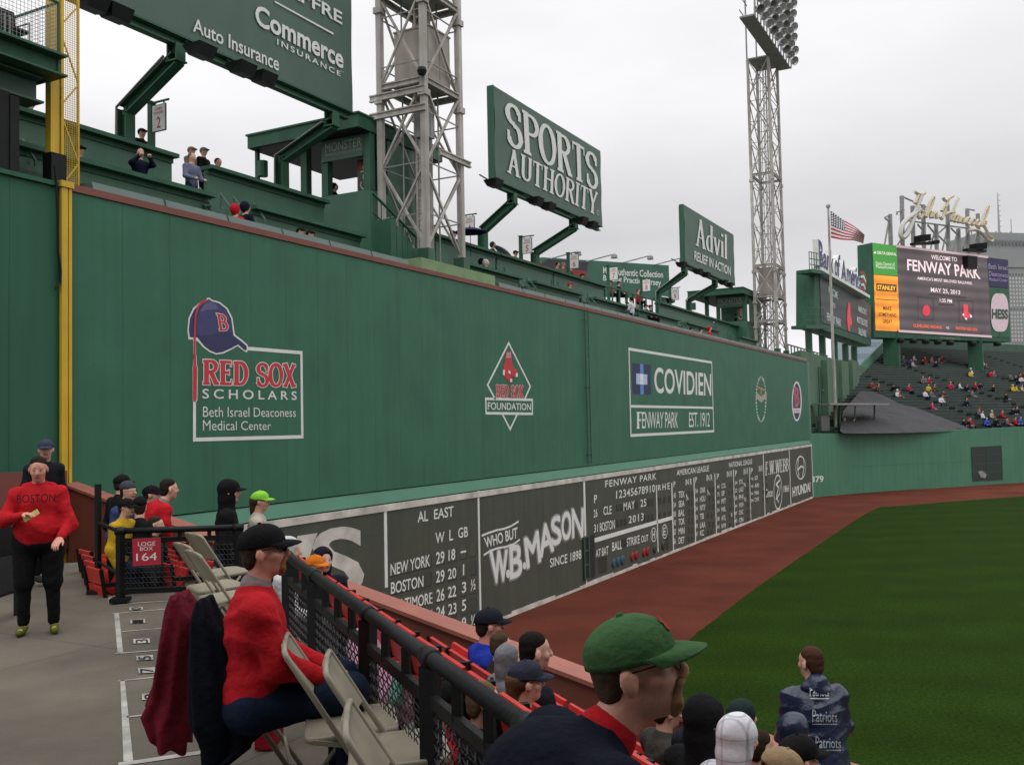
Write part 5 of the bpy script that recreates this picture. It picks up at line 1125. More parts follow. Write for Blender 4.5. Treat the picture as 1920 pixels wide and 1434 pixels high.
sgn_ = thing('box_sign', 'red square sign with a white box number hung on the railing', 'sign', sq(.06)(1095, 1010)[0])
b_ = part('sign_plate', MB().poly(sq(.075)(988,918, 1198,906, 1200,1106, 992,1120), .02, nS), mat('red_sign_enamel', (.42, .025, .045), .4, .05, 4), sgn_)
tx = MB(); q = sq(.078); text(tx, "LOGE", q(1030,940, 1160,934, 1160,966, 1030,970)); text(tx, "BOX", q(1046,978, 1142,972, 1142,1000, 1046,1005)); text(tx, "164", q(1016,1026, 1172,1016, 1172,1074, 1018,1082)); part('sign_lettering', tx, m_white, b_)
# ---------------------------------------------------------------- painted boxes on the walkway
A0 = zo(0, 1074, 3.983); mk = MB(); m_line = mat('worn_floor_line_paint', (.34, .325, .295), .8, .4, 5)
fz = lambda *a: [onz(px, py, ZF+.004) for px, py in A0(*a)]
UP = np.array((0, 0, 1.0))
mk.poly(fz(852,300, 888,298, 920,592, 878,600)).poly(fz(898,800, 932,797, 995,1400, 922,1405)).poly(fz(810,165, 858,160, 860,222, 810,225))
for a, w_ in (((875,240, 1020,222, 1290,205), .03), ((852,300, 1300,262), .03), ((905,435, 1270,405), .025), ((878,598, 1200,572), .03), ((900,802, 1130,778), .03), ((965,1070, 1200,1045), .03), ((930,1420, 1180,1385, 1480,1340), .06)): lines(mk, fz(*a), w_, UP)
struct('walkway_lines', mk, m_line)
nb = MB(); nd = MB(); fz2 = lambda *a: [onz(px, py, ZF+.008) for px, py in A0(*a)]; fz3 = lambda *a: [onz(px, py, ZF+.012) for px, py in A0(*a)]
for s_, q in (("0", (965,255, 1065,250, 1068,272, 968,276)), ("1", (972,348, 1082,340, 1085,370, 975,374)), ("3", (995,492, 1118,486, 1122,518, 998,524)), ("5", (1016,618, 1142,610, 1145,645, 1020,650)), ("7", (1030,708, 1160,700, 1165,740, 1034,748)), ("9", (1058,900, 1190,890, 1196,936, 1062,946))):
    nb.poly(fz2(*q)); P = fz3(*q); c = sum(P)/4; P = [c+(p-c)*.75 for p in P]; P = [P[3], P[0], P[1], P[2]] 
    text(nd, s_, P)
struct('walkway_number_boxes', nb, m_line); struct('walkway_numbers', nd, m_black)
# ---------------------------------------------------------------- folding chairs
def rrect(w, d, r, n=5):
    o = []
    for cx, cy, a0 in ((w/2-r, d/2-r, 0), (-w/2+r, d/2-r, 90), (-w/2+r, -d/2+r, 180), (w/2-r, -d/2+r, 270)):
        for a in np.linspace(a0, a0+90, n): o.append((cx+r*math.cos(R(a)), cy+r*math.sin(R(a))))
    return o
def make_chair():                      # faces +X, origin on the floor under the seat
    t = thing('folding_chair', 'x', 'folding chair', (0, 0, 0), 'beige folding chairs on the walkway')
    o = rrect(.40, .40, .07); n = len(o); mb = MB(); V = []
    for k, (z, s) in enumerate(((.425, .97), (.425, 1.0), (.45, 1.0), (.458, .97), (.452, .88), (.450, .5))):
        V += [(x*s+.02, y*s, z+.012*(x > .1)) for x, y in o]
    F = [tuple(range(n-1, -1, -1))]+[(k*n+i, k*n+(i+1) % n, (k+1)*n+(i+1) % n, (k+1)*n+i) for k in range(5) for i in range(n)]+[tuple(range(5*n, 6*n))]
    part('seat', MB().add(V, F), m_chair, t, smooth=True)
    G = []
    for v in np.linspace(0, 1, 7):
        row = []
        for u in np.linspace(-1, 1, 11):
            z = .60+.20*v; x = -.125-.62*(z-.60)-.022*(1-u*u)+.004; row.append((x, u*.20, z+(.015*(1-u*u) if v > .9 else 0)))
        G.append(row)
    mb = MB().grid(G); G2 = [[(p[0]-.012, p[1], p[2]) for p in r_] for r_ in G]; mb.grid([r_[::-1] for r_ in G2]); mb.grid([G[-1], G2[-1]]); mb.grid([G2[0], G[0]])
    part('backrest', mb, m_chair, t, smooth=True)
    for s in (-1, 1):
        part('front_leg', MB().tube([(.25, s*.225, .0), (.0, s*.215, .40), (-.125, s*.205, .60), (-.247, s*.20, .795), (-.258, s*.185, .815), (-.262, s*.1, .822), (-.262, 0, .824)], .0125, 8), m_chair, t, smooth=True)
        part('rear_leg', MB().tube([(.10, s*.195, .43), (-.05, s*.195, .27), (-.27, s*.20, .0)], .0115, 8), m_chair, t, smooth=True)
        part('brace', MB().beam((-.02, s*.208, .42), (-.14, s*.208, .44), .008, .02), m_chair, t)
    part('stretcher', MB().tube([(.17, -.222, .15), (.17, .222, .15)], .009, 6), m_chair, t); part('stretcher', MB().tube([(-.17, -.198, .12), (-.17, .198, .12)], .009, 6), m_chair, t)
    return t
FYAW = math.atan2(rl_n[1], rl_n[0])
ch0 = make_chair(); first = True
def chair(px, py, dy, label):          # px,py: centre of the seat top in the photograph
    global first
    p = onz(px, py, ZF+.455); loc = (p[0], p[1], ZF)
    if first: ch0.location = [float(q) for q in loc]; ch0.rotation_euler = (0, 0, FYAW+dy); ch0['label'] = label; first = False; return ch0
    return dup(ch0, loc, FYAW+dy, label)
chair(650, 1352, -.20, 'beige folding chair right behind the knees of the seated man in red')
chair(738, 1402, -.24, 'beige folding chair nearest the camera, bottom centre, beside the railing')
chair(805, 1545, -.26, 'beige folding chair cut off by the bottom edge of the picture')
chair(472, 1298, -.10, 'beige folding chair under the man in the red sweater')
chair(400, 1098, .25, 'beige folding chair on the far side, right of the box number sign')
chair(415, 1072, .3, 'beige folding chair furthest away, behind the box number railing')
chair(425, 1118, .2, 'beige folding chair just left of the red sweater man, half hidden')
# ---------------------------------------------------------------- red stadium seats
def make_seat(up=True):
    t = thing('stadium_seat', 'x', 'stadium seat', (0, 0, 0), 'red slatted stadium seats in the lower box')
    for z0, x0 in ((.44, -.16), (.625, -.19)):
        part('back_slat', MB().hexa([(x0, -.225, z0), (x0+.025, -.225, z0), (x0+.025, .225, z0), (x0, .225, z0), (x0-.035, -.225, z0+.165), (x0-.008, -.225, z0+.168), (x0-.008, .225, z0+.168), (x0-.035, .225, z0+.165)]), m_seat, t)
    mb = MB()
    for k in range(3): mb.obox((-.10+k*.035, 0, .46+k*.11), (.012, 0, .002), (0, .21, 0), (.016, 0, .048))
    part('seat', mb, m_seat, t)
    for s in (-1, 1):
        part('arm_frame', MB().beam((-.13, s*.245, 0), (-.17, s*.245, .45), .022, .05).beam((-.17, s*.245, .44), (-.225, s*.245, .80), .02, .04).beam((-.2, s*.245, .63), (.16, s*.245, .62), .03, .045).beam((.14, s*.245, .62), (-.12, s*.245, .38), .02, .03), m_black, t)
    mb = MB()
    for y in (-.13, .13): mb.lathe((-.198, y, .72), [(.014, 0), (.01, -.008), (.001, -.01)], 6, (1, 0, 0))
    part('bolt', mb, m_steel, t)
    return t
st0 = make_seat(); seat_used = False
def seat(off, s, z, label, dy=0.0):
    global seat_used
    p = RO(off, s, z)
    if not seat_used: st0.location = p.tolist(); st0.rotation_euler = (0, 0, FYAW+dy); st0['label'] = label; seat_used = True; return st0
    return dup(st0, p, FYAW+dy, label)
ordn = ['first', 'second', 'third', 'fourth', 'fifth', 'sixth', 'seventh', 'eighth', 'ninth', 'tenth', 'eleventh', 'twelfth', 'thirteenth', 'fourteenth', 'fifteenth', 'sixteenth', 'seventeenth', 'eighteenth', 'nineteenth', 'twentieth']
PXMIN = (-50, 835, 945, 1240)
for r_, (o, z) in enumerate(ROWS[:4]):
    a = max(s_wall(o)+.6, -5.2); k = 0
    for s in np.arange(a, 5.2, .505):
        q_ = RO(o, s, z+.8)-_C
        if 960+FPX*(q_@_rt)/(q_@_fw) < PXMIN[r_]: continue
        seat(o, s, z, 'red slatted seat, %s from the far end of the %s row below the railing' % (ordn[min(k, 19)], ordn[r_])); k += 1

for c_, (px, D0, n_) in enumerate(((212, 10.6, 4), (338, 10.9, 5), (385, 11.4, 4))):
    for k in range(n_):
        D = D0+k*.52; la = (px-960-k*7)/FPX*D
        dup(st0, LD(la, D, ZF-.5), FYAW+.35, 'red slatted seat, %s from the front in the %s file behind the box number railing' % (ordn[k], ('left', 'middle', 'right')[c_]), 'red seats behind the box number railing')
# ================================================================== PEOPLE: smooth bodies grown from joined limbs
def snets(D, lo, h):
    s = D < 0; nx, ny, nz_ = D.shape
    c = [(0,0,0),(1,0,0),(0,1,0),(1,1,0),(0,0,1),(1,0,1),(0,1,1),(1,1,1)]
    sl = lambda A, o: A[o[0]:nx-1+o[0], o[1]:ny-1+o[1], o[2]:nz_-1+o[2]]
    S_ = [sl(s, o) for o in c]; act = np.zeros(S_[0].shape, bool); al = np.ones(S_[0].shape, bool)
    for q in S_: act |= q; al &= q
    act &= ~al; ii = np.argwhere(act); n = len(ii); idx = -np.ones(act.shape, int); idx[act] = np.arange(n)
    dv = np.stack([sl(D, o)[act] for o in c], 1); pos = np.zeros((n, 3)); cnt = np.zeros(n)
    for a in range(8):
        for b in range(a+1, 8):
            if sum(abs(np.array(c[a])-c[b])) != 1: continue
            m = (dv[:, a] < 0) != (dv[:, b] < 0)
            t = np.where(m, dv[:, a]/np.where(m, dv[:, a]-dv[:, b], 1), 0)[:, None]
            pos += np.where(m[:, None], np.array(c[a])*(1-t)+np.array(c[b])*t, 0); cnt += m
    V = (ii+pos/np.maximum(cnt, 1)[:, None])*h+lo; F = []
    for ax in range(3):
        d = [0, 0, 0]; d[ax] = 1; u, v = [k for k in range(3) if k != ax]
        a = s[:nx-d[0], :ny-d[1], :nz_-d[2]]; b = s[d[0]:, d[1]:, d[2]:]
        e_ = np.argwhere(a != b)
        e_ = e_[(e_[:, u] > 0) & (e_[:, v] > 0) & (e_[:, u] < D.shape[u]-1) & (e_[:, v] < D.shape[v]-1)]
        if not len(e_): continue
        flip = a[tuple(e_.T)]
        def cell(du, dv_): q = e_.copy(); q[:, u] -= du; q[:, v] -= dv_; return idx[tuple(q.T)]
        Q = np.stack([cell(1, 1), cell(0, 1), cell(0, 0), cell(1, 0)], 1)
        if ax == 1: flip = ~flip
        Q = np.where(flip[:, None], Q, Q[:, ::-1]); F.append(Q[(Q >= 0).all(1)])
    return V, (np.concatenate(F) if F else np.zeros((0, 4), int)), ii
def prim_d(p, P):
    if p[0] == 'c':
        a, b, ra, rb = np.asarray(p[1]), np.asarray(p[2]), p[3], p[4]; ba = b-a; L2 = max(ba@ba, 1e-9)
        t = np.clip(((P-a)@ba)/L2, 0, 1); return np.linalg.norm(P-a-t[..., None]*ba, axis=-1)-(ra+(rb-ra)*t)
    c, r = np.asarray(p[1]), np.asarray(p[2]); q = P-c
    if len(p) > 3 and p[3] is not None: q = q@np.asarray(p[3])
    k0 = np.linalg.norm(q/r, axis=-1); k1 = np.linalg.norm(q/(r*r), axis=-1); return k0*(k0-1)/np.maximum(k1, 1e-6)
def bb(p):
    if p[0] == 'c': r = max(p[3], p[4]); return np.minimum(p[1], p[2])-r, np.maximum(p[1], p[2])+r
    r = max(p[2]) if len(p) > 3 and p[3] is not None else np.asarray(p[2]); return np.asarray(p[1])-r, np.asarray(p[1])+r
def grow(prims, h, k=.03, cuts=(), wr=0.0, mats=None, wf=34.0):
    lo = np.min([bb(p)[0] for p in prims], 0)-3*h-wr; hi = np.max([bb(p)[1] for p in prims], 0)+3*h+wr
    n = np.ceil((hi-lo)/h).astype(int)+1; ax = [lo[i]+h*np.arange(n[i]) for i in range(3)]
    D = np.full(n, 1.0); MI = np.zeros(n, int); mg = k+3*h+wr
    for q, p in enumerate(prims):
        a, b = bb(p); i0 = np.maximum(np.floor((a-mg-lo)/h).astype(int), 0); i1 = np.minimum(np.ceil((b+mg-lo)/h).astype(int)+1, n)
        P = np.stack(np.meshgrid(*[ax[i][i0[i]:i1[i]] for i in range(3)], indexing='ij'), -1); d = prim_d(p, P); w_ = tuple(slice(i0[i], i1[i]) for i in range(3)); o = D[w_]
        kk = k if len(p) < 5 or p[0] == 'c' else p[4]
        kk = p[5] if p[0] == 'c' and len(p) > 5 else kk
        hh = np.maximum(kk-np.abs(d-o), 0)/max(kk, 1e-6); 
        if mats: MI[w_] = np.where(d < o, mats[q], MI[w_])
        D[w_] = np.minimum(d, o)-hh*hh*kk*.25
    P = None
    if wr or cuts: P = np.stack(np.meshgrid(*ax, indexing='ij'), -1)
    if wr:
        x, y, z = P[..., 0], P[..., 1], P[..., 2]
        if wf > 100: D += wr*(np.sin(x*wf+2.1*np.sin(z*wf*.45))*np.sin(z*wf*.8+1.7*np.sin(y*wf*.5)+x*9)+.6*np.sin(y*wf*1.1+z*wf*.7))
        else:
            md = .55+.45*np.sin(x*11+y*13+z*7+1); r1 = np.abs(np.sin(z*wf*.62+2.2*np.sin(y*9+1)+2.6*np.sin(x*8+z*3)+x*6)); r2 = np.abs(np.sin((x+z)*wf*.5+y*17+2*np.sin(z*7)))
            D += wr*1.7*((r1**.7-.6)*md+.5*(r2**.7-.6)*(1.1-md))
    for c_ in cuts:
        if c_[0] == 'plane': d = -((P-np.asarray(c_[1]))@np.asarray(c_[2]))     # keep the side the normal points to
        else: d = -prim_d(c_, P)
        D = np.maximum(D, d)
    V, F, ii = snets(D, lo, h)
    mi = [int(MI[tuple(np.minimum(ii[f[0]]+1, n-1))]) for f in F] if mats else [0]*len(F)
    return V, F, mi
def rz(a): return np.array([[math.cos(a), -math.sin(a), 0], [math.sin(a), math.cos(a), 0], [0, 0, 1]])
def ry(a): return np.array([[math.cos(a), 0, math.sin(a)], [0, 1, 0], [-math.sin(a), 0, math.cos(a)]])
def rx(a): return np.array([[1, 0, 0], [0, math.cos(a), -math.sin(a)], [0, math.sin(a), math.cos(a)]])
def cap_mesh(mb, T, s=1.0, visor=True, back=False):
    G = []; n = 28
    for i in range(9):
        f = i/8*math.pi/2; row = []
        for k in range(n+1):
            a = 2*math.pi*k/n; r_ = math.cos(f); bx = .114 if math.cos(a) > 0 else .114
            pk = 1+.012*math.cos(6*a)*math.sin(2*f)
            row.append(T(np.array((r_*math.cos(a)*bx*pk, r_*math.sin(a)*.0915*pk, .038+math.sin(f)**.92*(.095+.008*math.cos(a)*math.cos(f))))*s))
        G.append(row[::-1])
    mb.grid(G); mb.lathe(T(np.array((0, 0, .133))*s), [(.009*s, 0), (.008*s, .006*s), (.001, .008*s)], 8, T(np.array((0, 0, 1.)))-T(np.zeros(3)))
    mb.grid([[T(np.array((math.cos(2*math.pi*k/n)*(.114)*q_, math.sin(2*math.pi*k/n)*.0915*q_, .038-zq_))*s) for k in range(n+1)] for q_, zq_ in ((1.0, 0), (1.0, .012), (.95, .012))])
    if visor:
        top = []; bot = []
        for i in range(7):
            v = i/6; r1 = []; r2 = []
            for k in range(13):
                a = R(-72+144*k/12); e_ = math.cos(a)**.55
                x = .114*math.cos(a)*.98+v*(.076*e_); y = .0915*math.sin(a)*(1-.10*v); z = .038-.016*v*v-.011*(abs(math.sin(a))**2)*(.3+v*.9)
                r1.append(T(np.array((x, y, z+.003))*s)); r2.append(T(np.array((x, y, z-.003))*s))
            top.append(r1); bot.append(r2)
        mb.grid(top); mb.grid([r_[::-1] for r_ in bot]); mb.grid([bot[-1], top[-1]])
        mb.grid([[a[0] for a in top], [a[0] for a in bot]]); mb.grid([[a[-1] for a in bot], [a[-1] for a in top]])
def hand_prims(w_, fdir, palm_n, side, s=1.0, curl=.5):
    f = nrm(fdir); n_ = nrm(palm_n-np.dot(palm_n, f)*f); l = np.cross(n_, f)*side; P = []
    P.append(('c', w_, w_+f*.035*s, .024*s, .026*s)); 
    for j in range(4): P.append(('c', w_+f*.02*s+l*(j-1.5)*.014*s, w_+f*.082*s+l*(j-1.5)*.020*s, .016*s, .0125*s))
    for j, ln in enumerate((.068, .078, .073, .056)):
        p0 = w_+f*.086*s+l*(j-1.5)*.0205*s; a = curl*.55; 
        d1 = f*math.cos(a)+n_*math.sin(a); p1 = p0+d1*ln*.48*s; a += curl*.8; d2 = f*math.cos(a)+n_*math.sin(a); p2 = p1+d2*ln*.30*s; a += curl*.5; d3 = f*math.cos(a)+n_*math.sin(a); p3 = p2+d3*ln*.24*s
        P += [('c', p0, p1, .0098*s, .0088*s, .006), ('c', p1, p2, .0088*s, .008*s, .004), ('c', p2, p3, .008*s, .0068*s, .004)]
    t0 = w_+f*.028*s-l*.028*s; t1 = t0-l*.026*s+f*.030*s+n_*.010*s; t2 = t1+f*.032*s-l*.006*s+n_*.014*s
    P += [('c', t0, t1, .0145*s, .0115*s, .012), ('c', t1, t2, .0110*s, .0085*s, .006)]
    return P
C_ = lambda c: M(c, .9, bump=.55, bscale=26, var=.16, spec=.12)
BLK, NAVY, REDC, GREY, JEAN, WHT = (.008, .008, .009), (.008, .011, .026), (.42, .012, .018), (.12, .12, .125), (.016, .026, .055), (.55, .55, .57)
def person(label, head, yaw, pose='sit', top=NAVY, legs=JEAN, hat=None, hair=(.03, .018, .012), hairlen=0, H=1.75, girth=1.0, lean=0.0, arms=None, turn=0.0, nod=0.0, res=.014, skin=None, group=None, hood=None, beard=None, shades=False, glasses=False, extra=None, collar=None, wr=.005, topmat=None, name='person', headroll=0.0, fingers=True, kn=None, long_coat=False, lower=True, vest=None, shoes=(.02, .02, .02)):
    """head: world position of the head centre. Body built in its own frame (x forward, y left), then turned by yaw."""
    s = H/1.75; skin = skin or m_skin
    if pose == 'sit': hz = 0.0; zoff = 1.22*s
    else: hz = 0.0; zoff = 1.62*s
    hip = np.array((0, 0, 0.0)); hl = .70*s
    ux = math.sin(lean); uz = math.cos(lean); UPV = np.array((ux, 0, uz)); FWV = np.array((uz, 0, -ux))
    chest = hip+UPV*.33*s; neck = hip+UPV*.50*s; hd = hip+UPV*.58*s+np.array((.03+ux*.02, 0, .115))*s
    A = rz(yaw); org = np.asarray(head, float)-A@hd
    W = lambda p: A@np.asarray(p)+org
    base = W((0, 0, -(zoff-hd[2]) if False else (-.52*s if pose == 'sit' else -.93*s)))
    t = thing(name, label, 'person', base, group)
    lat = np.array((0, 1.0, 0)); g = girth
    sh = {k: neck-UPV*.055*s+lat*k*.185*s*(.9+.1*g) for k in (1, -1)}
    if pose == 'sit': dflt = {k: (sh[k]+np.array((.08, k*.07, -.27))*s, sh[k]+np.array((.30, -k*.03, -.36))*s) for k in (1, -1)}
    else: dflt = {k: (sh[k]+np.array((-.03, k*.08, -.29))*s, sh[k]+np.array((.06, k*.07, -.53))*s) for k in (1, -1)}
    if arms:
        for k, v in arms.items(): dflt[k] = tuple(np.asarray(q)*s for q in v)
    if pose == 'sit':
        kz = kn or .0
        leg = {k: (np.array((.0, k*.09*g, 0))*s, np.array((.44, k*.12*g, .03+kz))*s, np.array((.42, k*.11, -.44))*s) for k in (1, -1)}
    else: leg = {k: (np.array((0, k*.09*g, 0))*s, np.array((.02, k*.10*g, -.43))*s, np.array((-.02, k*.105*g, -.85))*s) for k in (1, -1)}
    # --- head frame
    Hm = rz(turn)@ry(nod)@rx(headroll)
    T = lambda p: hd+Hm@(np.asarray(p)*s)
    RH = Hm
    E_ = lambda c, r_, k=.02: ('e', T(c), np.asarray(r_)*s, RH, k)
    headp = [E_((0, 0, .033), (.097, .077, .088)), E_((.025, 0, -.035), (.072, .062, .085)), E_((.062, 0, -.088), (.030, .034, .028)), ('c', T((.096, 0, .022)), T((.118, 0, -.022)), .0105*s, .015*s, .012), E_((.112, 0, -.028), (.014, .020, .011), .01),
             ('c', T((.083, -.035, .03)), T((.083, .035, .03)), .013*s, .013*s, .014), ('c', T((.090, -.014, -.058)), T((.090, .014, -.058)), .010*s, .010*s, .006), ('c', T((.060, -.05, -.02)), T((.075, -.03, -.03)), .022*s, .018*s, .02), ('c', T((.060, .05, -.02)), T((.075, .03, -.03)), .022*s, .018*s, .02)]
    mi = [0, 0, 0, 0, 0, 0, 2, 0, 0]
    eyes_ = []
    for k in (1, -1):
        headp += [('e', T((-.008, k*.084, -.008)), np.array((.024, .011, .036))*s, RH@rz(-k*.28), .007)]; mi += [0]; eyes_.append(k)
    headp += [('c', neck-UPV*.03*s, T((-.012, 0, -.06)), .062*s, .056*s), ('e', chest, np.array((.105*g, .155, .18))*s), ('e', hip+UPV*.08*s, np.array((.11*g, .15*g, .16))*s)]; mi += [0, 0, 0]
    hairp = []
    if hair and hairlen == 0 and not hood:
        hairp += [E_((-.036, 0, .026), (.069, .0785, .076), .004), ('e', T((-.056, 0, -.025)), np.array((.044, .066, .058))*s, RH, .01)]
        if not hat: hairp += [E_((-.012, 0, .066), (.092, .079, .070), .004)]
    limbs = []
    for k in (1, -1):
        e_, w_ = dflt[k]; limbs += [('c', sh[k], e_, .052*s, .042*s), ('c', e_, w_, .042*s, .03*s)]; mi += [0, 0]
        if lower: h0, k0, a0 = leg[k]; limbs += [('c', h0, k0, .078*s, .055*s), ('c', k0, a0, .054*s, .036*s), ('c', a0+np.array((-.03, 0, -.045))*s, a0+np.array((.14, k*.02, -.055))*s, .036*s, .032*s)]; mi += [0, 0, 0]
    body = headp+limbs; hp = []
    V, F, m_ = grow(body, res, .022, mats=mi)
    mb = MB().add(V@A.T+org, F)
    mb.m = m_
    if fingers:
        for k in (1, -1):
            e_, w_ = dflt[k]; fd = nrm(w_-e_); pn = np.array((0, 0, -1.0)) if abs(fd[2]) < .75 else np.array((0, -k*1.0, 0))
            fd2 = nrm(fd+np.array((.3, 0, -.15))) if pose == 'sit' else fd
            V, F, _ = grow(hand_prims(w_, fd2, pn, k, s, .55), max(.0048, res*.42), .012); mb.add(V@A.T+org, F)
    body_o = part('body', mb, [skin, m_eye, m_lip, C_(hair) if hair else m_hair], t, smooth=True)
    if not shades and res < .019:
        mb = MB()
        for k in (1, -1):
            c_ = W(T((.0835, k*.031, .010))); mb.lathe(c_, [(.0001, -.0115*s)]+[(.0115*s*math.cos(a), .0115*s*math.sin(a)) for a in np.linspace(-1.4, 1.4, 7)]+[(.0001, .0115*s)], 10); f_ = W(T((.0945, k*.032, .010))); mb.lathe(f_, [(.0001, 0.0012), (.0055*s, .0006), (.0058*s, -.001)], 10, nrm(W(T((1, 0, 0)))-W(T((0, 0, 0)))), mi=1)
        part('eyes', mb, [M((.5, .48, .45), .3), m_eye], t, smooth=True)
    if hairp and res < .02:
        for k in (1, -1): hairp.append(('c', T((.099, k*.017, .037)), T((.084, k*.050, .036)), .006*s, .004*s, .004))
    if hairp:
        V, F, _ = grow(hairp, res*.8, .012, wr=.0012, wf=150, cuts=[('plane', T((0, 0, .055)), Hm@np.array((0, 0, -1.0)))] if hat else []); part('hair', MB().add(V@A.T+org, F), C_(hair), t, smooth=True)
    # --- clothes
    gth = .022*s; tp = [('e', chest, np.array((.125*g, .185*(.75+.25*g), .20))*s), ('e', hip+UPV*.10*s+FWV*.035*s*(g-1)*4, np.array((.135*g, .172*g, .19))*s), ('e', hip+UPV*(.03 if pose == 'sit' else -.03)*s, np.array((.128*g, .168*g, .10 if pose == 'sit' else .12))*s), ('c', sh[1], sh[-1], .078*s, .078*s), ('c', neck-UPV*.04*s, neck+UPV*.025*s, .085*s, .068*s)]
    for k in (1, -1):
        e_, w_ = dflt[k]; tp += [('c', sh[k], e_, .074*s, .062*s), ('c', e_, e_+(w_-e_)*.93, .062*s, .045*s)]
    if long_coat: tp += [('c', chest, hip-UPV*.42*s, .19*s, .31*s, .08)]
    cuts = []
    V, F, _ = grow(tp, res, .05, wr=wr*s, cuts=cuts); mb = MB().add(V@A.T+org, F)
    jac = part('jacket', mb, topmat or C_(top), t, smooth=True)
    if collar:
        V, F, _ = grow([('c', neck+UPV*.0*s, neck+UPV*.035*s, .078*s, .074*s)], res, .02); part('collar', MB().add(V@A.T+org, F), C_(collar), t, smooth=True)
    if vest:
        V, F, _ = grow([('e', chest+FWV*-.012*s, np.array((.135*g, .165, .19))*s), ('e', hip+UPV*.12*s, np.array((.142*g, .16*g, .19))*s)], res, .05, wr=wr*s); part('jacket_panel', MB().add(V@A.T+org, F), C_(vest), jac, smooth=True)
    if lower:
        lp = [('e', hip-UPV*.03*s, np.array((.14*g, .178*g, .115))*s)]
        for k in (1, -1): h0, k0, a0 = leg[k]; lp += [('c', h0, k0, .106*s*g**.7, .082*s*g**.5), ('c', k0, a0+(k0-a0)*.06, .073*s, .058*s)]
        V, F, _ = grow(lp, res, .035, wr=wr*.7*s); part('trousers', MB().add(V@A.T+org, F), C_(legs), t, smooth=True)
        sp_ = []
        for k in (1, -1): a0 = leg[k][2]; sp_ += [('c', a0+np.array((-.045, 0, -.045))*s, a0+np.array((.07, k*.012, -.055))*s, .042*s, .04*s), ('c', a0+np.array((.07, k*.012, -.055))*s, a0+np.array((.16, k*.025, -.062))*s, .042*s, .034*s)]
        V, F, _ = grow(sp_, res, .02); part('shoes', MB().add(V@A.T+org, F), C_(shoes), t, smooth=True)
    if hood:
        V, F, _ = grow([E_((-.012, 0, .035), (.120, .100, .112), .03), E_((-.02, 0, -.06), (.105, .095, .09), .03), ('c', T((-.03, 0, -.11)), neck-UPV*.01*s, .085*s, .095*s)], res, .04, cuts=[('e', T((.115, 0, -.02)), np.array((.085, .068, .105))*s, RH)], wr=wr*s*.8); part('hood', MB().add(V@A.T+org, F), topmat if hood == 'same' and topmat else C_(top if hood == 'same' else hood), t, smooth=True)
    if hat:
        kind, hc = hat; mb = MB(); TT = lambda p: W(T(np.asarray(p)/1.0))
        if kind == 'cap': cap_mesh(mb, TT, 1.0); part('cap', mb, C_(hc), t, smooth=True)
        elif kind == 'beanie':
            V, F, _ = grow([E_((-.01, 0, .055), (.108, .088, .095), .02)], res*.8, .01, cuts=[('plane', T((0, 0, .035)), Hm@np.array((0, 0, 1.0)))], wr=.002); part('knit_hat', MB().add(V@A.T+org, F), C_(hc), t, smooth=True)
    if hairlen:
        pr = [E_((-.03, 0, .03), (.086, .085, .09), .02), ('c', T((-.07, 0, 0)), T((-.085, 0, -.05-hairlen)), .06*s, .035*s)]
        if not hat: pr.append(E_((.005, 0, .055), (.10, .086, .085), .02))
        V, F, _ = grow(pr, res, .03, cuts=[('e', T((.11, 0, -.03)), np.array((.075, .066, .10))*s, RH)]+([('plane', T((0, 0, .05)), Hm@np.array((0, 0, -1.0)))] if hat else []), wr=.003); part('hair', MB().add(V@A.T+org, F), C_(hair), t, smooth=True)
    if beard:
        V, F, _ = grow([E_((.070, 0, -.090), (.030, .034, .028), .01), ('c', T((.10, -.024, -.045)), T((.105, 0, -.042)), .009*s, .010*s), ('c', T((.10, .024, -.045)), T((.105, 0, -.042)), .009*s, .010*s), ('c', T((.095, -.03, -.05)), T((.085, -.028, -.085)), .010*s, .014*s), ('c', T((.095, .03, -.05)), T((.085, .028, -.085)), .010*s, .014*s), ('c', T((.076, 0, -.10)), T((.074, 0, -.118)), .018*s, .009*s)], res*.6, .015, wr=.0015, wf=160); part('goatee', MB().add(V@A.T+org, F), C_(beard), t, smooth=True)
    if shades or glasses:
        mb = MB(); fr_ = []
        for k in (1, -1):
            ctr = np.array((.106, k*.034, .004)); ring = [W(T(ctr+np.array((-.010*abs(math.cos(a))*k*math.cos(a)*k, .024*math.cos(a), .0165*math.sin(a))))) for a in np.linspace(0, 2*math.pi, 14)[:-1]]
            if shades: mb.poly(ring, .004, W(T((1, 0, 0)))-W(T((0, 0, 0))))
            else: mb.tube(ring, .0014*s, 5, close=True)
            mb.tube([W(T((.098, k*.056, .016))), W(T((.075, k*.076, .018))), W(T((.0, k*.086, .014))), W(T((-.012, k*.086, -.004)))], .0020*s, 5)
        mb.tube([W(T((.108, -.010, .018))), W(T((.110, 0, .021))), W(T((.108, .010, .018)))], .0018*s, 5)
        part('sunglasses' if shades else 'glasses', mb, mat('dark_lens', (.01, .01, .01), .12, .05, 5) if shades else m_black, t, smooth=False)
    return t, W, T, dict(hip=hip, chest=chest, neck=neck, UP=UPV, FW=FWV, s=s, arms=dflt, sh=sh, A=A, org=org, jac=jac)
def facing(lat, D): v = R0*lat+F0*D; return math.atan2(v[1], v[0])
YR = FYAW                                         # looking right across the field, like the row of chairs
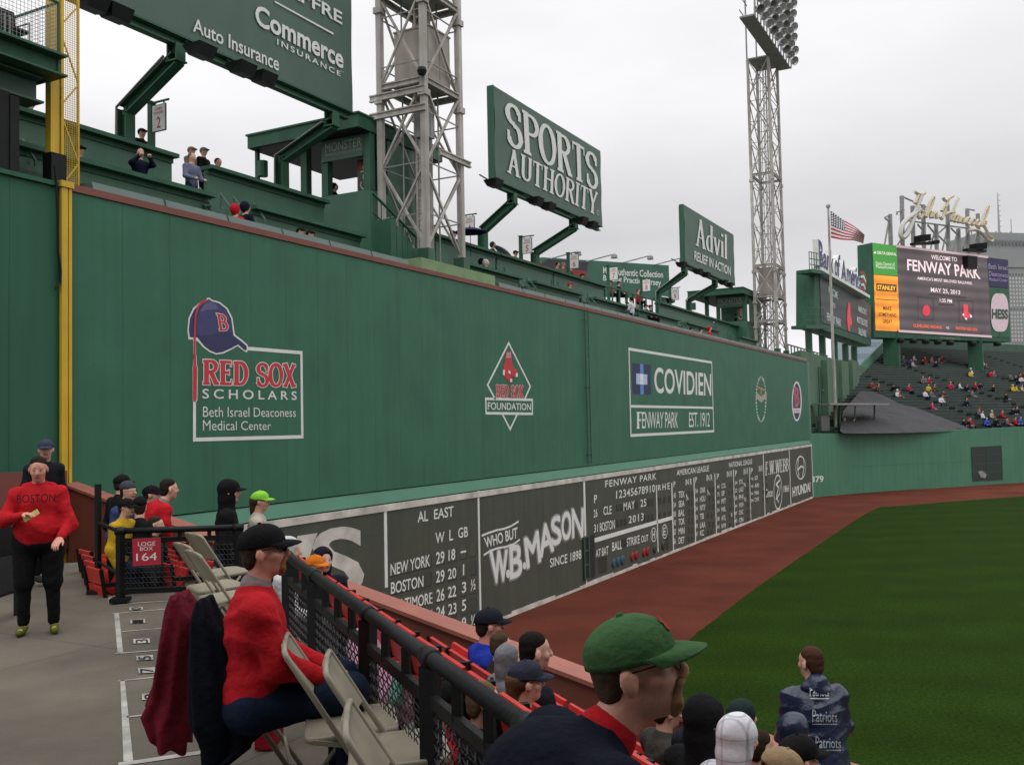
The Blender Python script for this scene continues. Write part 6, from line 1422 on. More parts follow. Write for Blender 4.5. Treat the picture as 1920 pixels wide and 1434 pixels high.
# ---- near figures
pm, W_, T_, K = person('man in a red sweater, black cap and dark glasses seated beside the railing', at(492, 1034, 4.45), facing(.94, .33), H=1.70, girth=1.16, top=REDC, legs=(.009, .015, .034), hat=('cap', BLK), hair=(.05, .035, .025), skin=m_skin_r, beard=(.30, .14, .065), shades=True, collar=(.25, .2, .2), res=.011, lean=.03, nod=-.10, turn=-.12, arms={-1: ((.10, -.23, .20), (.33, -.13, .10)), 1: ((.14, .22, .20), (.37, .08, .10))}, wr=.008)
gm, W_g, T_g, K = person('man in a green cap, glasses and navy jacket in the foreground', at(1187, 1256, 2.22), facing(.93, .30), turn=-.46, H=1.68, girth=1.4, top=(.005, .0065, .014), legs=JEAN, hat=('cap', (.046, .108, .040)), hair=(.06, .04, .028), skin=m_skin_r, beard=(.30, .17, .095), glasses=True, collar=REDC, res=.0085, lean=.78, nod=-.22, fingers=False, wr=.003)
cp = [o for o in gm.children if o.name.startswith('cap')][0]
mb = MB(); Tq = lambda p: W_g(T_g(np.asarray(p)))
serif(mb, "B", [Tq((.086, .016, .110)), Tq((.086, -.016, .110)), Tq((.108, -.017, .074)), Tq((.108, .017, .074))], .26, .14, lift=Tq((.003, 0, .002))-Tq((0, 0, 0)))
part('cap_letter', mb, C_((.35, .02, .02)), cp)
wm, _, _, K = person('woman in a red hooded sweatshirt standing on the walkway', at(72, 880, 8.5), facing(.35, -.93), 'stand', H=1.53, girth=1.32, top=REDC, legs=BLK, hair=(.02, .014, .01), res=.014, nod=.18, arms={-1: ((.08, -.31, .20), (.30, -.10, .26)), 1: ((.10, .30, .14), (.28, .22, .02))}, skin=m_skin_r, wr=.008, shoes=(.10, .12, .02))
V, F, _ = grow([('c', K['neck']+np.array((-.03, -.1, .0)), K['neck']+np.array((-.03, .1, .0)), .055, .055), ('c', K['neck']+np.array((-.03, 0, .02)), K['neck']+np.array((-.11, 0, -.05)), .07, .08)], .014, .04, wr=.004); part('hood', MB().add(V@K['A'].T+K['org'], F), C_(REDC), wm, smooth=True)
tx = MB(); W0_ = lambda p: K['A']@np.asarray(p)+K['org']; c0 = .222
text(tx, "BOSTON", [W0_((.185, -.15, .40)), W0_((.185, .15, .40)), W0_((.205, .15, .33)), W0_((.205, -.15, .33))][::1], .0)
part('chest_lettering', tx, C_((.015, .012, .015)), K['jac'])
hp_ = K['arms'][-1][1]; pc = W0_(hp_+np.array((.05, .06, .0))); solo('paper_slip', MB().obox(pc, nrm(R0*.8+np.array((0, 0, .45)))*.07, nrm(F0)*.004, nrm(np.array((0, 0, 1.))*.8-R0*.45)*.022), M((.55, .62, .18), .6), 'small yellow green paper held by the woman in the red sweatshirt', 'paper')
for k in (-1, 1): pass
person('man in a faded navy cap standing behind the woman in the red sweatshirt', at(86, 843, 11.2), facing(.85, -.5), 'stand', H=1.62, turn=-.7, girth=.85, top=(.012, .013, .016), legs=BLK, hat=('cap', (.045, .05, .085)), res=.018, fingers=False)
# ---- around the numbered box at left
person('boy in a yellow top and black cap leaning by the box number railing', at(236, 952, 10.6), facing(.95, -.1), 'stand', H=1.42, top=(.48, .30, .02), vest=BLK, legs=BLK, hat=('cap', BLK), res=.018, lean=.12, fingers=False)
person('person with a grey knit hat and glasses behind the boy in yellow', at(240, 922, 11.4), facing(.95, -.2), 'stand', H=1.6, top=(.03, .045, .12), legs=BLK, hat=('beanie', (.05, .055, .065)), glasses=True, res=.02, fingers=False)
person('person with a black cap half hidden behind the grey knit hat', at(228, 908, 12.1), facing(.6, .7), 'stand', H=1.66, top=BLK, legs=BLK, hat=('cap', BLK), res=.022, fingers=False)
person('person in a black jacket bending over, right of the boy in yellow', at(262, 952, 10.9), facing(-.3, .95), 'stand', H=1.6, top=BLK, legs=JEAN, hat=('beanie', BLK), lean=.35, res=.02, fingers=False)
person('person in a red and grey jacket bending forward with their back turned', at(316, 918, 11.6), facing(.75, .65), 'stand', H=1.78, top=REDC, legs=(.05, .045, .04), lean=.62, collar=(.2, .18, .18), res=.018, hair=(.02, .015, .012), fingers=False, hood=None, arms={-1: ((.24, -.25, .20), (.32, -.2, -.05)), 1: ((.24, .25, .20), (.32, .2, -.05))})
person('person in a black hooded coat and cap standing in front of the green wall', at(430, 922, 10.6), facing(.95, .3), 'stand', H=1.78, top=BLK, legs=JEAN, hat=('cap', BLK), hood='same', res=.018, fingers=False)
person('girl in a lime green cap and pale jacket with a ponytail', at(487, 940, 11.0), facing(.96, .15), 'stand', H=1.62, top=(.42, .40, .33), legs=JEAN, hat=('cap', (.22, .55, .05)), hairlen=.10, hair=(.06, .035, .02), res=.017, fingers=False)
# ---- seated below the railing
person('boy in a white hood seated behind the seated man in red', at(541, 1033, 8.3), facing(.98, .1), H=1.6, top=WHT, hood='same', legs=GREY, res=.017, fingers=False)
person('child in an orange cap seated beyond the railing', at(590, 1062, 8.6), facing(.9, -.35), H=1.42, top=(.03, .03, .04), hat=('cap', (.60, .16, .015)), legs=JEAN, res=.017, fingers=False)
person('boy in a navy hood and pale grey trousers seated on the boundary wall side', at(606, 1050, 9.4), facing(.55, -.8), H=1.66, top=(.010, .011, .022), hood='same', legs=(.30, .30, .32), res=.016, kn=.06)
person('man in a bright blue jacket and dark cap seated by the low wall', at(916, 1172, 7.5), facing(.95, .3), H=1.8, top=(.018, .04, .34), legs=BLK, hat=('cap', (.012, .013, .02)), skin=m_skin_r, res=.013, fingers=False)
person('brown haired child seated beside the man in the blue jacket', at(938, 1212, 7.2), facing(.9, .45), H=1.38, top=(.03, .025, .02), hair=(.06, .04, .022), res=.016, fingers=False)
person('child in a grey hood seated in front of the man in the dark suit', at(952, 1236, 6.7), facing(.9, .45), H=1.34, top=(.17, .17, .18), hood='same', res=.015, fingers=False)
person('dark haired man in a dark suit and white collar seated by the low wall', at(1002, 1222, 6.5), facing(.93, .35), H=1.82, top=(.010, .011, .016), collar=WHT, hair=(.012, .009, .008), res=.012, fingers=False)
person('woman in a faded navy cap and red top looking right', at(985, 1278, 5.6), facing(.95, .3), H=1.66, top=REDC, hat=('cap', (.028, .032, .05)), hairlen=.09, hair=(.11, .065, .03), glasses=True, res=.012, fingers=False)
person('person in a dark cap and brown jacket beyond the chin of the green capped man', at(1249, 1332, 6.6), facing(.95, .3), H=1.7, top=(.05, .045, .04), hat=('cap', (.016, .018, .024)), res=.014, fingers=False)
person('person in a black hooded coat seated right of the green capped man', at(1322, 1352, 5.5), facing(.9, .5), H=1.9, girth=1.15, top=BLK, hood='same', res=.014, fingers=False)
person('person in a dark green hood behind the white plaid hood', at(1392, 1345, 6.9), facing(.9, .35), H=1.66, top=(.018, .032, .03), hood='same', res=.016, fingers=False)
m_plaid = mat('white_grey_plaid', (.68, .68, .72), .85, .06, 8, bump=.2, bscale=40, seam=[(0, .13, .012, .28), (1, .13, .012, .28), (2, .11, .007, .3)])
person('person in a white and grey plaid hooded top near the bottom edge', at(1384, 1385, 5.2), facing(.93, .35), H=1.72, top=WHT, topmat=m_plaid, hood='same', res=.0105, fingers=False, lean=.12, nod=.1)
m_poncho = mat('navy_plastic_poncho', (.015, .024, .057), .28, .15, 8, bump=.55, bscale=22)
person('person in a hooded navy plastic poncho seated before the standing man', at(1490, 1372, 6.6), facing(.8, .6), H=1.7, top=NAVY, topmat=m_poncho, hood='same', res=.013, wr=.006, fingers=False)
person('person in a black cap at the bottom edge, right of the plaid hood', at(1496, 1424, 5.0), facing(.93, .35), H=1.72, top=BLK, hat=('cap', BLK), res=.012, fingers=False)
person('person in a tan hat at the bottom edge beside the plaid hood', at(1462, 1446, 4.9), facing(.9, -.2), H=1.66, top=(.25, .18, .10), hat=('cap', (.30, .215, .12)), res=.013, fingers=False, nod=.35)
pn_, Wp, Tp, K = person('balding man standing in a navy poncho with repeated script lettering', at(1521, 1243, 7.7), facing(-.12, .99), 'stand', H=1.80, girth=1.32, top=NAVY, topmat=m_poncho, legs=BLK, hair=(.06, .028, .015), res=.011, wr=.010, long_coat=True, turn=.35, fingers=False, arms={1: ((-.02, .25, .20), (.20, .22, .08)), -1: ((.02, -.25, .20), (.22, -.20, .08))})
V, F, _ = grow([('c', K['neck']+np.array((-.05, -.075, .035)), K['neck']+np.array((-.05, .075, .035)), .05, .05), ('c', K['neck']+np.array((-.07, 0, .07)), K['neck']+np.array((-.08, 0, .03)), .08, .085)], .012, .04, wr=.012); part('hood', MB().add(V@K['A'].T+K['org'], F), m_poncho, pn_, smooth=True)
mp_ = [o for o in pn_.children if o.name.startswith('jacket')][0]
tx = MB()
def onback(V, q):
    P = warp(V, q); return P
def backpt(px, py): return at(px, py, 7.7)
jv = np.array([v.co[:] for v in mp_.data.vertices])+_root[pn_.name]; jd = (jv-_C)@_fw; jx = 960+FPX*((jv-_C)@_rt)/jd; jy = 717-FPX*((jv-_C)@_up)/jd
def drape(px, py):                                # follow the coat's own surface
    h_ = np.hypot(jx-px, jy-py); m = h_ < max(10, h_.min()+3)
    return _C+ray(px, py)*(jd[m].min()-.012)
Z7 = zo(1240, 1180, 4.3636)
for q in ((1215,440, 1372,470, 1372,545, 1215,545), (1235,650, 1440,675, 1440,755, 1235,755), (1262,870, 1470,890, 1470,968, 1262,968), (1060,690, 1165,690, 1165,745, 1060,735)):
    V, F = glyphs("Patriots", .005); P2 = Z7(*q); qq = [np.array((*p, 0)) for p in P2]; X = warp(V+np.array((.0, 0)), qq); tx.add(np.array([drape(x, y) for x, y, _ in X]), F)
    for a, b in ((-6, 8), ): tx_ = [np.array(P2[3])+(0, 3), np.array(P2[2])+(0, 3)]; n_ = 8; u = [tx_[0]*(1-f)+tx_[1]*f for f in np.linspace(0, 1, n_)]; tx.grid([[drape(*p) for p in u], [drape(p[0], p[1]+1.8) for p in u]])
part('coat_lettering', tx, M((.36, .40, .45), .5), mp_)
person('person in a grey jacket and dark cap low beside the black hooded coat', at(1290, 1400, 5.9), facing(.9, .4), H=1.66, top=(.06, .06, .065), hat=('cap', (.014, .015, .02)), res=.015, fingers=False)
person('brown haired person in a dark green coat low behind the plaid hood', at(1425, 1402, 6.3), facing(.85, .5), H=1.6, top=(.02, .03, .025), hair=(.035, .02, .012), res=.016, fingers=False)
person('person in a maroon jacket and dark cap right of the grey knit hat', at(283, 928, 12.3), facing(.9, .3), 'stand', H=1.68, top=(.10, .008, .015), legs=BLK, hat=('cap', BLK), res=.022, fingers=False)
person('person in a charcoal coat behind the box number sign', at(292, 985, 10.7), facing(.9, .2), 'stand', H=1.4, top=(.03, .03, .033), legs=BLK, hair=(.03, .02, .014), res=.02, fingers=False)
# ---- coats, bags and blanket left on and around the chairs
def drape(name, rows, mat_, label, cat, folds=7, seed=0):
    # cloth hanging from a chair back: each row is a left edge, right edge (photograph points), distance and half depth
    G = []; rg = np.random.RandomState(seed); ph = rg.uniform(0, 6, 4); n = 64
    cs = [np.linspace(0, len(rows)-1, 26)]
    R_ = np.array(rows, float)
    for v in cs[0]:
        r_ = [np.interp(v, range(len(rows)), R_[:, k]) for k in range(R_.shape[1])]
        a, b = at(r_[0], r_[1], r_[4]), at(r_[2], r_[3], r_[4]); c = (a+b)/2; ux = (b-a)/2; vf = v/(len(rows)-1); dd = F0*r_[5]
        row = []
        for k in range(n+1):
            th = 2*math.pi*k/n; rip = 1+(.04+.13*vf)*math.sin(folds*th+ph[0]+1.2*math.sin(3*vf+ph[1]))+.05*math.sin((folds+4)*th+ph[2]+4*vf)
            row.append(c+ux*math.copysign(abs(math.cos(th))**.8, math.cos(th))*rip+dd*math.sin(th)*rip+np.array((0, 0, .012*math.sin(5*th+7*vf))))
        G.append(row)
    mb = MB().grid(G); top = G[0][:-1]; c = sum(top)/n; mb.add([c+np.array((0, 0, .012))]+list(top), [(0, i+1, (i+1) % n+1) for i in range(n)])
    return solo(name, mb, mat_, label, cat, smooth=True)
drape('red_coat', [(326, 1116, 352, 1112, 4.95, .10), (316, 1140, 372, 1150, 4.95, .15), (306, 1190, 368, 1205, 4.9, .15), (290, 1290, 362, 1310, 4.85, .15), (274, 1330, 352, 1350, 4.8, .16), (292, 1372, 350, 1402, 4.75, .16)], C_((.10, .006, .013)), 'dark red coat hanging over the back of a folding chair', 'coat', 6, 1)
drape('navy_coat', [(372, 1128, 396, 1120, 4.5, .08), (366, 1145, 412, 1160, 4.5, .14), (362, 1180, 432, 1190, 4.5, .16), (360, 1260, 458, 1280, 4.45, .17), (362, 1350, 478, 1345, 4.4, .16), (380, 1392, 480, 1392, 4.4, .15), (388, 1424, 432, 1428, 4.35, .12)], C_((.0035, .0045, .009)), 'very dark navy coat hanging behind the seated man in red', 'coat', 5, 4)
c = GF(505, 1395); mb = MB().obox(c+(0, 0, .22), R0*.05, F0*.12, np.array((0, 0, .21))).tube([c+(0, 0, .4)-F0*.07, c+(0, 0, .58), c+(0, 0, .4)+F0*.07], .006, 5); solo('red_bag', mb, C_((.25, .01, .02)), 'narrow red carrier bag standing under the seated man\'s chair', 'bag')
c = GF(560, 1330); P = [[c+R0*(.16*u)+np.array((0, 0, .02+.30*v))+F0*(.04*math.sin(3*u+4*v)) for u in np.linspace(-1, 1, 9)] for v in np.linspace(0, 1, 7)]
mb = MB().grid(P).grid([[p+F0*.06 for p in r_][::-1] for r_ in P]); mb.grid([P[0], [p+F0*.06 for p in P[0]]]); mb.grid([[p+F0*.06 for p in P[-1]], P[-1]]); mbm = mb
tb = solo('printed_tote_bag', mbm, mat('printed_plastic', (.34, .32, .36), .4, .5, 9), 'printed pale plastic tote bag on the floor by the man\'s feet', 'bag')
V, F, _ = grow([('c', at(690, 1215, 7.0), at(720, 1300, 6.6), .16, .18), ('c', at(722, 1220, 6.9), at(752, 1310, 6.4), .14, .16)], .018, .07, wr=.012, wf=24); bl_ = solo('pink_blanket', MB().add(V, F), mat('pink_patterned_fleece', (.52, .25, .36), .9, .30, 7), 'pale pink patterned blanket behind the mesh of the railing', 'blanket', smooth=True)
V, F, _ = grow([('c', at(748, 1250, 6.35), at(742, 1310, 6.2), .04, .05)], .014, .04, wr=.008); solo('mint_scarf', MB().add(V, F), C_((.12, .36, .28)), 'mint green scarf lying over the pink blanket', 'scarf', smooth=True)
person('person in a red top and dark cap seated close behind the railing mesh', at(832, 1318, 5.1), facing(.9, .3), H=1.62, top=REDC, hat=('cap', BLK), res=.016, fingers=False)
person('person with fair hair in dark clothes partly hidden by the top rail', at(905, 1318, 4.9), facing(.9, .3), H=1.5, top=(.012, .013, .018), hair=(.14, .09, .05), res=.016, fingers=False)
# ---- small figures on top of the wall and in the bleachers
protos = {}
def proto(kind):
    if kind in protos: return protos[kind]
    P = []; mi = []
    def a(p, m): P.append(p); mi.append(m)
    st = kind.startswith('stand'); z0 = .93 if st else .48
    for k in (1, -1):
        if st: a(('c', (0, k*.09, z0), (.02, k*.1, .48), .095, .075), 2); a(('c', (.02, k*.1, .48), (-.01, k*.1, .06), .075, .055), 2); a(('c', (-.03, k*.1, .05), (.14, k*.11, .04), .05, .045), 3)
        else: a(('c', (0, k*.1, z0), (.42, k*.12, .52), .1, .08), 2); a(('c', (.42, k*.12, .52), (.42, k*.12, .08), .075, .055), 2); a(('c', (.40, k*.12, .05), (.55, k*.12, .04), .05, .045), 3)
    a(('e', (0, 0, z0+.12), (.14, .17, .2)), 1); a(('e', (.0, 0, z0+.34), (.14, .2, .2)), 1); a(('c', (0, .17, z0+.45), (0, -.17, z0+.45), .085, .085), 1)
    for k in (1, -1):
        if kind == 'stand_raise': e_, w_ = (.18, k*.25, z0+.42), (.28, k*.1, z0+.60)
        elif kind == 'stand_lean': e_, w_ = (.16, k*.25, z0+.22), (.38, k*.14, z0+.26)
        else: e_, w_ = (.06, k*.26, z0+.18), (.28, k*.14, z0+.10)
        a(('c', (0, k*.2, z0+.44), e_, .075, .065), 1); a(('c', e_, w_, .062, .048), 1); a(('c', w_, np.array(w_)+(.07, 0, 0), .04, .035), 0)
    hz = z0+.70; a(('c', (0, 0, z0+.5), (.02, 0, hz-.06), .06, .058), 0); a(('e', (.025, 0, hz), (.098, .078, .12)), 0); a(('c', (.11, 0, hz+.01), (.125, 0, hz-.02), .014, .016), 0); a(('e', (-.005, 0, hz+.035), (.105, .086, .105)), 3)
    if 'cap' in kind: a(('c', (.09, -.05, hz+.055), (.09, .05, hz+.055), .045, .045), 3); a(('e', (.15, 0, hz+.045), (.06, .07, .014)), 3)
    if 'hood' in kind: a(('e', (-.02, 0, hz+.03), (.13, .11, .145)), 1); a(('e', (.085, 0, hz), (.05, .055, .085)), 0)
    V, F, m_ = grow(P, .032, .035, mats=mi, wr=.004)
    mb = MB().add(V, F); mb.m = m_; protos[kind] = mesh_of('person', mb, [m_skin, m_blk, m_blk, m_blk], (0, 0, 0), True); return protos[kind]
def small(kind, loc, yaw, cols, label, group, s=1.0):
    me = proto(kind); o = bpy.data.objects.new('person', me); COL.objects.link(o)
    for i, c_ in enumerate([None]+list(cols)):
        o.material_slots[i].link = 'OBJECT'; o.material_slots[i].material = m_skin if c_ is None else C_(c_)
    o.location = [float(q) for q in loc]; o.rotation_euler = (0, 0, yaw); o.scale = (s, s, s)
    return tag(o, label, 'person', group)
G1 = 'spectators on the rooftop seats'
RC, BK, NV, GY, WH, JN, TAN, PK = REDC, BLK, NAVY, GREY, WHT, JEAN, (.22, .16, .09), (.6, .05, .2)
def mon(kind, px, py, xw, zf, cols, label, yaw=0.0, s=1.0):      # px,py: head centre in the photograph; standing on the deck at zf
    hh = (1.63 if kind.startswith('stand') else 1.18)*s
    p = onx(px, py, xw); 
    small(kind, (p[0], p[1], p[2]-hh), yaw, cols, label, G1, s)
for a in (('stand', 55, 195, -4.4, 0, (RC, BK, BK), 'person in bright red beside the steel gallery at far left', 1.2), ('stand_cap', 148, 283, -2.4, 0, (BK, BK, BK), 'person in black seen through the foul pole mesh'), ('stand_cap', 265, 250, -4.3, 0, (BK, BK, BK), 'person in black under the sign with the red 2'),
 ('stand_raise', 262, 288, -2.4, 0, (NV, BK, BK), 'person in navy raising a camera on the rooftop', -.3), ('stand', 359, 296, -2.2, 0, ((.13, .15, .22), JN, (.12, .1, .09)), 'grey haired man in a checked shirt leaning on the rooftop counter', .0), ('stand_cap', 358, 284, -4.0, 0, (TAN, JN, TAN), 'person with a tan cap and fair hair behind the checked shirt man'), ('stand_cap', 381, 285, -4.0, 0, (BK, BK, GY), 'man in a dark jacket and grey cap right of the tan cap'), ('sit', 408, 305, -4.0, 0, (BK, BK, (.07, .035, .02)), 'brown haired person peeping over the upper rooftop counter'),
 ('sit_hood', 441, 395, -.62, 0, (RC, BK, GY), 'person in a red jacket seated at the wall edge', 1.6), ('sit_hood', 460, 390, -.66, 0, (NV, BK, BK), 'person in a navy hood seated beside the red jacket', 1.4), ('sit_cap', 562, 436, -.6, 0, (BK, BK, BK), 'left of two dark caps peeping over the wall edge'), ('sit_cap', 580, 441, -.6, 0, (GY, BK, BK), 'right of two dark caps peeping over the wall edge'),
 ('stand_hood', 627, 352, -4.2, 0, (BK, BK, BK), 'person in black inside the near food kiosk'), ('sit_cap', 816, 428, -3.9, 0, (BK, BK, BK), 'person in a dark cap behind the legs of the near light tower'), ('sit_hood', 850, 440, -3.9, 0, (BK, BK, BK), 'bulky person in black right of the near light tower legs'),
 ('stand_hood', 924, 460, -4.0, 0, ((.04, .035, .03), BK, BK), 'person in a brown hood left of the grey umbrella'), ('stand_cap', 966, 475, -4.0, 0, (RC, BK, BK), 'person in red with a dark cap under the sign with the red 5'), ('sit_hood', 903, 492, -2.4, 0, (BK, BK, BK), 'person in a black hood in the lower row right of the tower'), ('sit_hood', 911, 494, -2.2, 0, (WH, BK, WH), 'person in a white hood in the lower row right of the tower'),
 ('sit_cap', 1013, 499, -3.9, 0, (WH, BK, RC), 'person with a red cap in front of the second billboard arm'), ('stand', 1045, 497, -4.1, 0, (TAN, BK, BK), 'dark haired person left of the patterned jacket'), ('stand', 1056, 497, -4.0, 0, ((.3, .17, .1), BK, TAN), 'fair haired person in a patterned jacket under the sign with the red 6'), ('stand', 1070, 502, -4.0, 0, ((.1, .06, .04), BK, BK), 'dark haired person right of the patterned jacket'), ('sit_cap', 1091, 518, -3.9, 0, ((.2, .05, .02), BK, BK), 'person in orange red behind the upper counter'),
 ('sit_cap', 1068, 535, -2.3, 0, (BK, BK, RC), 'person with a red cap at the lower counter'), ('sit_cap', 1143, 530, -3.9, 0, (RC, BK, BK), 'person under the sign with the red 7'), ('sit_cap', 1160, 532, -3.9, 0, (BK, BK, BK), 'dark capped person behind the glazed rail'), ('sit', 1196, 546, -3.9, 0, (RC, BK, (.1, .03, .02)), 'person in red behind the glazed rail'), ('stand', 1184, 562, -1.2, 0, (WH, BK, BK), 'person in a white striped jersey standing with their back turned at the wall edge', 3.1), ('sit_cap', 1210, 575, -1.8, 0, (BK, BK, BK), 'left of a seated pair by the white striped jersey'), ('sit_cap', 1219, 576, -1.8, 0, (BK, BK, BK), 'right of a seated pair by the white striped jersey'),
 ('sit_cap', 1296, 618, -.6, 0, (BK, BK, BK), 'dark cap alone at the wall edge below the far kiosk'), ('sit_cap', 1314, 619, -.6, 0, (BK, BK, BK), 'person in black at the wall edge beside the red one'), ('sit_hood', 1330, 617, -.6, 0, (RC, BK, RC), 'person in red at the wall edge below the far kiosk'), ('stand', 1380, 592, -4.3, 0, (BK, BK, BK), 'person in black inside the far food kiosk')):
    mon(a[0], a[1], a[2], a[3], a[4], a[5], a[6], a[7] if len(a) > 7 else .2)
# umbrellas
def umbrella(px, py, xw, ra, c, c2, label, tilt=(0, 0)):
    p = onx(px, py, xw); t = thing('umbrella', label, 'umbrella', p-(0, 0, 1.0)); ax = nrm((tilt[0], tilt[1], 1))
    mb = MB(); n_ = 8; u = nrm(np.cross(ax, (0, 1, .1))); v = np.cross(ax, u)
    for k in range(n_):
        a0, a1 = 2*math.pi*k/n_, 2*math.pi*(k+1)/n_; rows = []
        for f in np.linspace(0, 1, 5):
            rows.append([p+ax*(.28*ra*(1-f*f))+ra*f*(u*math.cos(a)+v*math.sin(a))*(1-.05*f*math.sin(math.pi*q)) for q, a in zip(np.linspace(0, 1, 4), np.linspace(a0, a1, 4))])
        mb.grid(rows, k % 2)
    part('canopy', mb, [C_(c), C_(c2)], t, smooth=True); part('handle', MB().tube([p+ax*.35*ra, p-ax*.95], .012, 6), m_black, t)
umbrella(944, 474, -4.2, .55, (.18, .18, .21), (.16, .16, .19), 'grey umbrella on the rooftop left of the person in red', (.6, .5))
umbrella(882, 436, -2.6, .65, (.02, .02, .07), (.02, .02, .07), 'folded flat navy umbrella on a pole beside the first billboard arm', (0, 0))
umbrella(1245, 563, -4.2, .75, WHT, BLK, 'white and black umbrella at the foot of the pain reliever billboard', (.1, .2))
# bleachers crowd
AB = zo(1440, 620, 3.983); yawB = math.atan2(-nB[1], -nB[0])
BL = [("1020,200 grey", GY), ("1062,212 blue", (.05, .06, .25)), ("1112,192 white", WH), ("1100,236 pale", (.4, .36, .34)), ("1190,208 red", RC), ("1160,218 navy", NV), ("1212,200 pink", (.4, .15, .15)), ("1255,198 grey", GY), ("1292,190 dark red", (.25, .02, .03)), ("1300,212 navy", NV), ("1235,228 navy", NV), ("1575,225 red", RC), ("1600,228 white", WH), ("1640,248 grey", GY), ("1525,240 grey", GY),
 ("1495,298 yellow", (.5, .4, .03)), ("1530,292 white", WH), ("1638,298 red", RC), ("1660,298 grey", GY), ("1800,322 grey", GY), ("1860,320 black", BK), ("1888,342 white", WH), ("1828,335 navy", NV), ("1895,305 red", RC), ("1130,340 grey", GY), ("1160,345 grey", GY), ("1216,355 red", RC), ("770,382 brown red", (.2, .03, .03)), ("798,395 brown", (.1, .05, .03)), ("925,400 black", BK), ("1028,398 red", (.3, .02, .04)), ("958,440 red", (.25, .02, .04)), ("985,455 white", WH), ("1150,440 white", WH), ("1200,408 yellow", (.45, .38, .05)), ("1210,445 grey", GY), ("1250,410 brown", (.1, .06, .03)), ("1310,448 brown", (.1, .04, .04)), ("1285,485 grey", GY), ("1310,498 white", WH),
 ("1372,392 pink red", (.45, .02, .08)), ("1432,390 white", WH), ("1465,402 navy", NV), ("1490,410 black", BK), ("1568,398 red", (.3, .01, .03)), ("1606,398 navy", NV), ("1680,410 black", BK), ("1535,452 grey", GY), ("1830,412 yellow", (.5, .4, .03)), ("1855,412 yellow", (.5, .4, .03)), ("1890,410 pale", (.4, .36, .2)), ("1245,545 pink", (.6, .03, .16)), ("1500,520 navy", NV), ("1545,570 grey", GY), ("1570,595 white", WH), ("1780,470 black", BK), ("1660,600 pale", (.35, .32, .28)), ("1690,610 brown red", (.2, .03, .03)), ("1725,595 red", RC), ("1810,570 navy", NV), ("1835,570 black", BK),
 ("1550,695 black", BK), ("1590,690 red", (.3, .02, .03)), ("1615,705 black", BK), ("1700,682 blue", (.03, .07, .4)), ("1825,700 black", BK), ("1840,650 red", RC), ("1862,680 red", RC), ("1895,655 blue", (.03, .08, .3)), ("1885,690 grey", GY)]
kinds = ['sit_hood', 'sit_cap', 'sit', 'sit_cap']
info = []
for i, (q, c_) in enumerate(BL):
    xy, cn = q.split(' ', 1); x, y = map(float, xy.split(','))
    vert_ = 'top' if y < 260 else 'upper' if y < 370 else 'middle' if y < 500 else 'lower' if y < 640 else 'bottom'; hor = 'left end' if x < 1050 else 'left' if x < 1330 else 'centre' if x < 1560 else 'right' if x < 1760 else 'right end'
    info.append((x, y, cn, vert_, hor, c_))
for i, (x, y, cn, vert_, hor, c_) in enumerate(info):
    px, py = AB(x, y)[0]; pt_ = onp(px, py, bl(.35, 0, 1.15), nP); o_ = np.dot((pt_-Fb)[:2], nB[:2]); kk = min(max(int(round((o_-.35)/RP)), 0), NR-1); t_ = np.dot((pt_-Fb)[:2], dB[:2])
    p = Fb+nB*(kk*RP+.32)+dB*t_; p[2] = bl(kk*RP, 0)[2]
    same = sorted(v[0] for v in info if v[2:5] == (cn, vert_, hor)); r_ = same.index(x)
    who = 'person in '+cn if len(same) == 1 else ('leftmost', 'second from left', 'third from left', 'fourth from left')[r_]+' of those in '+cn
    small(kinds[i % 4], p, yawB+RNG.uniform(-.5, .5), (c_, [BK, JN, NV, GY][i % 4], [BK, (.05, .03, .02), NV, RC, BK][i % 5]), '%s, %s rows of the far bleachers, %s' % (who, vert_, hor), 'spectators in the far bleachers', 1.08)
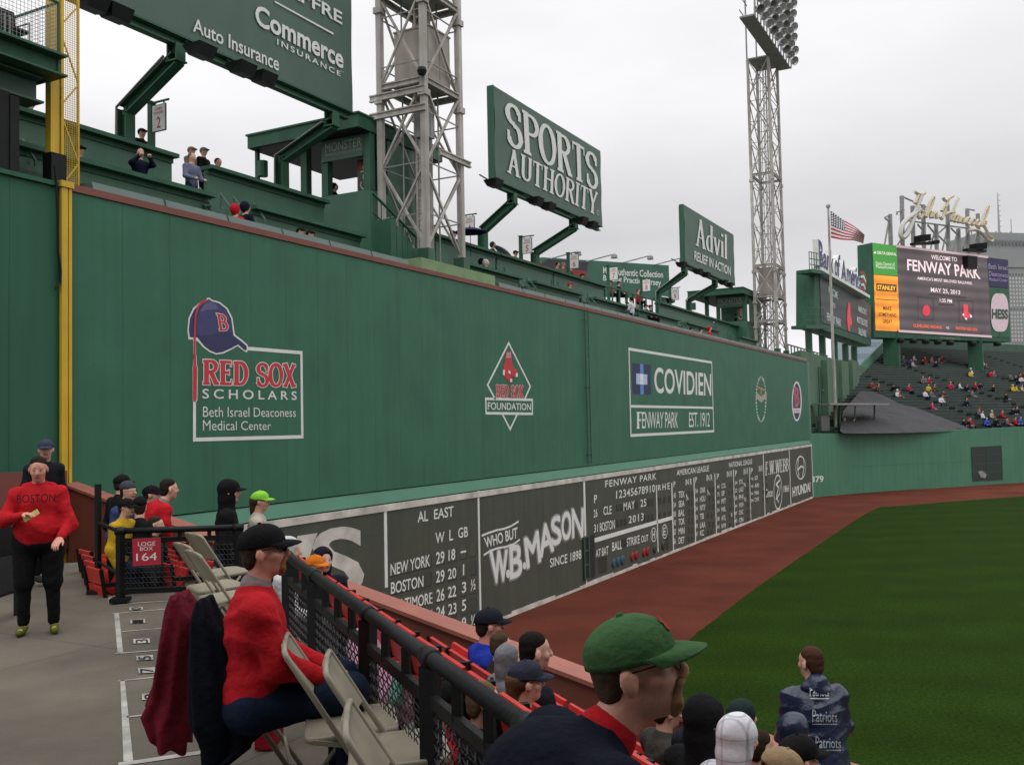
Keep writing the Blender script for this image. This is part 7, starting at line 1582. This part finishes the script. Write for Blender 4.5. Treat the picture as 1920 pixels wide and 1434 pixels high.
# camera well at the corner by the long wall
cw = thing('camera_platform', 'open metal camera platform with a flat roof at the wall corner', 'platform', at(1580, 805, 84)-(0, 0, 0))
Bc = CFq(A6, 0, 0); pb = [onp(*AB(x, y)[0], base[0]-nrm(np.cross(base[1]-base[0], (0, 0, 1)))*1.6, nrm(np.cross(base[1]-base[0], (0, 0, 1)))) for x, y in ((380, 770), (380, 550), (795, 550), (795, 765), (535, 765), (535, 560), (650, 560), (650, 665))]
mb = MB().beam(pb[0], pb[1], .12).beam(pb[3], pb[2], .12).beam(pb[4], pb[5], .14).beam(pb[6], pb[7], .08); part('post', mb, m_green_d, cw); part('roof', MB().beam(pb[1], pb[2]+(pb[2]-pb[1])*.08, 2.2, .16), m_steel_d, cw)
part('equipment', MB().beam(pb[0]+(0, 0, .9), pb[0]*.86+pb[3]*.14+(0, 0, .9), .6, 1.3), M((.10, .11, .10), .6), cw)
mb = MB()
for f in np.linspace(.45, .9, 4): q = pb[0]*(1-f)+pb[3]*f; mb.beam(q, q+(0, 0, 1.6), .05)
for z in (.8, 1.6): mb.beam(pb[0]*.55+pb[3]*.45+(0, 0, z), pb[0]*.1+pb[3]*.9+(0, 0, z), .05)
part('guard_rail', mb, m_green_d, cw)
for i_, f in enumerate((.45, .55, .62, .72, .8)):
    q = pb[0]*(1-f)+pb[3]*f-(0, 0, .3); small(['stand_cap', 'sit_hood', 'stand', 'sit_cap', 'sit_hood'][i_], q, yawB+.3*i_, [(TAN, BK, WH), (NV, BK, BK), (BK, BK, BK), (NV, BK, BK), ((.02, .06, .04), BK, BK)][i_], ['person in tan', 'person in a navy hood', 'person in black', 'person in a navy cap', 'person in a dark green hood'][i_]+' on the camera platform at the wall corner', 'people on the camera platform', .95)

ls = thing('grandstand_chair', 'dark folded grandstand chair at the left edge beside the walkway', 'chair', GF(-10, 1150))
a_ = GF(2, 1165); 
part('backrest', MB().obox(a_+(0, 0, .62)-R0*.08, R0*.03, F0*.5, np.array((0, 0, .24))), m_black, ls); part('seat', MB().obox(a_+(0, 0, .42)+R0*.02, R0*.05-np.array((0, 0, .16)), F0*.48, np.array((0, 0, .015))+R0*.012), m_black, ls); part('frame', MB().beam(a_-F0*.3, a_-F0*.3+(0, 0, .6), .05).beam(a_+F0*.3, a_+F0*.3+(0, 0, .6), .05), m_black, ls)
